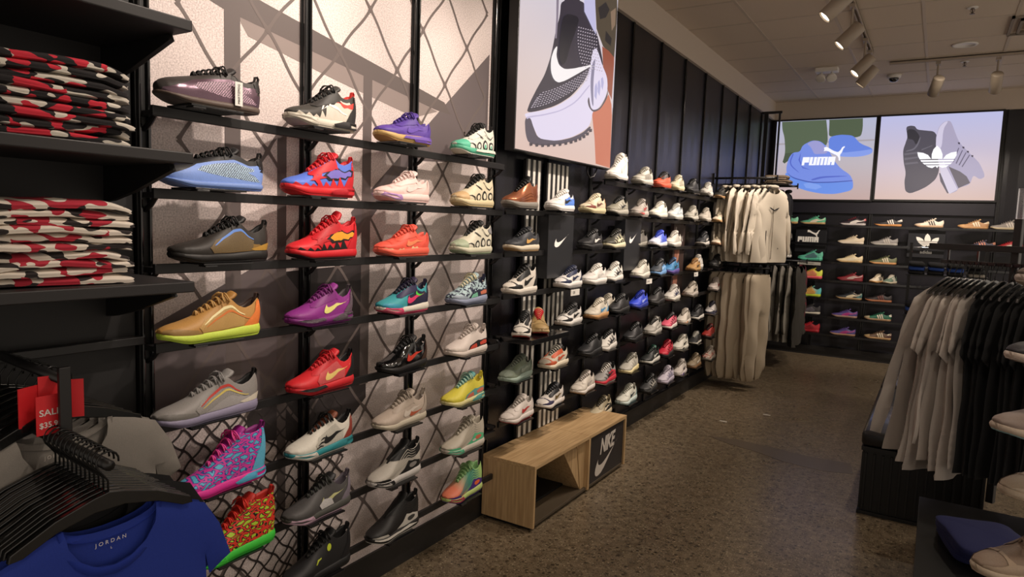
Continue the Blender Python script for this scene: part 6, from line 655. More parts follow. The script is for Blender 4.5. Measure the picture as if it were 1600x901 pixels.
PUMA_PRINT=[
("b0a8b0",[(-1.975,2.788),(-0.776,2.807),(-0.775,2.787),(-1.973,2.766)]),
("5c6a54",[(-1.744,3.271),(-1.554,3.26),(-1.467,3.234),(-1.396,3.167),(-1.362,3.082),(-1.333,2.893),(-1.326,2.811),(-1.336,2.754),(-1.358,2.74),(-1.416,2.757),(-1.448,2.764),(-1.486,2.768),(-1.518,2.767),(-1.575,2.761),(-1.602,2.755),(-1.624,2.743),(-1.634,2.729),(-1.643,2.698),(-1.654,2.679),(-1.679,2.651),(-1.709,2.624),(-1.776,2.571),(-1.806,2.549),(-1.831,2.533),(-1.842,2.531),(-1.85,2.539),(-1.853,2.548),(-1.853,2.566),(-1.85,2.588),(-1.842,2.634),(-1.84,2.663),(-1.84,2.702),(-1.843,2.738),(-1.852,2.808),(-1.857,2.844),(-1.865,2.88),(-1.872,2.905),(-1.886,2.945),(-1.893,2.974),(-1.9,3.024),(-1.904,3.077),(-1.911,3.185),(-1.892,3.232),(-1.83,3.265)]),
("4e5a48",[(-1.834,2.654),(-1.651,2.671),(-1.835,2.52),(-1.861,2.542)]),
("55624c",[(-1.204,3.239),(-1.064,3.231),(-1.002,3.213),(-0.955,3.166),(-0.938,3.107),(-0.932,2.975),(-0.933,2.915),(-0.941,2.868),(-0.953,2.849),(-0.983,2.839),(-1.003,2.836),(-1.033,2.837),(-1.064,2.842),(-1.126,2.855),(-1.16,2.86),(-1.197,2.863),(-1.225,2.862),(-1.273,2.856),(-1.295,2.858),(-1.311,2.868),(-1.317,2.884),(-1.319,2.922),(-1.32,2.95),(-1.321,2.998),(-1.323,3.049),(-1.327,3.154),(-1.312,3.199),(-1.266,3.231)]),
("6a8ae8",[(-1.273,2.859),(-1.225,2.869),(-1.198,2.872),(-1.164,2.874),(-1.134,2.872),(-1.079,2.866),(-1.051,2.86),(-1.023,2.845),(-1.004,2.827),(-0.974,2.79),(-0.955,2.77),(-0.926,2.75),(-0.898,2.735),(-0.843,2.711),(-0.82,2.698),(-0.803,2.683),(-0.799,2.671),(-0.804,2.649),(-0.811,2.638),(-0.828,2.626),(-0.849,2.618),(-0.894,2.604),(-0.924,2.598),(-0.966,2.594),(-1.007,2.593),(-1.089,2.595),(-1.131,2.598),(-1.175,2.607),(-1.207,2.617),(-1.257,2.641),(-1.28,2.659),(-1.299,2.69),(-1.307,2.723),(-1.312,2.791),(-1.309,2.822),(-1.294,2.848)]),
("8aa4f4",[(-1.245,2.65),(-1.183,2.649),(-1.148,2.649),(-1.104,2.65),(-1.067,2.653),(-1.0,2.659),(-0.964,2.662),(-0.924,2.667),(-0.893,2.671),(-0.841,2.679),(-0.818,2.68),(-0.802,2.676),(-0.798,2.667),(-0.801,2.645),(-0.808,2.634),(-0.825,2.622),(-0.846,2.614),(-0.893,2.601),(-0.923,2.596),(-0.966,2.592),(-1.007,2.591),(-1.089,2.593),(-1.131,2.596),(-1.175,2.603),(-1.206,2.613),(-1.257,2.633),(-1.272,2.642),(-1.268,2.649)]),
("7c94ec",[(-1.799,2.399),(-1.805,2.431),(-1.806,2.45),(-1.806,2.476),(-1.803,2.5),(-1.795,2.547),(-1.79,2.57),(-1.781,2.595),(-1.773,2.612),(-1.756,2.639),(-1.745,2.651),(-1.729,2.661),(-1.712,2.665),(-1.68,2.668),(-1.664,2.673),(-1.65,2.684),(-1.643,2.698),(-1.634,2.729),(-1.625,2.745),(-1.609,2.762),(-1.589,2.775),(-1.547,2.797),(-1.525,2.806),(-1.499,2.811),(-1.478,2.811),(-1.442,2.806),(-1.423,2.801),(-1.401,2.79),(-1.383,2.777),(-1.353,2.75),(-1.336,2.731),(-1.315,2.702),(-1.297,2.671),(-1.265,2.61),(-1.247,2.579),(-1.226,2.546),(-1.209,2.522),(-1.178,2.484),(-1.16,2.464),(-1.135,2.441),(-1.113,2.423),(-1.069,2.393),(-1.048,2.376),(-1.029,2.356),(-1.018,2.34),(-1.003,2.31),(-0.997,2.293),(-0.991,2.273),(-0.988,2.256),(-0.986,2.227),(-0.986,2.212),(-0.989,2.198),(-0.994,2.19),(-1.006,2.179),(-1.017,2.172),(-1.041,2.163),(-1.07,2.155),(-1.13,2.14),(-1.164,2.133),(-1.203,2.127),(-1.235,2.126),(-1.291,2.125),(-1.322,2.126),(-1.36,2.13),(-1.392,2.135),(-1.451,2.146),(-1.482,2.152),(-1.519,2.161),(-1.549,2.169),(-1.601,2.184),(-1.63,2.195),(-1.665,2.21),(-1.695,2.226),(-1.749,2.257),(-1.773,2.274),(-1.791,2.295),(-1.796,2.313),(-1.795,2.344),(-1.795,2.361),(-1.796,2.382)]),
("6e96f0",[(-1.788,2.387),(-1.751,2.356),(-1.725,2.339),(-1.685,2.321),(-1.645,2.307),(-1.563,2.283),(-1.517,2.273),(-1.461,2.265),(-1.414,2.263),(-1.328,2.263),(-1.28,2.263),(-1.221,2.266),(-1.17,2.269),(-1.077,2.277),(-1.036,2.276),(-1.004,2.269),(-0.992,2.256),(-0.988,2.227),(-0.987,2.212),(-0.99,2.197),(-0.994,2.188),(-1.005,2.175),(-1.017,2.167),(-1.041,2.157),(-1.069,2.149),(-1.13,2.133),(-1.163,2.127),(-1.202,2.122),(-1.234,2.121),(-1.291,2.122),(-1.322,2.123),(-1.36,2.127),(-1.392,2.132),(-1.45,2.142),(-1.482,2.149),(-1.519,2.158),(-1.548,2.166),(-1.601,2.183),(-1.63,2.194),(-1.665,2.21),(-1.695,2.226),(-1.749,2.257),(-1.774,2.276),(-1.795,2.302),(-1.805,2.327),(-1.814,2.373),(-1.813,2.391),(-1.804,2.396)]),
("4c62b8",[(-1.778,2.387),(-1.747,2.36),(-1.723,2.346),(-1.685,2.33),(-1.645,2.317),(-1.563,2.295),(-1.518,2.285),(-1.462,2.278),(-1.415,2.276),(-1.329,2.277),(-1.281,2.278),(-1.222,2.28),(-1.171,2.284),(-1.077,2.291),(-1.036,2.294),(-1.005,2.295),(-0.995,2.294),(-0.995,2.289),(-1.005,2.286),(-1.035,2.282),(-1.076,2.278),(-1.17,2.27),(-1.221,2.266),(-1.28,2.263),(-1.328,2.262),(-1.414,2.261),(-1.461,2.263),(-1.517,2.27),(-1.564,2.28),(-1.647,2.302),(-1.688,2.315),(-1.726,2.333),(-1.749,2.35),(-1.779,2.382),(-1.789,2.393),(-1.789,2.395)]),
("5a6ed0",[(-1.456,2.322),(-1.414,2.335),(-1.388,2.342),(-1.35,2.347),(-1.314,2.35),(-1.244,2.352),(-1.207,2.353),(-1.166,2.354),(-1.133,2.353),(-1.078,2.351),(-1.06,2.35),(-1.06,2.348),(-1.078,2.346),(-1.132,2.342),(-1.164,2.339),(-1.203,2.337),(-1.237,2.334),(-1.3,2.33),(-1.332,2.327),(-1.367,2.321),(-1.393,2.315),(-1.435,2.303),(-1.455,2.299),(-1.471,2.297),(-1.479,2.298),(-1.487,2.304),(-1.486,2.308),(-1.474,2.315)]),
("86a8f8",[(-1.58,2.252),(-1.511,2.267),(-1.389,2.241),(-1.351,2.207),(-1.424,2.177),(-1.546,2.198)]),
("5a6ed0",[(-1.752,2.617),(-1.764,2.579),(-1.768,2.559),(-1.769,2.538),(-1.766,2.524),(-1.757,2.5),(-1.749,2.486),(-1.733,2.468),(-1.715,2.451),(-1.675,2.42),(-1.659,2.407),(-1.647,2.398),(-1.645,2.398),(-1.649,2.404),(-1.654,2.41),(-1.665,2.422),(-1.68,2.435),(-1.71,2.464),(-1.725,2.479),(-1.738,2.495),(-1.744,2.507),(-1.752,2.527),(-1.753,2.54),(-1.752,2.559),(-1.747,2.577),(-1.735,2.614),(-1.73,2.631),(-1.728,2.644),(-1.73,2.648),(-1.736,2.65),(-1.74,2.647),(-1.746,2.634)]),
("5a6ed0",[(-1.64,2.66),(-1.663,2.564),(-1.605,2.456),(-1.503,2.433),(-1.606,2.473),(-1.643,2.564)]),
("a4a4dc",[(-1.543,2.789),(-1.505,2.805),(-1.484,2.81),(-1.46,2.809),(-1.441,2.803),(-1.408,2.785),(-1.39,2.772),(-1.37,2.751),(-1.353,2.728),(-1.325,2.682),(-1.319,2.661),(-1.329,2.645),(-1.35,2.639),(-1.407,2.637),(-1.433,2.636),(-1.454,2.636),(-1.464,2.638),(-1.471,2.642),(-1.477,2.647),(-1.485,2.659),(-1.493,2.673),(-1.509,2.704),(-1.519,2.719),(-1.531,2.735),(-1.541,2.745),(-1.56,2.761),(-1.565,2.77),(-1.558,2.781)]),
("f4f4ff",[(-1.355,2.72),(-1.344,2.724),(-1.338,2.725),(-1.33,2.725),(-1.324,2.722),(-1.312,2.715),(-1.305,2.71),(-1.294,2.703),(-1.283,2.696),(-1.263,2.683),(-1.252,2.677),(-1.239,2.67),(-1.228,2.666),(-1.21,2.659),(-1.2,2.657),(-1.191,2.658),(-1.184,2.662),(-1.174,2.671),(-1.168,2.677),(-1.163,2.685),(-1.159,2.692),(-1.153,2.705),(-1.15,2.711),(-1.144,2.717),(-1.139,2.721),(-1.128,2.726),(-1.123,2.727),(-1.12,2.727),(-1.118,2.726),(-1.118,2.72),(-1.118,2.717),(-1.12,2.713),(-1.123,2.709),(-1.13,2.702),(-1.133,2.697),(-1.136,2.689),(-1.139,2.68),(-1.143,2.663),(-1.146,2.655),(-1.15,2.646),(-1.154,2.64),(-1.161,2.63),(-1.164,2.624),(-1.165,2.614),(-1.165,2.604),(-1.161,2.583),(-1.16,2.573),(-1.159,2.564),(-1.159,2.558),(-1.161,2.55),(-1.162,2.546),(-1.164,2.544),(-1.167,2.544),(-1.173,2.547),(-1.175,2.549),(-1.178,2.554),(-1.179,2.559),(-1.179,2.57),(-1.181,2.577),(-1.184,2.584),(-1.187,2.591),(-1.195,2.603),(-1.2,2.609),(-1.209,2.616),(-1.217,2.621),(-1.234,2.629),(-1.244,2.634),(-1.256,2.64),(-1.267,2.646),(-1.286,2.657),(-1.295,2.662),(-1.306,2.667),(-1.314,2.669),(-1.327,2.673),(-1.334,2.674),(-1.341,2.674),(-1.347,2.673),(-1.357,2.671),(-1.36,2.67),(-1.362,2.672),(-1.362,2.675),(-1.358,2.682),(-1.357,2.687),(-1.357,2.692),(-1.358,2.698),(-1.362,2.708),(-1.362,2.712),(-1.359,2.717)]),
]
TREFOIL_PRINT=[
("54505c",[(-0.443,2.945),(-0.428,2.951),(-0.419,2.953),(-0.408,2.955),(-0.398,2.954),(-0.379,2.951),(-0.369,2.948),(-0.36,2.942),(-0.354,2.934),(-0.344,2.918),(-0.337,2.911),(-0.323,2.904),(-0.307,2.9),(-0.275,2.895),(-0.257,2.892),(-0.236,2.889),(-0.219,2.886),(-0.188,2.882),(-0.173,2.878),(-0.158,2.87),(-0.148,2.861),(-0.135,2.843),(-0.129,2.831),(-0.125,2.811),(-0.125,2.79),(-0.128,2.748),(-0.127,2.722),(-0.122,2.685),(-0.114,2.649),(-0.096,2.578),(-0.088,2.542),(-0.081,2.505),(-0.076,2.478),(-0.072,2.436),(-0.071,2.413),(-0.073,2.387),(-0.077,2.367),(-0.087,2.332),(-0.095,2.313),(-0.108,2.292),(-0.122,2.276),(-0.15,2.247),(-0.166,2.233),(-0.185,2.217),(-0.201,2.206),(-0.231,2.188),(-0.247,2.179),(-0.268,2.168),(-0.286,2.16),(-0.319,2.145),(-0.336,2.14),(-0.354,2.138),(-0.367,2.141),(-0.386,2.152),(-0.396,2.162),(-0.405,2.18),(-0.41,2.2),(-0.416,2.243),(-0.419,2.267),(-0.42,2.293),(-0.419,2.314),(-0.416,2.35),(-0.416,2.371),(-0.419,2.4),(-0.425,2.427),(-0.438,2.477),(-0.445,2.505),(-0.451,2.539),(-0.455,2.567),(-0.461,2.617),(-0.463,2.643),(-0.462,2.672),(-0.459,2.693),(-0.45,2.729),(-0.446,2.747),(-0.442,2.766),(-0.439,2.779),(-0.434,2.8),(-0.433,2.814),(-0.435,2.836),(-0.438,2.857),(-0.448,2.9),(-0.451,2.92),(-0.449,2.937)]),
("36343c",[(-0.436,2.898),(-0.428,2.908),(-0.422,2.912),(-0.411,2.914),(-0.4,2.914),(-0.378,2.909),(-0.366,2.904),(-0.353,2.894),(-0.342,2.882),(-0.323,2.857),(-0.314,2.843),(-0.307,2.828),(-0.303,2.815),(-0.3,2.794),(-0.3,2.782),(-0.303,2.768),(-0.309,2.757),(-0.323,2.736),(-0.33,2.729),(-0.338,2.731),(-0.345,2.74),(-0.356,2.765),(-0.364,2.776),(-0.375,2.786),(-0.386,2.79),(-0.408,2.793),(-0.419,2.798),(-0.428,2.81),(-0.433,2.825),(-0.439,2.859),(-0.441,2.875),(-0.44,2.89)]),
("74707c",[(-0.296,2.814),(-0.292,2.814),(-0.291,2.81),(-0.292,2.798),(-0.295,2.783),(-0.302,2.748),(-0.307,2.73),(-0.314,2.711),(-0.321,2.698),(-0.335,2.677),(-0.345,2.667),(-0.36,2.658),(-0.375,2.653),(-0.406,2.647),(-0.419,2.644),(-0.43,2.643),(-0.433,2.645),(-0.434,2.649),(-0.431,2.652),(-0.422,2.656),(-0.41,2.66),(-0.382,2.668),(-0.368,2.674),(-0.354,2.684),(-0.345,2.694),(-0.332,2.717),(-0.325,2.73),(-0.318,2.747),(-0.313,2.762),(-0.306,2.79),(-0.302,2.802),(-0.299,2.811)]),
("74707c",[(-0.271,2.666),(-0.164,2.712),(-0.163,2.704),(-0.268,2.654)]),
("6c6874",[(-0.453,2.621),(-0.294,2.641),(-0.283,2.621),(-0.444,2.597)]),
("6c6874",[(-0.448,2.566),(-0.29,2.582),(-0.278,2.566),(-0.439,2.538)]),
("6c6874",[(-0.436,2.506),(-0.302,2.519),(-0.287,2.499),(-0.428,2.482)]),
("b4acc8",[(-0.129,2.832),(-0.121,2.881),(-0.116,2.905),(-0.108,2.928),(-0.099,2.943),(-0.083,2.965),(-0.074,2.975),(-0.061,2.983),(-0.051,2.988),(-0.03,2.992),(-0.02,2.993),(-0.01,2.991),(-0.003,2.987),(0.007,2.976),(0.013,2.964),(0.024,2.941),(0.035,2.913),(0.058,2.854),(0.07,2.824),(0.082,2.795),(0.091,2.776),(0.105,2.748),(0.117,2.729),(0.138,2.701),(0.163,2.673),(0.214,2.616),(0.24,2.588),(0.265,2.561),(0.282,2.542),(0.307,2.514),(0.321,2.496),(0.338,2.468),(0.351,2.441),(0.376,2.386),(0.385,2.36),(0.387,2.337),(0.381,2.325),(0.362,2.311),(0.351,2.308),(0.337,2.31),(0.324,2.318),(0.299,2.338),(0.287,2.343),(0.276,2.336),(0.27,2.32),(0.262,2.279),(0.254,2.259),(0.238,2.241),(0.219,2.23),(0.179,2.216),(0.161,2.208),(0.146,2.199),(0.14,2.191),(0.135,2.177),(0.13,2.169),(0.12,2.161),(0.108,2.154),(0.082,2.142),(0.069,2.139),(0.057,2.141),(0.05,2.148),(0.039,2.167),(0.032,2.181),(0.021,2.203),(0.01,2.227),(-0.012,2.276),(-0.023,2.304),(-0.035,2.34),(-0.043,2.37),(-0.057,2.426),(-0.064,2.454),(-0.071,2.483),(-0.076,2.501),(-0.085,2.53),(-0.09,2.551),(-0.098,2.589),(-0.106,2.63),(-0.122,2.714),(-0.128,2.757),(-0.131,2.801)]),
("dcd4ec",[(-0.126,2.828),(-0.117,2.877),(-0.112,2.901),(-0.104,2.924),(-0.096,2.939),(-0.08,2.961),(-0.07,2.971),(-0.06,2.979),(-0.051,2.984),(-0.034,2.989),(-0.029,2.987),(-0.029,2.978),(-0.034,2.964),(-0.051,2.932),(-0.058,2.909),(-0.063,2.875),(-0.065,2.841),(-0.064,2.771),(-0.064,2.738),(-0.066,2.708),(-0.069,2.691),(-0.077,2.67),(-0.081,2.661),(-0.088,2.654),(-0.094,2.652),(-0.105,2.652),(-0.111,2.658),(-0.117,2.674),(-0.121,2.695),(-0.127,2.743),(-0.129,2.769),(-0.128,2.801)]),
("dcd4e8",[(-0.069,2.476),(-0.03,2.515),(0.009,2.436),(0.137,2.184),(0.059,2.131),(-0.04,2.32)]),
("66606c",[(0.024,2.456),(0.144,2.396),(0.214,2.338),(0.256,2.261),(0.144,2.2)]),
("5c5868",[(-0.066,2.379),(-0.053,2.379),(0.05,2.141),(0.037,2.137),(-0.045,2.281)]),
("6c6680",[(0.061,2.513),(0.105,2.676),(0.113,2.67),(0.071,2.505)]),
("6c6680",[(0.092,2.493),(0.143,2.648),(0.151,2.642),(0.102,2.485)]),
("6c6680",[(0.123,2.474),(0.181,2.62),(0.189,2.614),(0.134,2.466)]),
("6c6680",[(0.154,2.454),(0.219,2.592),(0.227,2.586),(0.164,2.446)]),
("4c4658",[(0.093,2.739),(0.116,2.735),(0.115,2.712),(0.098,2.72)]),
("4c4658",[(0.141,2.688),(0.164,2.683),(0.163,2.661),(0.146,2.669)]),
("4c4658",[(0.189,2.637),(0.212,2.633),(0.211,2.61),(0.194,2.618)]),
("4c4658",[(0.237,2.586),(0.26,2.582),(0.258,2.559),(0.242,2.567)]),
("fcfaff",[(-0.156,2.548),(-0.16,2.605),(-0.146,2.663),(-0.113,2.707),(-0.072,2.661),(-0.049,2.602),(-0.046,2.546)]),
("fcfaff",[(-0.311,2.632),(-0.25,2.623),(-0.197,2.596),(-0.161,2.548),(-0.28,2.546),(-0.302,2.588)]),
("fcfaff",[(0.092,2.63),(0.036,2.62),(-0.012,2.592),(-0.04,2.546),(0.076,2.544),(0.093,2.586)]),
("fcfaff",[(-0.272,2.536),(0.074,2.534),(0.066,2.515),(-0.26,2.515)]),
("fcfaff",[(-0.249,2.505),(0.057,2.503),(0.039,2.482),(-0.227,2.483)]),
("fcfaff",[(-0.212,2.473),(0.026,2.473),(-0.0,2.448),(-0.041,2.441),(-0.08,2.461),(-0.091,2.438),(-0.11,2.461),(-0.142,2.438),(-0.185,2.451)]),
]
# ------------------------------------------------------------------ the room
WX, BY, CZ, SZ = -2.03, 9.78, 3.33, 3.10     # left wall face, back wall face, ceiling, soffit underside
def mfloor():
    m, nt, b = newmat('polished_concrete'); L = nt.links; tc = N(nt, 'ShaderNodeTexCoord')
    def noise(s, d=4): n = N(nt, 'ShaderNodeTexNoise'); n.inputs['Scale'].default_value = s; n.inputs['Detail'].default_value = d; L.new(tc.outputs['Object'], n.inputs['Vector']); return n
    def ramp(src, st):
        r = N(nt, 'ShaderNodeValToRGB'); e = r.color_ramp.elements
        while len(e) < len(st): e.new(.5)
        for i, (p, c) in enumerate(st): e[i].position = p; e[i].color = lin(c)
        L.new(src, r.inputs[0]); return r.outputs[0]
    big = ramp(noise(.9).outputs['Fac'], [(.3, '5c4f3c'), (.7, '7f6f58')]); md = ramp(noise(22).outputs['Fac'], [(.35, '54483a'), (.68, '94856e')])
    mx = N(nt, 'ShaderNodeMix', data_type='RGBA'); mx.inputs[0].default_value = .5; L.new(big, mx.inputs[6]); L.new(md, mx.inputs[7])
    cur = mx.outputs[2]
    for sc, th, colr, f in ((31, .32, '261e15', .75), (52, .25, 'b5a68a', .65), (19, .19, '2b2219', .7), (83, .40, '2e2419', .7), (120, .28, 'c0b196', .5), (160, .4, '3a2f24', .5)):
        v = N(nt, 'ShaderNodeTexVoronoi'); v.inputs['Scale'].default_value = sc; L.new(tc.outputs['Object'], v.inputs['Vector'])
        lt = N(nt, 'ShaderNodeMapRange'); lt.inputs[1].default_value = th; lt.inputs[2].default_value = th*.75; L.new(v.outputs['Distance'], lt.inputs[0])
        sl = N(nt, 'ShaderNodeSeparateColor'); L.new(v.outputs['Color'], sl.inputs[0]); gt = N(nt, 'ShaderNodeMath', operation='GREATER_THAN'); gt.inputs[1].default_value = .45; L.new(sl.outputs[0], gt.inputs[0])
        mu = N(nt, 'ShaderNodeMath', operation='MULTIPLY'); L.new(lt.outputs[0], mu.inputs[0]); L.new(gt.outputs[0], mu.inputs[1])
        m2 = N(nt, 'ShaderNodeMath', operation='MULTIPLY'); m2.inputs[1].default_value = f; L.new(mu.outputs[0], m2.inputs[0])
        mm = N(nt, 'ShaderNodeMix', data_type='RGBA'); L.new(m2.outputs[0], mm.inputs[0]); L.new(cur, mm.inputs[6]); mm.inputs[7].default_value = lin(colr); cur = mm.outputs[2]
    L.new(cur, b.inputs['Base Color'])
    rr = N(nt, 'ShaderNodeMapRange'); rr.inputs[3].default_value = .20; rr.inputs[4].default_value = .42; L.new(noise(3).outputs['Fac'], rr.inputs[0]); L.new(rr.outputs[0], b.inputs['Roughness'])
    bp = N(nt, 'ShaderNodeBump'); bp.inputs['Strength'].default_value = .08; bp.inputs['Distance'].default_value = .002; L.new(noise(60).outputs['Fac'], bp.inputs['Height']); L.new(bp.outputs[0], b.inputs['Normal'])
    return m
def mchevron(axis):   # black panel pressed with fine chevrons
    m, nt, b = newmat('chevron_panel_'+axis); L = nt.links; tc = N(nt, 'ShaderNodeTexCoord'); sp = N(nt, 'ShaderNodeSeparateXYZ'); L.new(tc.outputs['Object'], sp.inputs[0])
    def M(op, a, bb=None):
        n = N(nt, 'ShaderNodeMath', operation=op)
        for i, q in enumerate((a, bb)):
            if q is None: continue
            if isinstance(q, (int, float)): n.inputs[i].default_value = q
            else: L.new(q, n.inputs[i])
        return n.outputs[0]
    u = M('PINGPONG', sp.outputs[axis], .1016); h = M('ADD', M('MULTIPLY', u, 2.2), sp.outputs['Z']); s = M('SINE', M('MULTIPLY', h, 260))
    bp = N(nt, 'ShaderNodeBump'); bp.inputs['Strength'].default_value = .13; bp.inputs['Distance'].default_value = .003; L.new(s, bp.inputs['Height']); L.new(bp.outputs[0], b.inputs['Normal'])
    b.inputs['Base Color'].default_value = lin('1c1b21'); b.inputs['Roughness'].default_value = .28; return m
def struct(name, b, m, bev=0):
    return tag(boxo(name, b, m, None, bev), kind='structure')
CHX, CHY = mchevron('X'), mchevron('Y')
PAINT = mat('cdbfb0', .8, bump=.1, bscale=90)
BLACK = mat('1b1a1b', .38); BLK2 = mat('0e0e0f', .5); GLOSSB = mat('18181a', .16, coat=.4); STEEL = mat('b9b9b9', .25, metal=1); WHITE = mat('e6e2dc', .5)
struct('floor', (-2.3, 2.8, -2.6, 9.9, -.1, 0), mfloor())
struct('wall_left', (-2.3, WX, -2.6, 9.9, 0, SZ), CHY)
struct('wall_back', (WX, 2.8, BY, 9.95, 0, SZ), CHX)
struct('trim_1', (-2.3, -2.0, -2.6, 9.9, SZ, CZ), PAINT)
struct('trim_2', (-2.0, 2.8, 9.73, 9.95, SZ, CZ), PAINT)
struct('baseboard_left', (WX, -2.0, -2.6, 9.78, 0, .13), mat('201e1d', .5))
struct('baseboard_back', (-2.0, 2.7, 9.70, 9.78, 0, .12), mat('1c1a1a', .5))
struct('ceiling', (-2.3, 2.8, -2.6, 9.9, CZ, CZ+.1), mat('d2c3b2', .9, bump=.35, bscale=160))
k = MB()
for i in range(-1, 8):
    x = -1.46+.6096*i
    if x > -2: k.box(x-.012, x+.012, -2.6, 9.73, CZ-.004, CZ+.001)
for j in range(-14, 7):
    y = 5.975+.605*j; k.box(-2.0, 2.7, y-.010, y+.010, CZ-.003, CZ+.001)
tag(k.build('trim_3', mat('c4b6a6', .6)), kind='structure')

pp = [(-1.40, 5.22), (-1.22, 5.27), (-.98, 5.25), (-.70, 5.20), (-.40, 5.22), (-.36, 5.0), (-.55, 4.93), (-.80, 4.96), (-1.0, 5.06), (-1.22, 5.12)]
k = MB(); k.prism(pp, lambda a, b: (a, b, .0012), lambda a, b: (a, b, .0002)); tag(k.build('floor_patch', mat('5e5347', .34, bscale=30)), 'smooth darker repair patch in the concrete floor before the benches', 'floor patch')

# ------------------------------------------------------------------ ceiling fittings
def ordn(n): return ['first', 'second', 'third', 'fourth', 'fifth', 'sixth', 'seventh', 'eighth', 'ninth', 'tenth', 'eleventh', 'twelfth', 'thirteenth', 'fourteenth', 'fifteenth', 'sixteenth'][n]
LAMP_BODY = mat('a39585', .45); LENS = emit_mat('fff2dc', 6)
def spot(base, target, power, label, light=True):
    r = empty('track_spotlight', base, 0, label, 'ceiling light', 'track spotlights on the ceiling')
    d = (Vector(target)-Vector(base)); d.normalize(); k = MB()
    top = Vector((0, 0, CZ-.045-base[2])); k.tube([top, top*.55, Vector((0, 0, .0))], .009, 8); k.box(-.02, .02, -.045, .045, top.z-.012, top.z+.012)
    k.build('stem', LAMP_BODY, r)
    b = -.09; k = MB(); k.lathe(d*b, [(.030, 0), (.047, .004), (.050, .012), (.050, .195), (.046, .20), (.042, .195), (.040, .18)], 28, axis=d); k.build('lamp_can', LAMP_BODY, r, True, 0)
    k = MB(); k.lathe(d*(b+.185), [(.0005, 0), (.038, 0), (.038, .002), (.0005, .002)], 24, axis=d); k.build('lens', LENS, r)
    if light:
        l = bpy.data.lights.new('spot_beam', 'SPOT'); l.energy = power; l.color = WARM; l.spot_size = math.radians(74); l.spot_blend = .85; l.shadow_soft_size = .035
        o = bpy.data.objects.new('spot_beam', l); COL.objects.link(o); o.parent = r; o.location = d*.118; o.rotation_euler = d.to_track_quat('-Z', 'Y').to_euler()
    return r
for i, (x, y, z, a, b, c, f) in enumerate(SPOTS):
    lb = ('beige track spotlight on the long track, %s from the camera end' % ordn(i))
    spot((x-.06, y, z+.03), (a, b, c), SPOT_W*f, lb)
for i, (x, y, z, a, b, c, f) in enumerate(BACKSPOTS):
    spot((x, y, z+.03), (a, b, c), SPOT_W*f, ['left cylindrical spotlight hanging from the short cross track', 'middle cylindrical spotlight hanging from the short cross track', 'far right cylindrical spotlight added out of view on the short cross track'][i])
for nm, b, lb in (('ceiling_track', (-.70, -.665, -2.0, 7.34, CZ-.032, CZ-.004), 'long beige lighting track running down the ceiling'), ('ceiling_track', (-.56, 2.0, 7.83, 7.865, CZ-.032, CZ-.004), 'short beige lighting track crossing near the back')):
    r = empty(nm, (0, 0, 0), 0, lb, 'lighting track'); k = MB(); x0, x1, y0, y1, z0, z1 = b
    if x1-x0 < .1:
        k.box(x0, x0+.008, y0, y1, z0, z1); k.box(x1-.008, x1, y0, y1, z0, z1); k.box(x0, x1, y0, y1, z1-.008, z1+.003)
    else:
        k.box(x0, x1, y0, y0+.008, z0, z1); k.box(x0, x1, y1-.008, y1, z0, z1); k.box(x0, x1, y0, y1, z1-.008, z1+.003)
    k.build('channel', mat('a99b8b', .5), r)
for i, (x, y) in enumerate([(.054, 7.40), (.054, 4.4), (.054, 1.6), (1.3, 7.4), (1.3, 3.0)]):  # first is a real fitting; the others are unseen, added for general light
    r = empty('recessed_downlight', (x, y, CZ), 0, 'round recessed white downlight' + [' in the ceiling beside the sprinkler near the back', ' added out of view above the benches', ' added out of view above the near aisle', ' added out of view far right near the back', ' added out of view far right near the front'][i], 'ceiling light', 'recessed downlights')
    k = MB(); k.lathe((0, 0, -.012), [(.075, .006), (.078, 0), (.10, .003), (.10, .010), (.075, .012)], 36); k.build('trim_ring', WHITE, r, True)
    k = MB(); k.lathe((0, 0, -.004), [(.0005, 0), (.075, 0), (.075, .003), (.0005, .003)], 32); k.build('diffuser', emit_mat('ffe9c8', 2.2), r)
    l = bpy.data.lights.new('glow', 'AREA'); l.shape = 'DISK'; l.size = .14; l.energy = 9; l.color = (1, .86, .70); l.spread = math.radians(150)
    o = bpy.data.objects.new('glow', l); COL.objects.link(o); o.parent = r; o.location = (0, 0, -.02)
for x, y, lb in ((.072, 6.258, 'chrome ceiling sprinkler in front of the downlight'), (.072, 8.1, 'chrome ceiling sprinkler between the two hanging spotlights')):
    r = empty('sprinkler', (x, y, CZ), 0, lb, 'sprinkler'); k = MB(); k.lathe((0, 0, -.008), [(.034, .0), (.038, .004), (.034, .008)], 24); k.build('escutcheon', WHITE, r, True)
    k = MB(); k.lathe((0, 0, -.05), [(.018, 0), (.018, .002), (.004, .004), (.005, .028), (.010, .034), (.010, .046)], 16); k.tube([(.012, 0, -.012), (.014, 0, -.03), (.003, 0, -.044)], .002); k.tube([(-.012, 0, -.012), (-.014, 0, -.03), (-.003, 0, -.044)], .002); k.build('sprinkler_head', mat('6b5f55', .3, metal=.8), r, True)
r = empty('security_camera', (-.554, 8.5, CZ), 0, 'white dome security camera with dark bubble on the ceiling', 'security camera')
k = MB(); k.lathe((0, 0, -.035), [(.055, 0), (.066, .006), (.070, .035)], 28); k.build('housing', WHITE, r, True)
k = MB(); k.lathe((0, 0, -.078), [(.001, 0), (.02, .003), (.036, .012), (.046, .028), (.050, .044)], 28); k.build('dome', mat('14151c', .08, coat=1), r, True)
r = empty('emergency_light', (-1.138, 7.9, CZ), 0, 'white twin head emergency light on the ceiling beside the left soffit', 'emergency light')
k = MB(); k.box(-.11, .11, -.06, .06, -.045, 0); k.build('housing', WHITE, r, False, .008)
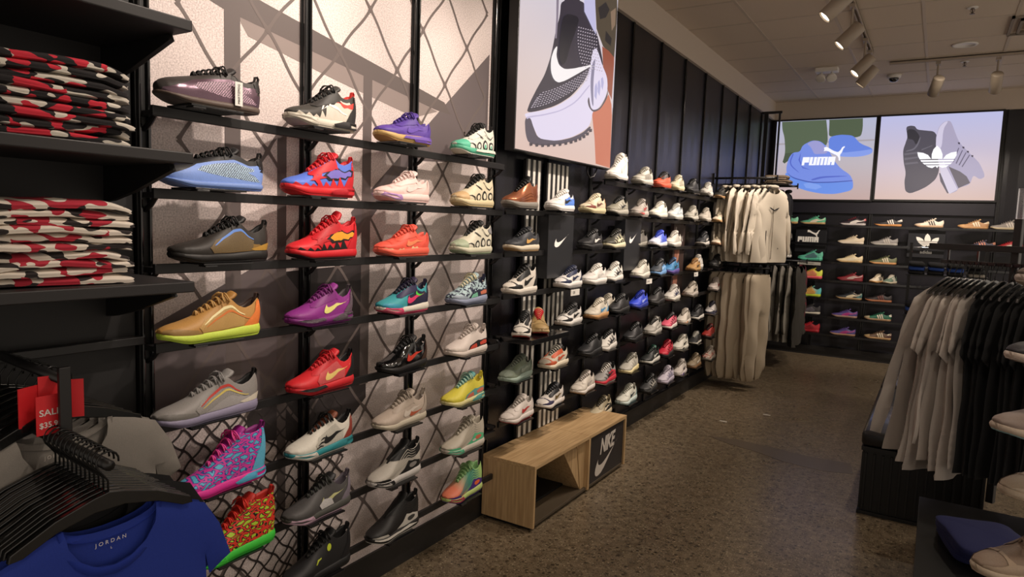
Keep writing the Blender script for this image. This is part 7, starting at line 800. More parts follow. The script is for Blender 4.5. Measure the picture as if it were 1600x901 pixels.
for sx in (-.05, .05):
    k = MB(); ax = Vector((sx*4, -.6, -.8)).normalized(); k.tube([(sx, 0, -.045), (sx, 0, -.07)], .012, 10); k.lathe(Vector((sx, -.01, -.10))-ax*.03, [(.022, 0), (.048, .02), (.05, .05), (.045, .052)], 24, axis=ax); k.build('lamp_head', mat('e8e4de', .25, coat=.6), r, True)
r = empty('air_vent', (.62, 6.9, CZ), 0, 'beige square ceiling air vent at the right edge', 'vent')
for i in range(4):
    s = .28-.06*i; k = MB()
    for a, b, c, d in ((-s, s, -s, -s+.02), (-s, s, s-.02, s), (-s, -s+.02, -s, s), (s-.02, s, -s, s)): k.box(a, b, c, d, -.02-.006*i, -.001)
    k.build('louver', mat('8c8175', .6), r)

# ------------------------------------------------------------------ concrete and chain-link mural
MY0, MY1 = 1.155, 2.955
mu = empty('wall_mural', (-2.013, MY0, 0), 0, 'concrete and chain link fence photo mural behind the nearest shoe shelves', 'mural')
m, nt, b = newmat('mural_concrete'); tc = N(nt, 'ShaderNodeTexCoord'); L = nt.links
n1 = N(nt, 'ShaderNodeTexNoise'); n1.inputs['Scale'].default_value = 190; n1.inputs['Detail'].default_value = 3; n2 = N(nt, 'ShaderNodeTexNoise'); n2.inputs['Scale'].default_value = 2.2
for n in (n1, n2): L.new(tc.outputs['Object'], n.inputs['Vector'])
ad = N(nt, 'ShaderNodeMath', operation='ADD'); mu1 = N(nt, 'ShaderNodeMath', operation='MULTIPLY'); mu1.inputs[1].default_value = .75; L.new(n1.outputs['Fac'], mu1.inputs[0]); mu2 = N(nt, 'ShaderNodeMath', operation='MULTIPLY'); mu2.inputs[1].default_value = .3; L.new(n2.outputs['Fac'], mu2.inputs[0]); L.new(mu1.outputs[0], ad.inputs[0]); L.new(mu2.outputs[0], ad.inputs[1])
r_ = N(nt, 'ShaderNodeValToRGB'); r_.color_ramp.elements[0].position = .32; r_.color_ramp.elements[0].color = lin('aa9c99'); r_.color_ramp.elements[1].position = .68; r_.color_ramp.elements[1].color = lin('ecdfdb'); L.new(ad.outputs[0], r_.inputs[0]); L.new(r_.outputs[0], b.inputs['Base Color']); b.inputs['Roughness'].default_value = .6
k = MB(); k.box(-.006, 0, 0, MY1-MY0, .13, SZ-.002); k.build('print_board', m, mu)
def wallpoly(name, polys, mt, off):
    V, F = [], []
    for pi_, p in enumerate(polys):
        o_ = off+(pi_ % 4)*.00012
        v, f = flat(p, lambda a, c: (o_, a-MY0, c), None, None, None); n0 = len(V); V += v; F += [tuple(i+n0 for i in q) for q in f]
    return mesh(name, V, F, mt, mu, smooth=False)
def clipy(p): return [(min(max(a, MY0+.002), MY1-.002), min(max(c, .135), SZ-.004)) for a, c in p]
PD = mat('5f5553', .6, bscale=600); PM = mat('8a7d79', .6, bscale=600); PL = mat('675c59', .6, bscale=600)
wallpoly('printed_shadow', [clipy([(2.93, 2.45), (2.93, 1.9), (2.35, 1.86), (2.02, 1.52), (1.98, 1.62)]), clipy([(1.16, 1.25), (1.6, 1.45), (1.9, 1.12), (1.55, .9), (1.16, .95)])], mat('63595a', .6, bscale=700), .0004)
wallpoly('mural_dark_block', [clipy([(1.57, 1.39), (2.07, 1.41), (2.08, .84), (1.9, .70), (1.50, .80), (1.48, 1.0)])], mat('332c2d', .6, bscale=700), .0005)  # near-black shape covering the middle of the mural
wallpoly('printed_bar', [clipy([(1.16, 2.32), (1.18, 2.42), (1.516, 2.325), (2.568, 2.15), (2.62, 2.10), (2.51, 2.105), (1.42, 2.25)]), clipy([(1.41, 3.0), (1.47, 3.0), (1.47, .9), (1.41, .9)]), clipy([(2.04, 2.22), (2.09, 2.21), (2.09, .9), (2.04, .9)]), clipy([(1.62, 1.9), (1.66, 1.9), (1.66, .5), (1.62, .5)])], PD, .0008)
wallpoly('printed_bar', [clipy([(1.46, 2.245), (2.40, 2.12), (2.52, 2.10), (2.36, 2.05), (1.9, 2.12), (1.5, 2.19)])], PM, .0006)
# fence wires: a lattice of wavy crossing wires with twisted knots
def wire(p, q, wd):
    n = 14; out_u, out_d = [], []
    dx, dz = q[0]-p[0], q[1]-p[1]; l = math.hypot(dx, dz); nx, nz = -dz/l, dx/l
    for i in range(n+1):
        t = i/n; bow = .004*math.sin(PI*t*2+.4); ww = wd*(.85+.6*math.exp(-(min(t, 1-t)/.05)**2))
        c = (p[0]+dx*t+nx*bow, p[1]+dz*t+nz*bow); out_u.append((c[0]+nx*ww, c[1]+nz*ww)); out_d.append((c[0]-nx*ww, c[1]-nz*ww))
    return out_u+out_d[::-1]
polys = []
for i in range(-1, 7):
    for j in range(-1, 9):
        cx = 1.247+.33*i; cz = 3.05-.41*j; h = .205
        for a, c in (((cx, cz), (cx+.165, cz-h)), ((cx+.165, cz-h), (cx, cz-2*h)), ((cx, cz), (cx-.165, cz-h)), ((cx-.165, cz-h), (cx, cz-2*h))):
            if min(a[0], c[0]) > MY0 and max(a[0], c[0]) < MY1 and min(a[1], c[1]) > .14 and max(a[1], c[1]) < SZ: polys.append(wire(a, c, .0068))
wallpoly('printed_fence', polys, PL, .0012)
polys = []
for i in range(14):
    for j in range(11):
        cx = 1.18+.07*i; cz = .90-.07*j
        if cx+.07 > 1.95: continue
        polys.append(wire((cx, cz), (cx+.07, cz-.07), .0042)); polys.append(wire((cx+.07, cz), (cx, cz-.07), .0042))
polys = [p for p in polys if min(q[1] for q in p) > .14]
wallpoly('printed_fine_fence', polys, mat('37302f', .6), .0018)

tag(boxo('back_panel', (WX+.001, WX+.010, -.6, 1.11, .14, SZ-.01), mat('1a191a', .55), None, .001), 'plain black back panel behind the folded shirts and tees', 'wall panel')
# ------------------------------------------------------------------ uprights along the left wall
POSTS = [1.135, 1.74, 2.345, 2.975]+[2.975+.6096*i for i in range(1, 11)]
for i, y in enumerate(POSTS):
    r = empty('wall_upright', (WX, y, 0), 0, 'glossy black slotted metal upright on the left wall, %s from the camera' % ordn(i), 'wall upright', 'slotted uprights of the left wall')
    h = .030 if i == 3 else .022 if i < 3 else .013; dp = .026 if i < 4 else .004; k = MB(); k.box(0, dp, -h, h, .13, SZ-.003); k.build('channel_back', BLK2, r)
    for sy in (-1, 1):
        k = MB(); k.box(dp-.002, dp+.012, sy*h*.62-.004, sy*h*.62+.004, .13, SZ-.003); k.build('rib', GLOSSB, r, False, .002)
# ------------------------------------------------------------------ shoe rails
def shoe_rail(z, y0, y1, ys, label, group, posts):
    r = empty('shoe_rail', (-2.0, y0, z), 0, label, 'shelf rail', group)
    k = MB(); k.box(.062, .076, 0, y1-y0, -.036, -.006); k.build('front_bar', BLACK, r, False, .002)
    for p in posts:
        k = MB(); k.tube([(-.0, p-y0, -.07), (.03, p-y0, -.055), (.052, p-y0, -.035), (.066, p-y0, -.022)], .008, 8); k.box(-.002, .064, p-y0-.010, p-y0+.010, -.034, -.018); k.build('bracket_arm', BLACK, r)
    for y in ys:
        k = MB(); k.box(.062, .185, y-y0-.085, y-y0+.085, -.006, -.0005); k.box(.15, .185, y-y0-.08, y-y0-.04, -.012, -.006); k.build('shoe_plate', GLOSSB, r, False, .001)
    return r
def near_cols(T, row, exclude=()): return [t[2] for t in T if t[6] == row and t[0] not in exclude]
MROW = [1.905, 1.67, 1.45, 1.215, .97, .735, .50, .265]
SROW = [1.915, 1.68, 1.455, 1.23, 1.0, .765, .535, .305]
RROW = [1.725, 1.49, 1.255, 1.02, .785, .55, .317]
for i, z in enumerate(MROW):
    shoe_rail(z, 1.118, 2.97, near_cols(MURAL_SHOES, i), 'black metal shoe rail across the fence mural, %s from the top' % ordn(i), 'shoe rails on the mural', POSTS[:4])
for i, z in enumerate(SROW):
    y0 = 4.22 if i == 0 else 3.0
    ys = near_cols(SIDE_SHOES, i)
    shoe_rail(z, y0, 6.9, [y for y in ys if y < 6.9], 'black metal shoe rail on the black panel wall, %s from the top' % ordn(i), 'shoe rails on the black panels', [p for p in POSTS if y0-.1 < p < 6.9])
# riser block under the forward facing pair
tag(boxo('display_riser', (-1.985, -1.74, 3.0, 3.42, .97, .998), GLOSSB, None, .003), 'flat black display riser block under the pair facing forward', 'riser')
# ------------------------------------------------------------------ place the shoes
mc = 0
for d, kd, y, z, sz, st, row in MURAL_SHOES:
    shoe(kd, st, (-1.872+(.012 if y < 1.5 else 0), y, z), -PI/2+random.Random(int(y*977)).uniform(-.03, .06), sz, '%s, %s mural row from top' % (d, ordn(row)), 2, 'sneakers on the mural rails')
for d, kd, y, z, sz, st, row in SIDE_SHOES:
    rz = -PI/2+random.Random(int(y*977+row)).uniform(0, .10); x = -1.872
    if kd == 'af1f': rz = -PI/2+(.42 if 'black' in d else .62); x = -1.86
    if 'hidden behind its pair' in d: x = -1.945; y += .03
    if 'small grey' in d or 'tucked' in d: x = -1.95
    shoe(kd, st, (x, y, z), rz, sz, '%s on the black left wall' % d, 1, 'sneakers on the black left wall')
for d, kd, x, z, sz, st, row in BACK_SHOES:
    rz = PI; xx = x
    if kd == 'samf': rz = PI+1.25
    shoe(kd, st, (xx, 9.6, z), rz, sz, d if 'wall' in d else d+' on the back wall', 0, 'sneakers on the back wall')
# little hang tag on the first shoe
ht = empty('hang_tag', (-1.812, 1.318, 1.99), 0, 'small white paper hang tag on the mauve metallic shoe', 'tag')
k = MB(); k.box(.0, .0012, -.013, .013, -.070, .0); k.build('card', WHITE, ht)
k = MB(); k.tube([(0, 0, 0), (-.012, -.004, .016), (-.022, -.008, .020)], .001, 5); k.build('string', BLACK, ht)
text_obj('printed_text', 'MARTIZFOG', .0105, BLACK, ht, frame_mat((.002, 0, -.035), (0, 0, 1), (0, -1, 0)), .0002)
# ------------------------------------------------------------------ signs on the left wall
def swoosh_geo(w, h): return [((x-.5)*w, (y-.5)*h) for x, y in SWOOSH]
for i, (y0, y1, cy, cz, w) in enumerate(((3.42, 3.735, 3.585, 1.508, .19), (4.545, 4.85, 4.70, 1.525, .155))):
    r = empty('sign_panel', (-1.985, y0, 1.285), 0, 'black panel with white swoosh logo, %s on the left wall' % ('nearer of the two' if i == 0 else 'farther of the two'), 'sign', 'swoosh sign panels')
    k = MB(); k.box(0, .085, 0, y1-y0, 0, .372); k.build('panel', mat('26272b', .4), r, False, .003)
    v, f = flat(swoosh_geo(w, .082), lambda a, c: (.0862, cy-y0+a, cz-1.285+c), None, None, None); mesh('swoosh_logo', v, f, mat('efebe4', .5, emit=.15), r, smooth=False)
r = empty('poster_panel', (-1.985, 5.76, .95), 0, 'brown photo poster of a foot with white lettering between shoe columns', 'poster')
k = MB(); k.box(0, .03, 0, .30, 0, .72); k.build('board', mat('3a2a26', .5), r, False, .002)
for nm, c, p in (('printed_leg', '8c5a48', [(.02, .02), (.05, .0), (.14, .02), (.16, .3), (.12, .55), (.03, .55), (.05, .3)]), ('printed_foot', 'a87460', [(.02, .22), (.10, .24), (.17, .44), (.15, .52), (.11, .40), (.03, .30)])):
    v, f = flat(p, lambda a, c_: (.0312+.0004*(nm == 'printed_foot'), a, c_), None, None, None); mesh(nm, v, f, mat(c, .6), r, smooth=False)
text_obj('printed_text', '1', .07, WHITE, r, frame_mat((.032, .05, .64), (0, 1, 0), (0, 0, 1)), .0002)
text_obj('printed_text', 'RE/ON', .075, WHITE, r, frame_mat((.032, .13, .56), (0, 1, 0), (0, 0, 1)), .0002)
for i, (y, z, s) in enumerate(((3.587, 1.205, '120'), (4.80, 1.205, '$145'), (5.95, 1.205, '160'))):
    r = empty('price_holder', (-1.80, y, z), 0, 'white price strip under the %s' % ('navy and white low shoe', 'off-white ribbed running shoe', 'tan leather low shoe')[i], 'price tag', 'price strips'); k = MB(); k.box(0, .004, -.055, .055, -.018, .018); k.build('card', mat('e8e4dc', .5), r)
    text_obj('printed_text', s, .022, BLACK, r, frame_mat((.0048, -.02, 0), (0, 1, 0), (0, 0, 1)), .0001)
# striped boards
for i, (y0, y1, n) in enumerate(((3.28, 3.455, 3), (3.52, 3.80, 5))):
    r = empty('striped_panel', (-2.0, y0, .36), 0, 'black board with white vertical stripes, %s' % ('three stripes nearer the mural' if i == 0 else 'five stripes under the big light box'), 'wall panel')
    k = MB(); k.box(0, .018, 0, y1-y0, 0, 1.60); k.build('board', BLACK, r)
    for j in range(n):
        u = (y1-y0)*(j+.5)/n; k = MB(); k.box(.018, .0205, u-.013, u+.013, .0, 1.60); k.build('white_stripe', mat('d8d4cc', .4), r)
# ------------------------------------------------------------------ big light box with trainer photo
lb = empty('light_box', (-1.95, 3.0, 1.975), 0, 'large backlit picture of a white and grey running shoe above the shelves', 'light box')
k = MB(); k.box(0, .060, 0, 1.2, 0, 1.115); k.build('frame', mat('2a2a2c', .4), lb, False, .003)
def mglow(stops, axis, lo, hi, s):
    m, nt, b = newmat('backlit_gradient'); L = nt.links; tc = N(nt, 'ShaderNodeTexCoord'); sp = N(nt, 'ShaderNodeSeparateXYZ'); L.new(tc.outputs['Object'], sp.inputs[0])
    mr = N(nt, 'ShaderNodeMapRange'); mr.inputs[1].default_value = lo; mr.inputs[2].default_value = hi; L.new(sp.outputs[axis], mr.inputs[0])
    r = N(nt, 'ShaderNodeValToRGB'); e = r.color_ramp.elements
    while len(e) < len(stops): e.new(.5)
    for i, (p, c) in enumerate(stops): e[i].position = p; e[i].color = lin(c)
    L.new(mr.outputs[0], r.inputs[0]); L.new(r.outputs[0], b.inputs['Emission Color']); b.inputs['Emission Strength'].default_value = s; b.inputs['Base Color'].default_value = (.02, .02, .02, 1); b.inputs['Roughness'].default_value = .4; return m
GL = .92
k = MB(); k.box(.060, .0640, .008, 1.192, .008, 1.107); k.build('lit_face', mglow([(0, 'e3c4b8'), (.35, 'e0ccc8'), (1, 'd8d4e4')], 'Z', 0, 1.1, GL), lb)
def clampb(p, a0, a1, b0, b1): return [(min(max(a, a0), a1), min(max(b, b0), b1)) for a, b in p]
for i, (c, p) in enumerate(LIGHTBOX_PRINT):
    q = clampb(p, 3.01, 4.19, 1.985, 3.08); lay = .0644+.0003*i
    v, f = flat(q, lambda a, z: (lay, a-3.0, z-1.975), None, None, None); mesh('printed_shape', v, f, emit_mat(c, GL), lb, smooth=False)
V, F = [], []
for p in LIGHTBOX_DASHES:
    n0 = len(V); V += [(.0644+.0003*40, a-3.0, z-1.975) for a, z in p]; F.append(tuple(range(n0, n0+4)))
mesh('printed_knit_dashes', V, F, emit_mat('c4b8c4', GL), lb, smooth=False)
cb = MB(); cb.tube([(-1.93, 3.94, 1.975), (-1.93, 3.95, 1.93), (-1.93, 3.99, 1.905), (-1.93, 4.05, 1.92), (-1.93, 4.08, 1.96), (-1.93, 4.09, 1.975)], .005, 8)
tag(cb.build('power_cable', BLACK, None, True), 'short black cable looping below the big light box', 'cable')
# ------------------------------------------------------------------ wooden cube bench
def mwood():
    m, nt, b = newmat('light_oak_laminate'); L = nt.links; tc = N(nt, 'ShaderNodeTexCoord'); mp = N(nt, 'ShaderNodeMapping'); mp.inputs['Scale'].default_value = (38, 2.2, 38)
    L.new(tc.outputs['Object'], mp.inputs[0]); n = N(nt, 'ShaderNodeTexNoise'); n.inputs['Scale'].default_value = 2.2; n.inputs['Detail'].default_value = 6; L.new(mp.outputs[0], n.inputs['Vector'])
    r = N(nt, 'ShaderNodeValToRGB'); r.color_ramp.elements[0].position = .3; r.color_ramp.elements[0].color = lin('a5865e'); r.color_ramp.elements[1].position = .7; r.color_ramp.elements[1].color = lin('c8a97e')
    L.new(n.outputs['Fac'], r.inputs[0]); L.new(r.outputs[0], b.inputs['Base Color']); b.inputs['Roughness'].default_value = .45; return m
def mwoodv():
    m = mwood(); mp = [n for n in m.node_tree.nodes if n.type == 'MAPPING'][0]; mp.inputs['Scale'].default_value = (38, 38, 2.2); return m
WD, WV = mwood(), mwoodv()
bn = empty('display_bench', (-1.99, 2.955, 0), 0, 'low pale oak display bench with swoosh panel against the left wall', 'display bench')
BL, BD, BH = 1.215, .325, .355
bp = lambda nm, b, m, bev=.0015: boxo(nm, b, m, bn, bev)
bp('plinth', (.02, BD-.03, .02, BL-.02, 0, .02), BLK2); bp('top_panel', (0, BD, 0, .655, BH-.02, BH), WD); bp('top_panel', (0, BD, .657, BL, BH-.02, BH), WD)
bp('side_panel', (0, BD, 0, .018, .02, BH-.02), WV); bp('side_panel', (0, BD, BL-.018, BL, .02, BH-.02), WV); bp('divider_panel', (0, BD, .646, .668, .02, BH-.02), WV)
bp('bottom_panel', (.01, BD-.01, .018, BL-.018, .02, .036), mat('4a3f30', .5)); bp('back_panel', (.0, .012, .018, BL-.018, .036, BH-.02), BLK2)
bp('inner_liner', (.012, BD-.14, .019, .645, .036, .05), BLK2)
k = MB(); k.prism([(.36, BH-.02), (.646, BH-.02), (.646, .036), (.600, .036)], lambda a, z: (BD-.03, a, z), lambda a, z: (BD-.048, a, z)); k.build('slanted_fin', WV, bn, False, .001)
k = MB(); k.prism([(.36, BH-.02), (.378, BH-.02), (.618, .036), (.600, .036)], lambda a, z: (BD-.048, a, z), lambda a, z: (.02, a, z)); k.build('slanted_fin', WV, bn, False, .001)
k = MB(); k.prism([(.60, .036), (.646, .036), (.646, BH-.02), (.52, BH-.02), (.545, BH-.06)], lambda a, z: (BD-.029, a, z), lambda a, z: (BD-.026, a, z)); k.build('fin_face', WV, bn)
bp('logo_board', (.015, BD-.012, .668, BL-.018, .036, BH-.02), mat('262223', .5))
v, f = flat([((x-.5)*.37, (y-.5)*.17+(x-.5)*.02) for x, y in SWOOSH], lambda a, c: (BD-.0105, .945+a, .150+c), None, None, None); mesh('swoosh_logo', v, f, mat('c9c1b8', .6), bn, smooth=False)
text_obj('logo_text', 'NIKE', .135, mat('c9c1b8', .6), bn, frame_mat((BD-.0105, .935, .235), (0, 1, .05), (0, 0, 1)), .0004, .004, .78, .25, .9)
# ------------------------------------------------------------------ back wall
for i, (x0, x1, z0, z1, lb_) in enumerate(((-1.965, -.783, 2.05, 3.075, 'backlit screen of blue puffy sneaker and green trouser legs on back wall'), (-.733, .505, 2.058, 3.078, 'backlit screen of dark and pale knit sneakers crossed on back wall'))):
    r = empty('light_box', (x0, 9.78, z0), 0, lb_, 'light box'); k = MB(); t = .022
    for a in ((-t, 0, z1-z0+t), (x1-x0, x1-x0+t, z1-z0+t)): k.box(a[0], a[1], -.075, 0, -t, a[2])
    k.box(0, x1-x0, -.075, 0, -t, 0); k.box(0, x1-x0, -.075, 0, z1-z0, z1-z0+t-.002); k.build('frame', BLK2, r)
    gm = mglow([(0, 'c9aca6'), (.45, 'c6bcc4'), (1, 'bcc0da')] if i == 0 else [(0, 'e0c2b8'), (.4, 'd8c8d4'), (1, 'c4c6ee')], 'Z', 0, 1.02, .9)
    k = MB(); k.box(0, x1-x0, -.062, -.01, 0, z1-z0); k.build('lit_face', gm, r)
    for j, (c, p) in enumerate(PUMA_PRINT if i == 0 else TREFOIL_PRINT):
        q = clampb(p, x0+.004, x1-.004, z0+.004, z1-.004); lay = -.0625-.0004*j
        v, f = flat(q, lambda a, z: (a-x0, lay, z-z0), None, None, None); mesh('printed_logo' if c in ('f4f4ff', 'fcfaff') else 'printed_shape', v, [g[::-1] for g in f], emit_mat(c, .9 if c not in ('f4f4ff', 'fcfaff') else 1.05), r, smooth=False)
    V, F = [], []
    if i == 0:
        for p in block_letters('PUMA', .106): v, f = flat([(a-1.417-x0, c+2.545-z0) for a, c in p], lambda a, c: (a, -.0715, c), None, None, None); n0 = len(V); V += v; F += [tuple(q+n0 for q in g[::-1]) for g in f]
        mesh('logo_text', V, F, emit_mat('f4f4ff', 1.05), r, smooth=False)
for i, x in enumerate((-1.365, -.758, .545, 1.155)):
    r = empty('wall_upright', (x, BY, 0), 0, 'black slotted upright on the back wall, %s from the left' % ordn(i), 'wall upright', 'slotted uprights of the back wall'); top = 2.0 if i in (0,) else SZ-.003
    if i == 1: top = 2.02
    k = MB(); k.box(-.018, .018, -.03, 0, .12, top); k.build('channel_back', BLK2, r)
    for sx in (-1, 1): k = MB(); k.box(sx*.012-.004, sx*.012+.004, -.044, -.028, .12, top); k.build('rib', GLOSSB, r, False, .001)
tag(boxo('header_panel', (-1.96, .52, 9.735, 9.779, 1.875, 2.025), mat('23222a', .35), None, .002), 'long dark header panel below the two lit screens', 'panel')
for i, z in enumerate(RROW):
    r = empty('shelf_rail', (-1.95, 9.78, z), 0, 'black shoe shelf on the back wall, %s from the top' % ordn(i), 'shelf rail', 'shelves of the back wall')
    k = MB(); k.box(0, 3.6, -.235, -.222, -.032, -.004); k.build('front_bar', GLOSSB, r, False, .002)
    for x in (.585, 1.192, 1.8, 2.495, 3.1): k = MB(); k.box(x-.006, x+.006, -.222, -.04, -.03, -.012); k.build('bracket_arm', BLACK, r)
    for t in BACK_SHOES:
        if t[6] == i: k = MB(); k.box(t[2]+1.95-.11, t[2]+1.95+.11, -.235, -.12, -.0035, -.0005); k.build('shoe_plate', BLACK, r)
r = empty('sign_panel', (-1.607, 9.60, 1.36), 0, 'small black wall panel with white leaping cat and brand name', 'sign'); k = MB(); k.box(0, .372, 0, .10, 0, .335); k.build('panel', mat('1d1e22', .4), r, False, .002)
WL = mat('e4dfd4', .5, emit=.1)
V, F = [], []
for p in block_letters('PUMA', .068, slant=0): v, f = flat([(a+.155, c+.165) for a, c in p], lambda a, c: (a, -.0015, c), None, None, None); n0 = len(V); V += v; F += [tuple(q+n0 for q in g[::-1]) for g in f]
mesh('logo_text', V, F, WL, r, smooth=False)
cat = PUMA_PRINT[-1][1]; cx0 = min(p[0] for p in cat); cz0 = min(p[1] for p in cat); cw = max(p[0] for p in cat)-cx0
v, f = flat([(.14+(a-cx0)/cw*.15, .185+(c-cz0)/cw*.14) for a, c in cat], lambda a, c: (a, -.0015, c), None, None, None); mesh('cat_logo', v, [g[::-1] for g in f], WL, r, smooth=False)
r = empty('sign_panel', (-.324, 9.60, 1.36), 0, 'small black wall panel with white trefoil logo', 'sign'); k = MB(); k.box(0, .385, 0, .10, 0, .335); k.build('panel', mat('1d1e22', .4), r, False, .002)
tre = [p for c, p in TREFOIL_PRINT if c == 'fcfaff']; xs = [a for p in tre for a, _ in p]; zs = [c for p in tre for _, c in p]; tw = max(xs)-min(xs)
for p in tre:
    v, f = flat([(.085+(a-min(xs))/tw*.235, .135+(c-min(zs))/tw*.235) for a, c in p], lambda a, c: (a, -.0015, c), None, None, None); mesh('trefoil_logo', v, [g[::-1] for g in f], WL, r, smooth=False)
text_obj('logo_text', 'adidas', .05, WL, r, frame_mat((.2, -.0015, .065), (1, 0, 0), (0, 0, 1)), .0005, .001)
r = empty('price_holder', (-1.41, 9.545, 1.215), 0, 'white price strip under the mint mesh basketball shoe', 'price tag'); k = MB(); k.box(-.14, .14, -.004, 0, -.02, .02); k.build('card', mat('b8b4aa', .5), r)
text_obj('printed_text', 'PUMA HOOPS', .026, BLACK, r, frame_mat((-.02, -.0045, 0), (1, 0, 0), (0, 0, 1)), .0001)
for i, (z, c, lb_) in enumerate(((1.50, '2c2a2c', 'black patterned toddler shoe at the left end of the back wall'), (1.275, 'd8d4cc', 'white toddler shoe with big bow at the left end of the back wall'))):
    shoe('bball', 'u:%s m:%s o:%s l:%s t:%s c:%s p:mesh=%s*k' % ((c,)*6+('8c8880',)), (-1.70, 9.6, z), PI+1.35, .55, lb_, 0)
# ------------------------------------------------------------------ clothing
def mcloth(c, rough=.85):
    k = ('cloth', c)
    if k in _m: return _m[k]
    m, nt, b = newmat('fabric_'+c); L = nt.links; tc = N(nt, 'ShaderNodeTexCoord'); n = N(nt, 'ShaderNodeTexNoise'); n.inputs['Scale'].default_value = 420; L.new(tc.outputs['Object'], n.inputs['Vector'])
    d = lin(c); mx = N(nt, 'ShaderNodeMix', data_type='RGBA'); mx.inputs[6].default_value = tuple(x*.82 for x in d[:3])+(1,); mx.inputs[7].default_value = tuple(min(1, x*1.15) for x in d[:3])+(1,)
    L.new(n.outputs['Fac'], mx.inputs[0]); L.new(mx.outputs[2], b.inputs['Base Color']); b.inputs['Roughness'].default_value = rough; b.inputs['Sheen Weight'].default_value = 0
    bp_ = N(nt, 'ShaderNodeBump'); bp_.inputs['Strength'].default_value = .2; bp_.inputs['Distance'].default_value = .0008; L.new(n.outputs['Fac'], bp_.inputs['Height']); L.new(bp_.outputs[0], b.inputs['Normal'])
    _m[k] = m; return m
TEE = [(.095, .0), (.16, -.022), (.215, -.05), (.255, -.13), (.285, -.235), (.225, -.27), (.215, -.20), (.222, -.45), (.232, -.70)]
LONG = [(.09, .0), (.15, -.02), (.205, -.05), (.245, -.16), (.275, -.33), (.30, -.50), (.305, -.62), (.255, -.63), (.235, -.45), (.215, -.26), (.225, -.45), (.23, -.70)]
PANT = [(.14, .0), (.17, -.03), (.185, -.25), (.18, -.60), (.165, -.95), (.13, -1.08), (.05, -1.09), (.03, -.9), (.015, -.42)]
def puffed(poly, open_edges, D, fall, ds, seed, fold=.008, front=1, curl=0, kx=26, jitter=0):
    v, f = tri_patch(poly, ds, ds); P = np.array(poly); nx = np.roll(P, -1, 0); d = np.full(len(v), 9.)
    for i, (a, b) in enumerate(zip(P, nx)):
        if i in open_edges: continue
        ab = b-a; t = np.clip(((v-a)@ab)/max(ab@ab, 1e-12), 0, 1); d = np.minimum(d, np.hypot(*(v-(a+t[:, None]*ab)).T))
    q = np.clip(d/fall, 0, 1); dep = D*np.sqrt(q*(2-q)); rnd = np.random.RandomState(seed); ph = rnd.uniform(0, 6, 4)
    ramp = np.clip(-v[:, 1]/.5, .15, 1)
    wv = np.sin(v[:, 0]*kx+ph[0]+v[:, 1]*3)+.6*np.sin(v[:, 0]*kx*1.9+ph[1]-v[:, 1]*5)+.35*np.sin(v[:, 1]*19+v[:, 0]*22+ph[2])
    x = front*dep+fold*wv*ramp+curl*(v[:, 0]/.2)**2*.02
    return np.stack([x, v[:, 0], v[:, 1]], -1), f
def garment(name, half, m, loc, rz, label, cat, group=None, D=.02, fall=.06, ds=.035, seed=1, fold=.008, curl=0, neck=(.085, .02), sc=(1, 1), kx=26, collar=None, lean=0):
    root = empty(name, loc, rz, label, cat, group); R = [(a*sc[0], b*sc[1]) for a, b in half]
    pants = half is PANT; Ls = [(-a, b) for a, b in R[::-1]]; nn = 7
    for front in (1, -1):
        dpt = neck[0] if front == 1 else neck[1]; w0 = R[0][0]
        neckc = [] if pants else [(-w0*math.cos(PI*i/(nn+1)), -dpt*math.sin(PI*i/(nn+1))) for i in range(1, nn+1)]
        poly = R+Ls+neckc; n = len(R)
        op = set(range(2*n-1, len(poly))) | ({n-1} if not pants else set())
        v, f = puffed(poly, op, D, fall, ds, seed, fold, front, curl, kx)
        if lean: v[:, 0] += lean*v[:, 2]
        nm_ = 'front_panel' if front == 1 else 'back_panel'
        mesh(nm_, v, [g if front == 1 else g[::-1] for g in f], m, root)
        if collar and not pants:
            k = MB(); pts = [(front*D*.85*math.sin(PI*i/12) + (lean*-dpt*math.sin(PI*i/12)), -w0*math.cos(PI*i/12), -dpt*math.sin(PI*i/12)) for i in range(13)]
            # flat ribbed band
            V = []; 
            for j, p in enumerate(pts):
                a = PI*j/12; ox, oz = -math.cos(a)*.018, -math.sin(a)*.018
                V += [(p[0]+front*.003, p[1], p[2]), (p[0]+front*.005, p[1]+ox*.6, p[2]+oz), (p[0]-front*.001, p[1]+ox*.6, p[2]+oz)]
            F_ = []
            for j in range(12):
                for q in range(2): F_.append((j*3+q, (j+1)*3+q, (j+1)*3+q+1, j*3+q+1))
            mesh('collar', V, F_, collar, root)
    return root
HB = mat('131313', .2, coat=.5)
def hanger(loc, rz, label, group, w=.20, near=True, hookdir=1):
    r = empty('clothes_hanger', loc, rz, label, 'hanger', group); k = MB()
    arc_ = [(0, .022*math.cos(t)*hookdir, .038+.022*math.sin(t)) for t in np.linspace(-.6, PI*1.05, 10 if near else 6)]
    k.tube([(0, 0, -.035), (0, 0, .0), (0, .012*hookdir, .018)]+arc_, .0022, 6 if near else 4); k.build('hook', mat('2a2a2a', .25, metal=.6), r, True)
    k = MB(); P = [(0, -.022), (.03, -.028), (.10, -.050), (w, -.088), (w+.004, -.104), (w-.02, -.102), (.10, -.075), (.03, -.058)]
    P = P+[(-a, b) for a, b in P[:0:-1]]
    k.prism(P, lambda a, b: (.006, a, b), lambda a, b: (-.006, a, b)); k.build('shoulder_bar', HB, r, False, .002); return r
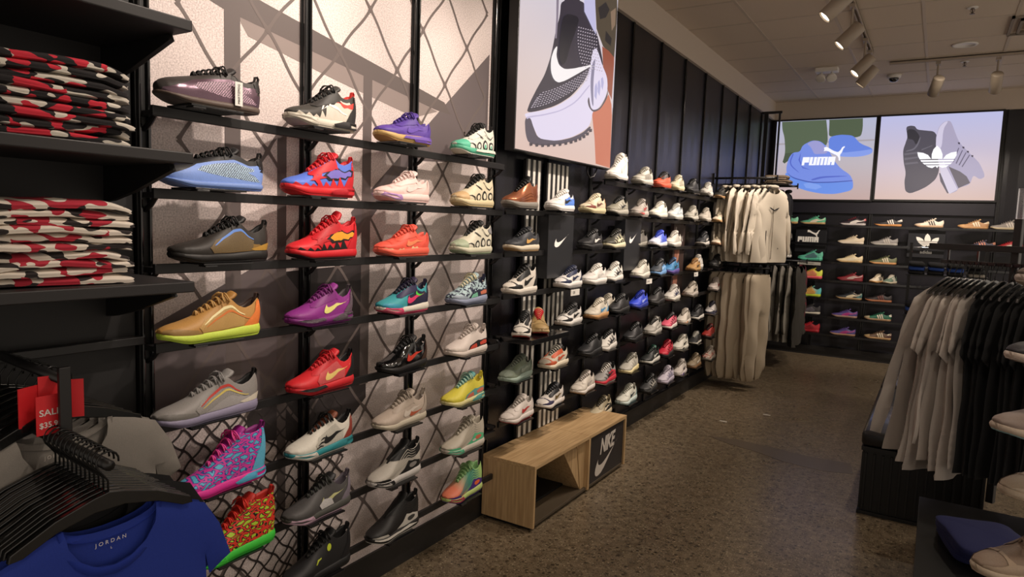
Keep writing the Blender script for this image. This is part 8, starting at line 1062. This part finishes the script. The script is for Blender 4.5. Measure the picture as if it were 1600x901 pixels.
def arm(nm, p0, p1, drop, label, cat='display arm', plate=True):
    r = empty('garment_rail', p0, 0, label, 'clothes rail'); d = Vector(p1)-Vector(p0); k = MB(); k.tube([(0, 0, 0), tuple(d)], .011, 8); k.build('arm_bar', BLACK, r, True)
    k = MB(); k.box(-.012, .006, -.025, .025, -.06, .05); k.build('wall_bracket', BLACK, r, False, .002)
    if plate: k = MB(); k.box(d.x-.006, d.x+.006, -.012, .012, d.z-drop, d.z+.03); k.build('end_plate', BLACK, r, False, .002)
    return r
# left apparel shelves
SHZ = (2.075, 1.748, 1.42)
for i, z in enumerate(SHZ):
    r = empty('apparel_shelf', (-2.03, -.35, z), 0, 'black apparel shelf beside the mural, %s' % ('topmost and empty', 'middle one holding dark shirts', 'lowest one holding white shirts')[i], 'shelf', 'apparel shelves')
    k = MB(); k.box(0, .405, 0, 1.40, -.028, -.0); k.build('shelf_board', mat('232122', .5), r, False, .003)
    for y in (.75, 1.385):
        k = MB(); k.prism([(.0, -.028), (.33, -.028), (.34, -.045), (.16, -.10), (.05, -.125), (.0, -.13)], lambda a, c: (a, y-.008, c), lambda a, c: (a, y+.008, c)); k.build('shelf_bracket', BLK2, r, False, .001)
def mprint(base, c1, c2, seed):
    m, nt, b = newmat('printed_jersey_'+base); L = nt.links; tc = N(nt, 'ShaderNodeTexCoord'); oi = N(nt, 'ShaderNodeObjectInfo'); d = lin(base)
    mp = N(nt, 'ShaderNodeMapping'); mp.inputs['Scale'].default_value = (3, 26, 60); L.new(tc.outputs['Object'], mp.inputs[0])
    ml = N(nt, 'ShaderNodeMath', operation='MULTIPLY'); ml.inputs[1].default_value = 40; L.new(oi.outputs['Random'], ml.inputs[0])
    out = None; prev = d
    cur = N(nt, 'ShaderNodeRGB'); cur.outputs[0].default_value = d; cur = cur.outputs[0]
    sp = N(nt, 'ShaderNodeSeparateXYZ'); L.new(tc.outputs['Object'], sp.inputs[0]); ab = N(nt, 'ShaderNodeMath', operation='ABSOLUTE'); L.new(sp.outputs['Y'], ab.inputs[0])
    for c, off, th, lim in ((c2, 3, .56, .17), (c1, 0, .52, .10)):
        ad = N(nt, 'ShaderNodeMath', operation='ADD'); ad.inputs[1].default_value = off+seed; L.new(ml.outputs[0], ad.inputs[0])
        n = N(nt, 'ShaderNodeTexNoise', noise_dimensions='4D'); n.inputs['Scale'].default_value = 1.0; n.inputs['Detail'].default_value = 0; L.new(mp.outputs[0], n.inputs['Vector']); L.new(ad.outputs[0], n.inputs['W'])
        g = N(nt, 'ShaderNodeMath', operation='GREATER_THAN'); g.inputs[1].default_value = th; L.new(n.outputs['Fac'], g.inputs[0])
        l_ = N(nt, 'ShaderNodeMath', operation='LESS_THAN'); l_.inputs[1].default_value = lim; L.new(ab.outputs[0], l_.inputs[0]); mu_ = N(nt, 'ShaderNodeMath', operation='MULTIPLY'); L.new(g.outputs[0], mu_.inputs[0]); L.new(l_.outputs[0], mu_.inputs[1])
        mx = N(nt, 'ShaderNodeMix', data_type='RGBA'); L.new(mu_.outputs[0], mx.inputs[0]); L.new(cur, mx.inputs[6]); mx.inputs[7].default_value = lin(c); cur = mx.outputs[2]
    L.new(cur, b.inputs['Base Color']); b.inputs['Roughness'].default_value = .9; return m
def folded(nm, sx, sy, sz, m, loc, rz, label, cat, group, seed, parent=None, nu=36, nv=14):
    r = random.Random(seed); V = []; ph = r.uniform(0, 6)
    def sg(c, e): return math.copysign(abs(c)**e, c)
    for j in range(nv+1):
        p = -PI/2+PI*j/nv
        for i in range(nu):
            t = 2*PI*i/nu; cp = abs(math.cos(p))**.42; x = sx*cp*sg(math.cos(t), .32); y = sy*cp*sg(math.sin(t), .32); z = sz*sg(math.sin(p), .8)
            dent = 1-.05*math.exp(-(z/(sz*.22))**2); x *= dent; y *= 1-.02*math.exp(-(z/(sz*.25))**2)
            z += .0035*math.sin(y*23+ph)+.0022*math.sin(y*51+ph*2+x*20); x += .005*math.sin(y*14+ph*1.7)
            z -= .010*(abs(y)/sy)**4+.006*(max(x, 0)/sx)**4
            V.append((x, y, z))
    F = [(j*nu+i, j*nu+(i+1) % nu, (j+1)*nu+(i+1) % nu, (j+1)*nu+i) for j in range(nv) for i in range(nu)]
    o = mesh(nm, V, F, m, None); o.location = loc; o.rotation_euler = (0, 0, rz); tag(o, label, cat, group); return o
DK = mprint('1d1a1c', 'c4283a', 'cfc8bc', 5); LT = mprint('ddd3c6', 'b0283a', '2a2424', 11)
for (z0, n, m, nm_, sp_) in ((1.752, 9, DK, 'black printed', .0205), (1.424, 10, LT, 'white printed', .0192)):
    for i in range(n):
        rr = random.Random(i*7+n)
        pos = ordn(i)+' from the bottom'
        if i == n-1: pos = 'topmost of its stack'
        folded('folded_shirt', .145, .178, sp_*.60, m, (-1.815+rr.uniform(-.006, .008), .765+rr.uniform(-.006, .006), z0+sp_*.55+i*sp_), rr.uniform(-.03, .03), 'folded %s shirt with red graphics on the left shelves, %s' % (nm_, pos), 'shirt', 'folded %s shirts' % nm_, i*13+n)
# wall bar under the shelves
r = empty('wall_bar', (-2.0, -.35, 1.215), 0, 'horizontal black wall bar below the white folded shirts', 'wall bar'); k = MB(); k.box(0, .03, 0, 1.46, -.012, .012); k.build('bar', BLACK, r, False, .002)
# grey tees on the upper arm, blue and black tees on the lower arm
GT = mcloth('85807a'); BT = mcloth('1b3494'); KT = mcloth('101013')
arm('garment_rail', (-2.02, .715, 1.245), (-1.585, .715, 1.225), .17, 'black display arm with flat end plate holding the grey tees')
for i in range(8):
    x = -1.955+i*.045; yc = .735
    nm_ = 'frontmost with printed neck label' if i == 7 else ordn(i)+' from the wall'
    hanger((x, yc, 1.178), .02*i, 'black plastic hanger of a grey tee, '+nm_, 'hangers of the grey tees', .19)
    if i >= 4:
        g = garment('t_shirt', TEE, GT, (x, yc, 1.105), .05*(i-5), 'heather grey tee hanging on the upper left arm, '+('frontmost' if i == 7 else ordn(i-4)+' from the wall'), 't-shirt', 'grey tees', D=.012, fall=.05, ds=.03 if i == 7 else .05, seed=i+3, fold=.008, neck=(.105, .03), collar=mcloth('78736d'), sc=(1.06, .8))
        if i == 7: text_obj('neck_label', 'JORDAN', .0115, mat('c8c0b8', .6), g, frame_mat((-.004, -.01, -.062), (0, 1, 0), (0, 0, 1)), .0002, 0, 1, 0, 1.5)
arm('garment_rail', (-2.02, .70, 1.115), (-1.375, .70, 1.085), .0, 'black display arm holding the blue tee', plate=False)
for i in range(13):
    x = -1.60+i*.018; yc = .70; i_ = 12-i
    hanger((x, yc, 1.065-.001*i), .03*math.sin(i), 'black plastic hanger on the lower left arm, '+('frontmost under the blue tee' if i == 12 else ordn(i)+' from the wall'), 'hangers on the lower left arm', .175, hookdir=-1)
for i in range(8):
    x = -1.575+i*.026; blue = i >= 6
    g = garment('t_shirt', TEE, BT if blue else KT, (x, .70+(.01 if blue else .03*math.sin(i*2)), .992-(.02 if blue else .0)), .04*math.sin(i*1.7), ('royal blue tee with brand neck label at lower left' if i == 7 else 'royal blue tee directly behind the front one' if i == 6 else 'black tee on the lower left arm, %s from the wall' % ordn(i)), 't-shirt', 'tees on the lower left arm', D=.010, fall=.05, ds=.025 if i == 7 else .05, seed=i+30, fold=.007, neck=(.10, .03), collar=mcloth('18339a') if blue else mcloth('141417'), sc=(.96, .8))
    if i == 7:
        text_obj('neck_label', 'JORDAN', .0115, mat('d8d4d8', .6), g, frame_mat((-.0035, .0, -.054), (0, 1, 0), (0, 0, 1)), .0002, 0, 1, 0, 1.6)
        text_obj('neck_label', 'L', .007, mat('d8d4d8', .6), g, frame_mat((-.0035, .0, -.068), (0, 1, 0), (0, 0, 1)), .0002)
# sale cards
RED = mat('d8242c', .5)
for i, (dx, dy, dz, a) in enumerate(((.0, -.02, .0, .05), (-.03, -.045, .018, .35), (-.03, .0, .035, -.15), (-.02, .028, .022, -.5))):
    r = empty('sale_card', (-1.60+dx, .712+dy, 1.165+dz), a, 'red sale card with white price hanging behind the end plate' if i == 0 else 'folded red sale card, %s behind the front one' % ordn(i-1), 'sale tag', 'red sale cards'); k = MB(); k.box(-.001, .001, -.028, .028, -.056, .030); k.build('card', RED, r)
    if i == 0:
        text_obj('printed_text', 'SALE', .0195, WHITE, r, frame_mat((.0018, .0, -.008), (0, 1, 0), (0, 0, 1)), .0002, .0002, 1.1)
        text_obj('printed_text', '$35.99', .0175, WHITE, r, frame_mat((.0018, .0, -.035), (0, 1, 0), (0, 0, 1)), .0002, .0002, .95)
# ------------------------------------------------------------------ beige jackets and trousers on the wall arms
BJ = mcloth('cfc4b2', .7); BP = mcloth('b4a58f', .7); BK = mcloth('0e0e11'); GH = mcloth('8f8a80'); OL = mcloth('34312b'); MR = mcloth('5c1c28'); BRN = mcloth('6c5c4a')
arm('garment_rail', (-2.02, 7.12, 2.135), (-1.40, 7.12, 2.135), .03, 'upper black display arm of the beige jackets')
arm('garment_rail', (-2.02, 7.12, 1.235), (-1.40, 7.12, 1.235), .03, 'lower black display arm of the beige trousers')
arm('garment_rail', (-2.02, 7.85, 2.10), (-1.33, 7.85, 2.10), .03, 'upper black display arm of the black jackets')
arm('garment_rail', (-2.02, 7.85, 1.25), (-1.36, 7.85, 1.25), .03, 'lower black display arm of the black trousers')
arm('garment_rail', (-2.02, 8.65, 1.27), (-1.30, 8.65, 1.27), .03, 'black display arm of the grey sweatshirts')
def jacket(x, y, z, m, label, group, seed, front=False, sc=(1, 1.05), tl=.03, rz=0):
    g = garment('jacket', LONG, m, (x, y, z), rz+.10*math.sin(seed*2.3), label, 'jacket', group, D=.046, fall=.11, ds=.045, seed=seed, fold=.012, neck=(.06, .0), sc=sc, curl=.5, kx=17, lean=.05*math.sin(seed*2.1))
    k = MB(); k.tube([(.005+.016*math.cos(t)*1.3, .070*math.sin(t), .012+.004*math.cos(t)) for t in np.linspace(0, 2*PI, 15)[:-1]], .017, 8, closed=True); k.build('collar', m, g, True)
    if front:
        k = MB(); k.tube([(.036, 0, -.05), (.046, 0, -.3), (.044, 0, -.70)], .003, 5); k.build('zip', mat('8c8272', .4), g, True)
        for sd in (-1, 1): k = MB(); k.box(.044, .048, sd*.09-.005, sd*.09+.005, -.60, -.42); k.build('pocket', BK, g)
        v, f = flat([(-.07, .012), (-.05, .008), (0, -.014), (.05, .008), (.07, .012), (.05, -.006), (0, -.028), (-.05, -.006)], lambda a, c: (.052, a, -.20+c), None, None, None); mesh('chest_mark', v, f, BK, g, smooth=False)
    return g
for i in range(9):
    x = -1.905+i*.057
    hanger((x, 7.12, 2.088), 0, 'black hanger of a beige jacket, %s from the wall' % ordn(i), 'hangers of the beige jackets', .17, False)
    jacket(x, 7.12+.03*math.sin(i*2.7), 2.03+.006*math.sin(i*4), BJ, 'beige zip jacket on the upper arm, '+('frontmost with dark chest mark' if i == 8 else ordn(i)+' from the wall'), 'beige jackets', i+1, i == 8, rz=(-.12, -.12, -.12, -.14, -.16, -.2, -.24, -.34, -.62)[i])
for i in range(7):
    x = -1.90+i*.069
    garment('trousers', PANT, BP, (x, 7.08+.03*math.sin(i*2), 1.175), -.22+.12*math.sin(i*3), 'beige cargo trousers under the jackets, %s' % ('frontmost' if i == 6 else ordn(i)+' from the wall'), 'trousers', 'beige trousers', D=.050, fall=.09, ds=.045, seed=i+50, fold=.013, sc=(1.0, 1.0), kx=22)
    hanger((x, 7.08, 1.188), 0, 'black clip hanger of beige trousers, %s from the wall' % ordn(i), 'hangers of the beige trousers', .12, False)
for i in range(6):
    jacket(-1.85+i*.085, 7.85, 2.03, BK, 'black jacket behind the beige ones, %s from the wall' % ordn(i), 'black jackets', i+20, sc=(1, 1.0))
    if i < 3: garment('trousers', PANT, BK, (-1.85+i*.085, 7.85, 1.19), .03, 'black trousers behind the beige ones, %s from the wall' % ordn(i), 'trousers', 'black trousers', D=.036, fall=.05, ds=.06, seed=i+60, fold=.01)
for i, (m_, cn) in enumerate(((BK, 'black'), (BK, 'black'), (GH, 'grey'), (GH, 'grey'), (GH, 'grey'), (OL, 'dark olive'))):
    x = -1.80+i*.085
    garment('sweatshirt', LONG, m_, (x, 8.60, 1.215), -.05, '%s long sleeve sweatshirt on the far left arm, %s from the wall' % (cn, ordn(i)), 'sweatshirt', 'sweatshirts on the far left arm', D=.032, fall=.055, ds=.06, seed=i+70, fold=.012, sc=(1.05, 1.35 if i > 4 else 1.28), curl=.8)
    hanger((x, 8.60, 1.232), 0, 'black hanger of a far sweatshirt, %s from the wall' % ordn(i), 'hangers of the far sweatshirts', .17, False)
garment('sweatshirt', LONG, MR, (-1.40, 8.95, 1.22), -.05, 'maroon sweatshirt behind the dark olive one', 'sweatshirt', None, D=.03, fall=.055, ds=.06, seed=81, fold=.012, sc=(1, 1.2))
for i in range(4):
    folded('folded_shirt', .13, .16, .014, (BRN if i % 2 else mcloth('7d6f60')), (-1.50+.02*math.sin(i*2), 7.62, 2.118+i*.022), .05*i, 'folded brown top on the ledge above the black jackets, %s from the bottom' % ordn(i), 'shirt', 'folded brown tops', i, nu=20, nv=8)
tag(boxo('ledge', (-2.02, -1.35, 7.45, 7.79, 2.085, 2.102), BLACK, None, .002), 'narrow black ledge carrying folded brown tops', 'ledge')
# tall corner frame in front of the blue-shoe screen
r = empty('corner_frame', (-1.99, 8.9, 0), 0, 'tall black metal frame posts in the far left corner', 'frame')
for x, y, w_ in ((.06, 0, .022), (.215, 0, .010)): k = MB(); k.box(x-w_, x+w_, y-.015, y+.015, 0.13 if w_ > .02 else 1.9, 3.08); k.build('post', BLACK, r, False, .002)
k = MB(); k.box(0, .24, -.012, .012, 3.05, 3.08); k.box(.04, .26, -.012, .012, 2.16, 2.185); k.build('cross_bar', BLACK, r, False, .002)
# ------------------------------------------------------------------ benches on the right
LEA = mat('17171b', .32, coat=.25, bump=.15, bscale=120)
for i, (y0, y1) in enumerate(((4.3, 5.66), (5.76, 6.95))):
    r = empty('seat_bench', (-.285, y0, 0), 0, 'black padded bench with ribbed base, %s' % ('nearer the camera', 'farther from the camera')[i], 'bench', 'black padded benches')
    ln = y1-y0; wdt = .62; k = MB(); k.box(.02, wdt-.02, .02, ln-.02, 0, .395)
    n = 14
    for j in range(n): u = .03+(wdt-.06)*j/(n-1); k.box(u-.006, u+.006, .008, .02, .03, .36)
    n = int(ln/.045)
    for j in range(n): u = .03+(ln-.06)*j/(n-1); k.box(.008, .02, u-.006, u+.006, .03, .36)
    k.box(.004, wdt-.004, .004, ln-.004, .375, .398); k.box(.004, wdt-.004, .004, ln-.004, 0, .02); k.build('ribbed_base', BLK2, r, False, .001)
    k = MB(); k.box(0, wdt, 0, ln, .40, .49); k.build('seat_cushion', LEA, r, True, .022)
# ------------------------------------------------------------------ right garment rack (turned about 25 degrees)
RA = -.44; RO = Vector((.055, 3.98, 0))
def onrack(t, u, z): return (RO.x+t*math.cos(RA)-u*math.sin(RA), RO.y+t*math.sin(RA)+u*math.cos(RA), z)
r = empty('garment_rack', RO, RA, 'black garment rack on the right holding pale and black tees', 'clothes rack')
k = MB(); k.box(-.10, .95, -.012, .012, 1.545, 1.575); k.build('top_rail', BLACK, r, False, .002)
k = MB(); k.box(-.04, .95, -.008, .008, 1.478, 1.496); k.build('hanging_rail', GLOSSB, r, False, .002)
for x in (-.01, .12, .5): k = MB(); k.box(x-.004, x+.004, -.004, .004, 1.49, 1.55); k.build('drop_bar', GLOSSB, r)
for x in (.262, .90): k = MB(); k.box(x-.016, x+.016, .02, .052, .35, 1.70); k.build('post', BLACK, r, False, .003)
m, nt, b = newmat('clear_acrylic'); b.inputs['Transmission Weight'].default_value = .85; b.inputs['Roughness'].default_value = .08; b.inputs['Base Color'].default_value = (.8, .8, .85, 1)
k = MB(); k.box(.248, .276, .022, .050, 1.70, 1.84); k.build('acrylic_tip', m, r, False, .003)
WT = mcloth('b8aea6'); WT2 = mcloth('aca39c')
for i in range(7):
    t = .0+i*.027
    hanger(onrack(t, 0, 1.435), RA, 'black hanger of a pale tee, %s from the left' % ordn(i), 'hangers of the pale tees', .19, False)
    garment('t_shirt', TEE if i not in (0, 3) else LONG, WT if i % 2 else WT2, onrack(t, 0, 1.37), RA+(-.16 if i == 0 else .06*math.sin(i*2)), 'pale grey tee on the right rack, '+('leftmost, flaring outward' if i == 0 else ordn(i)+' from the left'), 't-shirt', 'pale tees on the right rack', D=.022, fall=.09, ds=.04, seed=i+90, fold=.010, sc=(1.0, 1.2+.05*(i % 3)), curl=-.8 if i < 2 else -.2, kx=19, lean=.10-.02*i)
for i in range(12):
    t = .20+i*.034
    hanger(onrack(t, 0, 1.435), RA, 'black hanger of a black tee, %s from the left' % ordn(i), 'hangers of the black tees', .19, False)
    g = garment('t_shirt', TEE, BK, onrack(t, 0, 1.36), RA+.04*math.sin(i*2), 'black tee on the right rack, %s from the left' % ordn(i), 't-shirt', 'black tees on the right rack', D=.020, fall=.09, ds=.06, seed=i+110, fold=.008, sc=(1, 1.2), kx=19)
# ------------------------------------------------------------------ low black gondola, blue shirt and kids' shoe tower on the right edge
r = empty('display_plinth', (.025, 2.35, 0), 0, 'low black display plinth at the lower right', 'plinth'); k = MB(); k.box(0, 1.0, 0, 1.42, 0, .33); k.box(-.006, 1.006, -.006, 1.426, .33, .35); k.build('base', BLK2, r, False, .003)
for i in range(3): folded('folded_shirt', .14, .17, .022, mcloth('0f1648'), (.245, 3.25-.05*i, .376+i*.038), .25, 'folded royal blue shirt on the low plinth, %s from the bottom' % ordn(i), 'shirt', 'folded blue shirts', i+5)
r = empty('shoe_tower', (.34, 2.15, .35), 0, 'black upright shoe tower cropped by the right edge', 'display tower'); k = MB(); k.box(.10, .5, -.01, .02, 0, 1.4); k.build('back_board', BLK2, r, False, .002)
RT = [(.80, .335, 2.02, 'mid', 'u:8c7868 m:b8a894 o:a89884 l:806c5c t:8c7868 c:6c5c50 p:mud=a89480,eye=8c7868', 'brown and cream chunky shoe, lowest on the right edge tower', 2.85),
      (.99, .375, 2.05, 'high', 'u:b4a490 m:c0b09c o:b0a08c l:a89884 t:b4a490 c:9c8c78 p:mud=c0b09c', 'cream high shoe above the brown one on the right edge tower', 2.9),
      (1.145, .345, 2.02, 'run', 'u:8c7c74 m:b4a494 o:6c8c90 l:a4948c t:2c5048 c:24443c p:mesh=2c5048*k,quarter=b8a8a0', 'plaid and green running shoe, middle of the right edge tower', 2.8),
      (1.31, .36, 2.05, 'af1', 'u:2c2a30 m:c4b4a8 o:a89c94 l:28262c t:2c2a30 c:1c1c20 p:eye=3c3a40', 'dark shoe with pale sole, second from top of the right edge tower', 2.8),
      (1.49, .365, 2.05, 'af1', 'u:5c5048 m:b4a8a0 o:a09488 l:5c5048 t:5c5048 c:48403a p:mud=685c54', 'grey brown shoe with pale sole, topmost on the right edge tower', 2.9)]
for i, (z, x, y, kd, st, lb_, rz) in enumerate(RT):
    k = MB(); k.box(-.12, .22, -.17, .01, z-.35-.008, z-.35-.0005); k.build('shoe_shelf', BLK2, r, False, .001)
    shoe(kd, st, (x-.065, y-.02, z), PI+.62, 1.08, lb_, 1, 'shoes on the right edge tower')
# folded shorts tower in front of the back wall
r = empty('display_table', (-.23, 7.08, 0), 0, 'black tiered stand of folded shorts before the back wall', 'display stand'); k = MB()
for z in (1.27, .90, .62, .32): k.box(0, .62, 0, .34, z-.012, z)
k.build('tier_board', BLK2, r)
for x in (.015, .605):
    k = MB(); k.box(x-.012, x+.012, .32, .344, 0, 1.55); k.build('post', BLACK, r)
BLU = mcloth('20428c')
for ti, z in enumerate((1.27, .90, .62)):
    for j in range(4):
        for q in range(3):
            c = (BK, BLU, BK)[q] if (j+ti) % 4 != 3 else (GH, BK, BK)[q]
            folded('folded_shorts', .066, .14, .019, c, (-.155+j*.15, 7.24, z+.020+q*.036), .02*math.sin(j+q), 'folded %s shorts, tier %s from the top, column %s from left, layer %s up' % ({id(BK): 'black', id(BLU): 'blue', id(GH): 'grey'}[id(c)], ordn(ti), ordn(j), ordn(q)), 'shorts', 'folded shorts on the tiered stand', ti*20+j*5+q, nu=20, nv=8)
for x, y, a in ((-1.416, 5.706, .3), (-1.159, 6.162, .1)):
    tag(boxo('paper_scrap', (x-.03, x+.03, y-.012, y+.012, .0005, .002), mat('c8c4bc', .7), None, 0), 'tiny white paper scrap on the floor, %s' % ('nearer' if y < 6 else 'farther'), 'paper scrap')
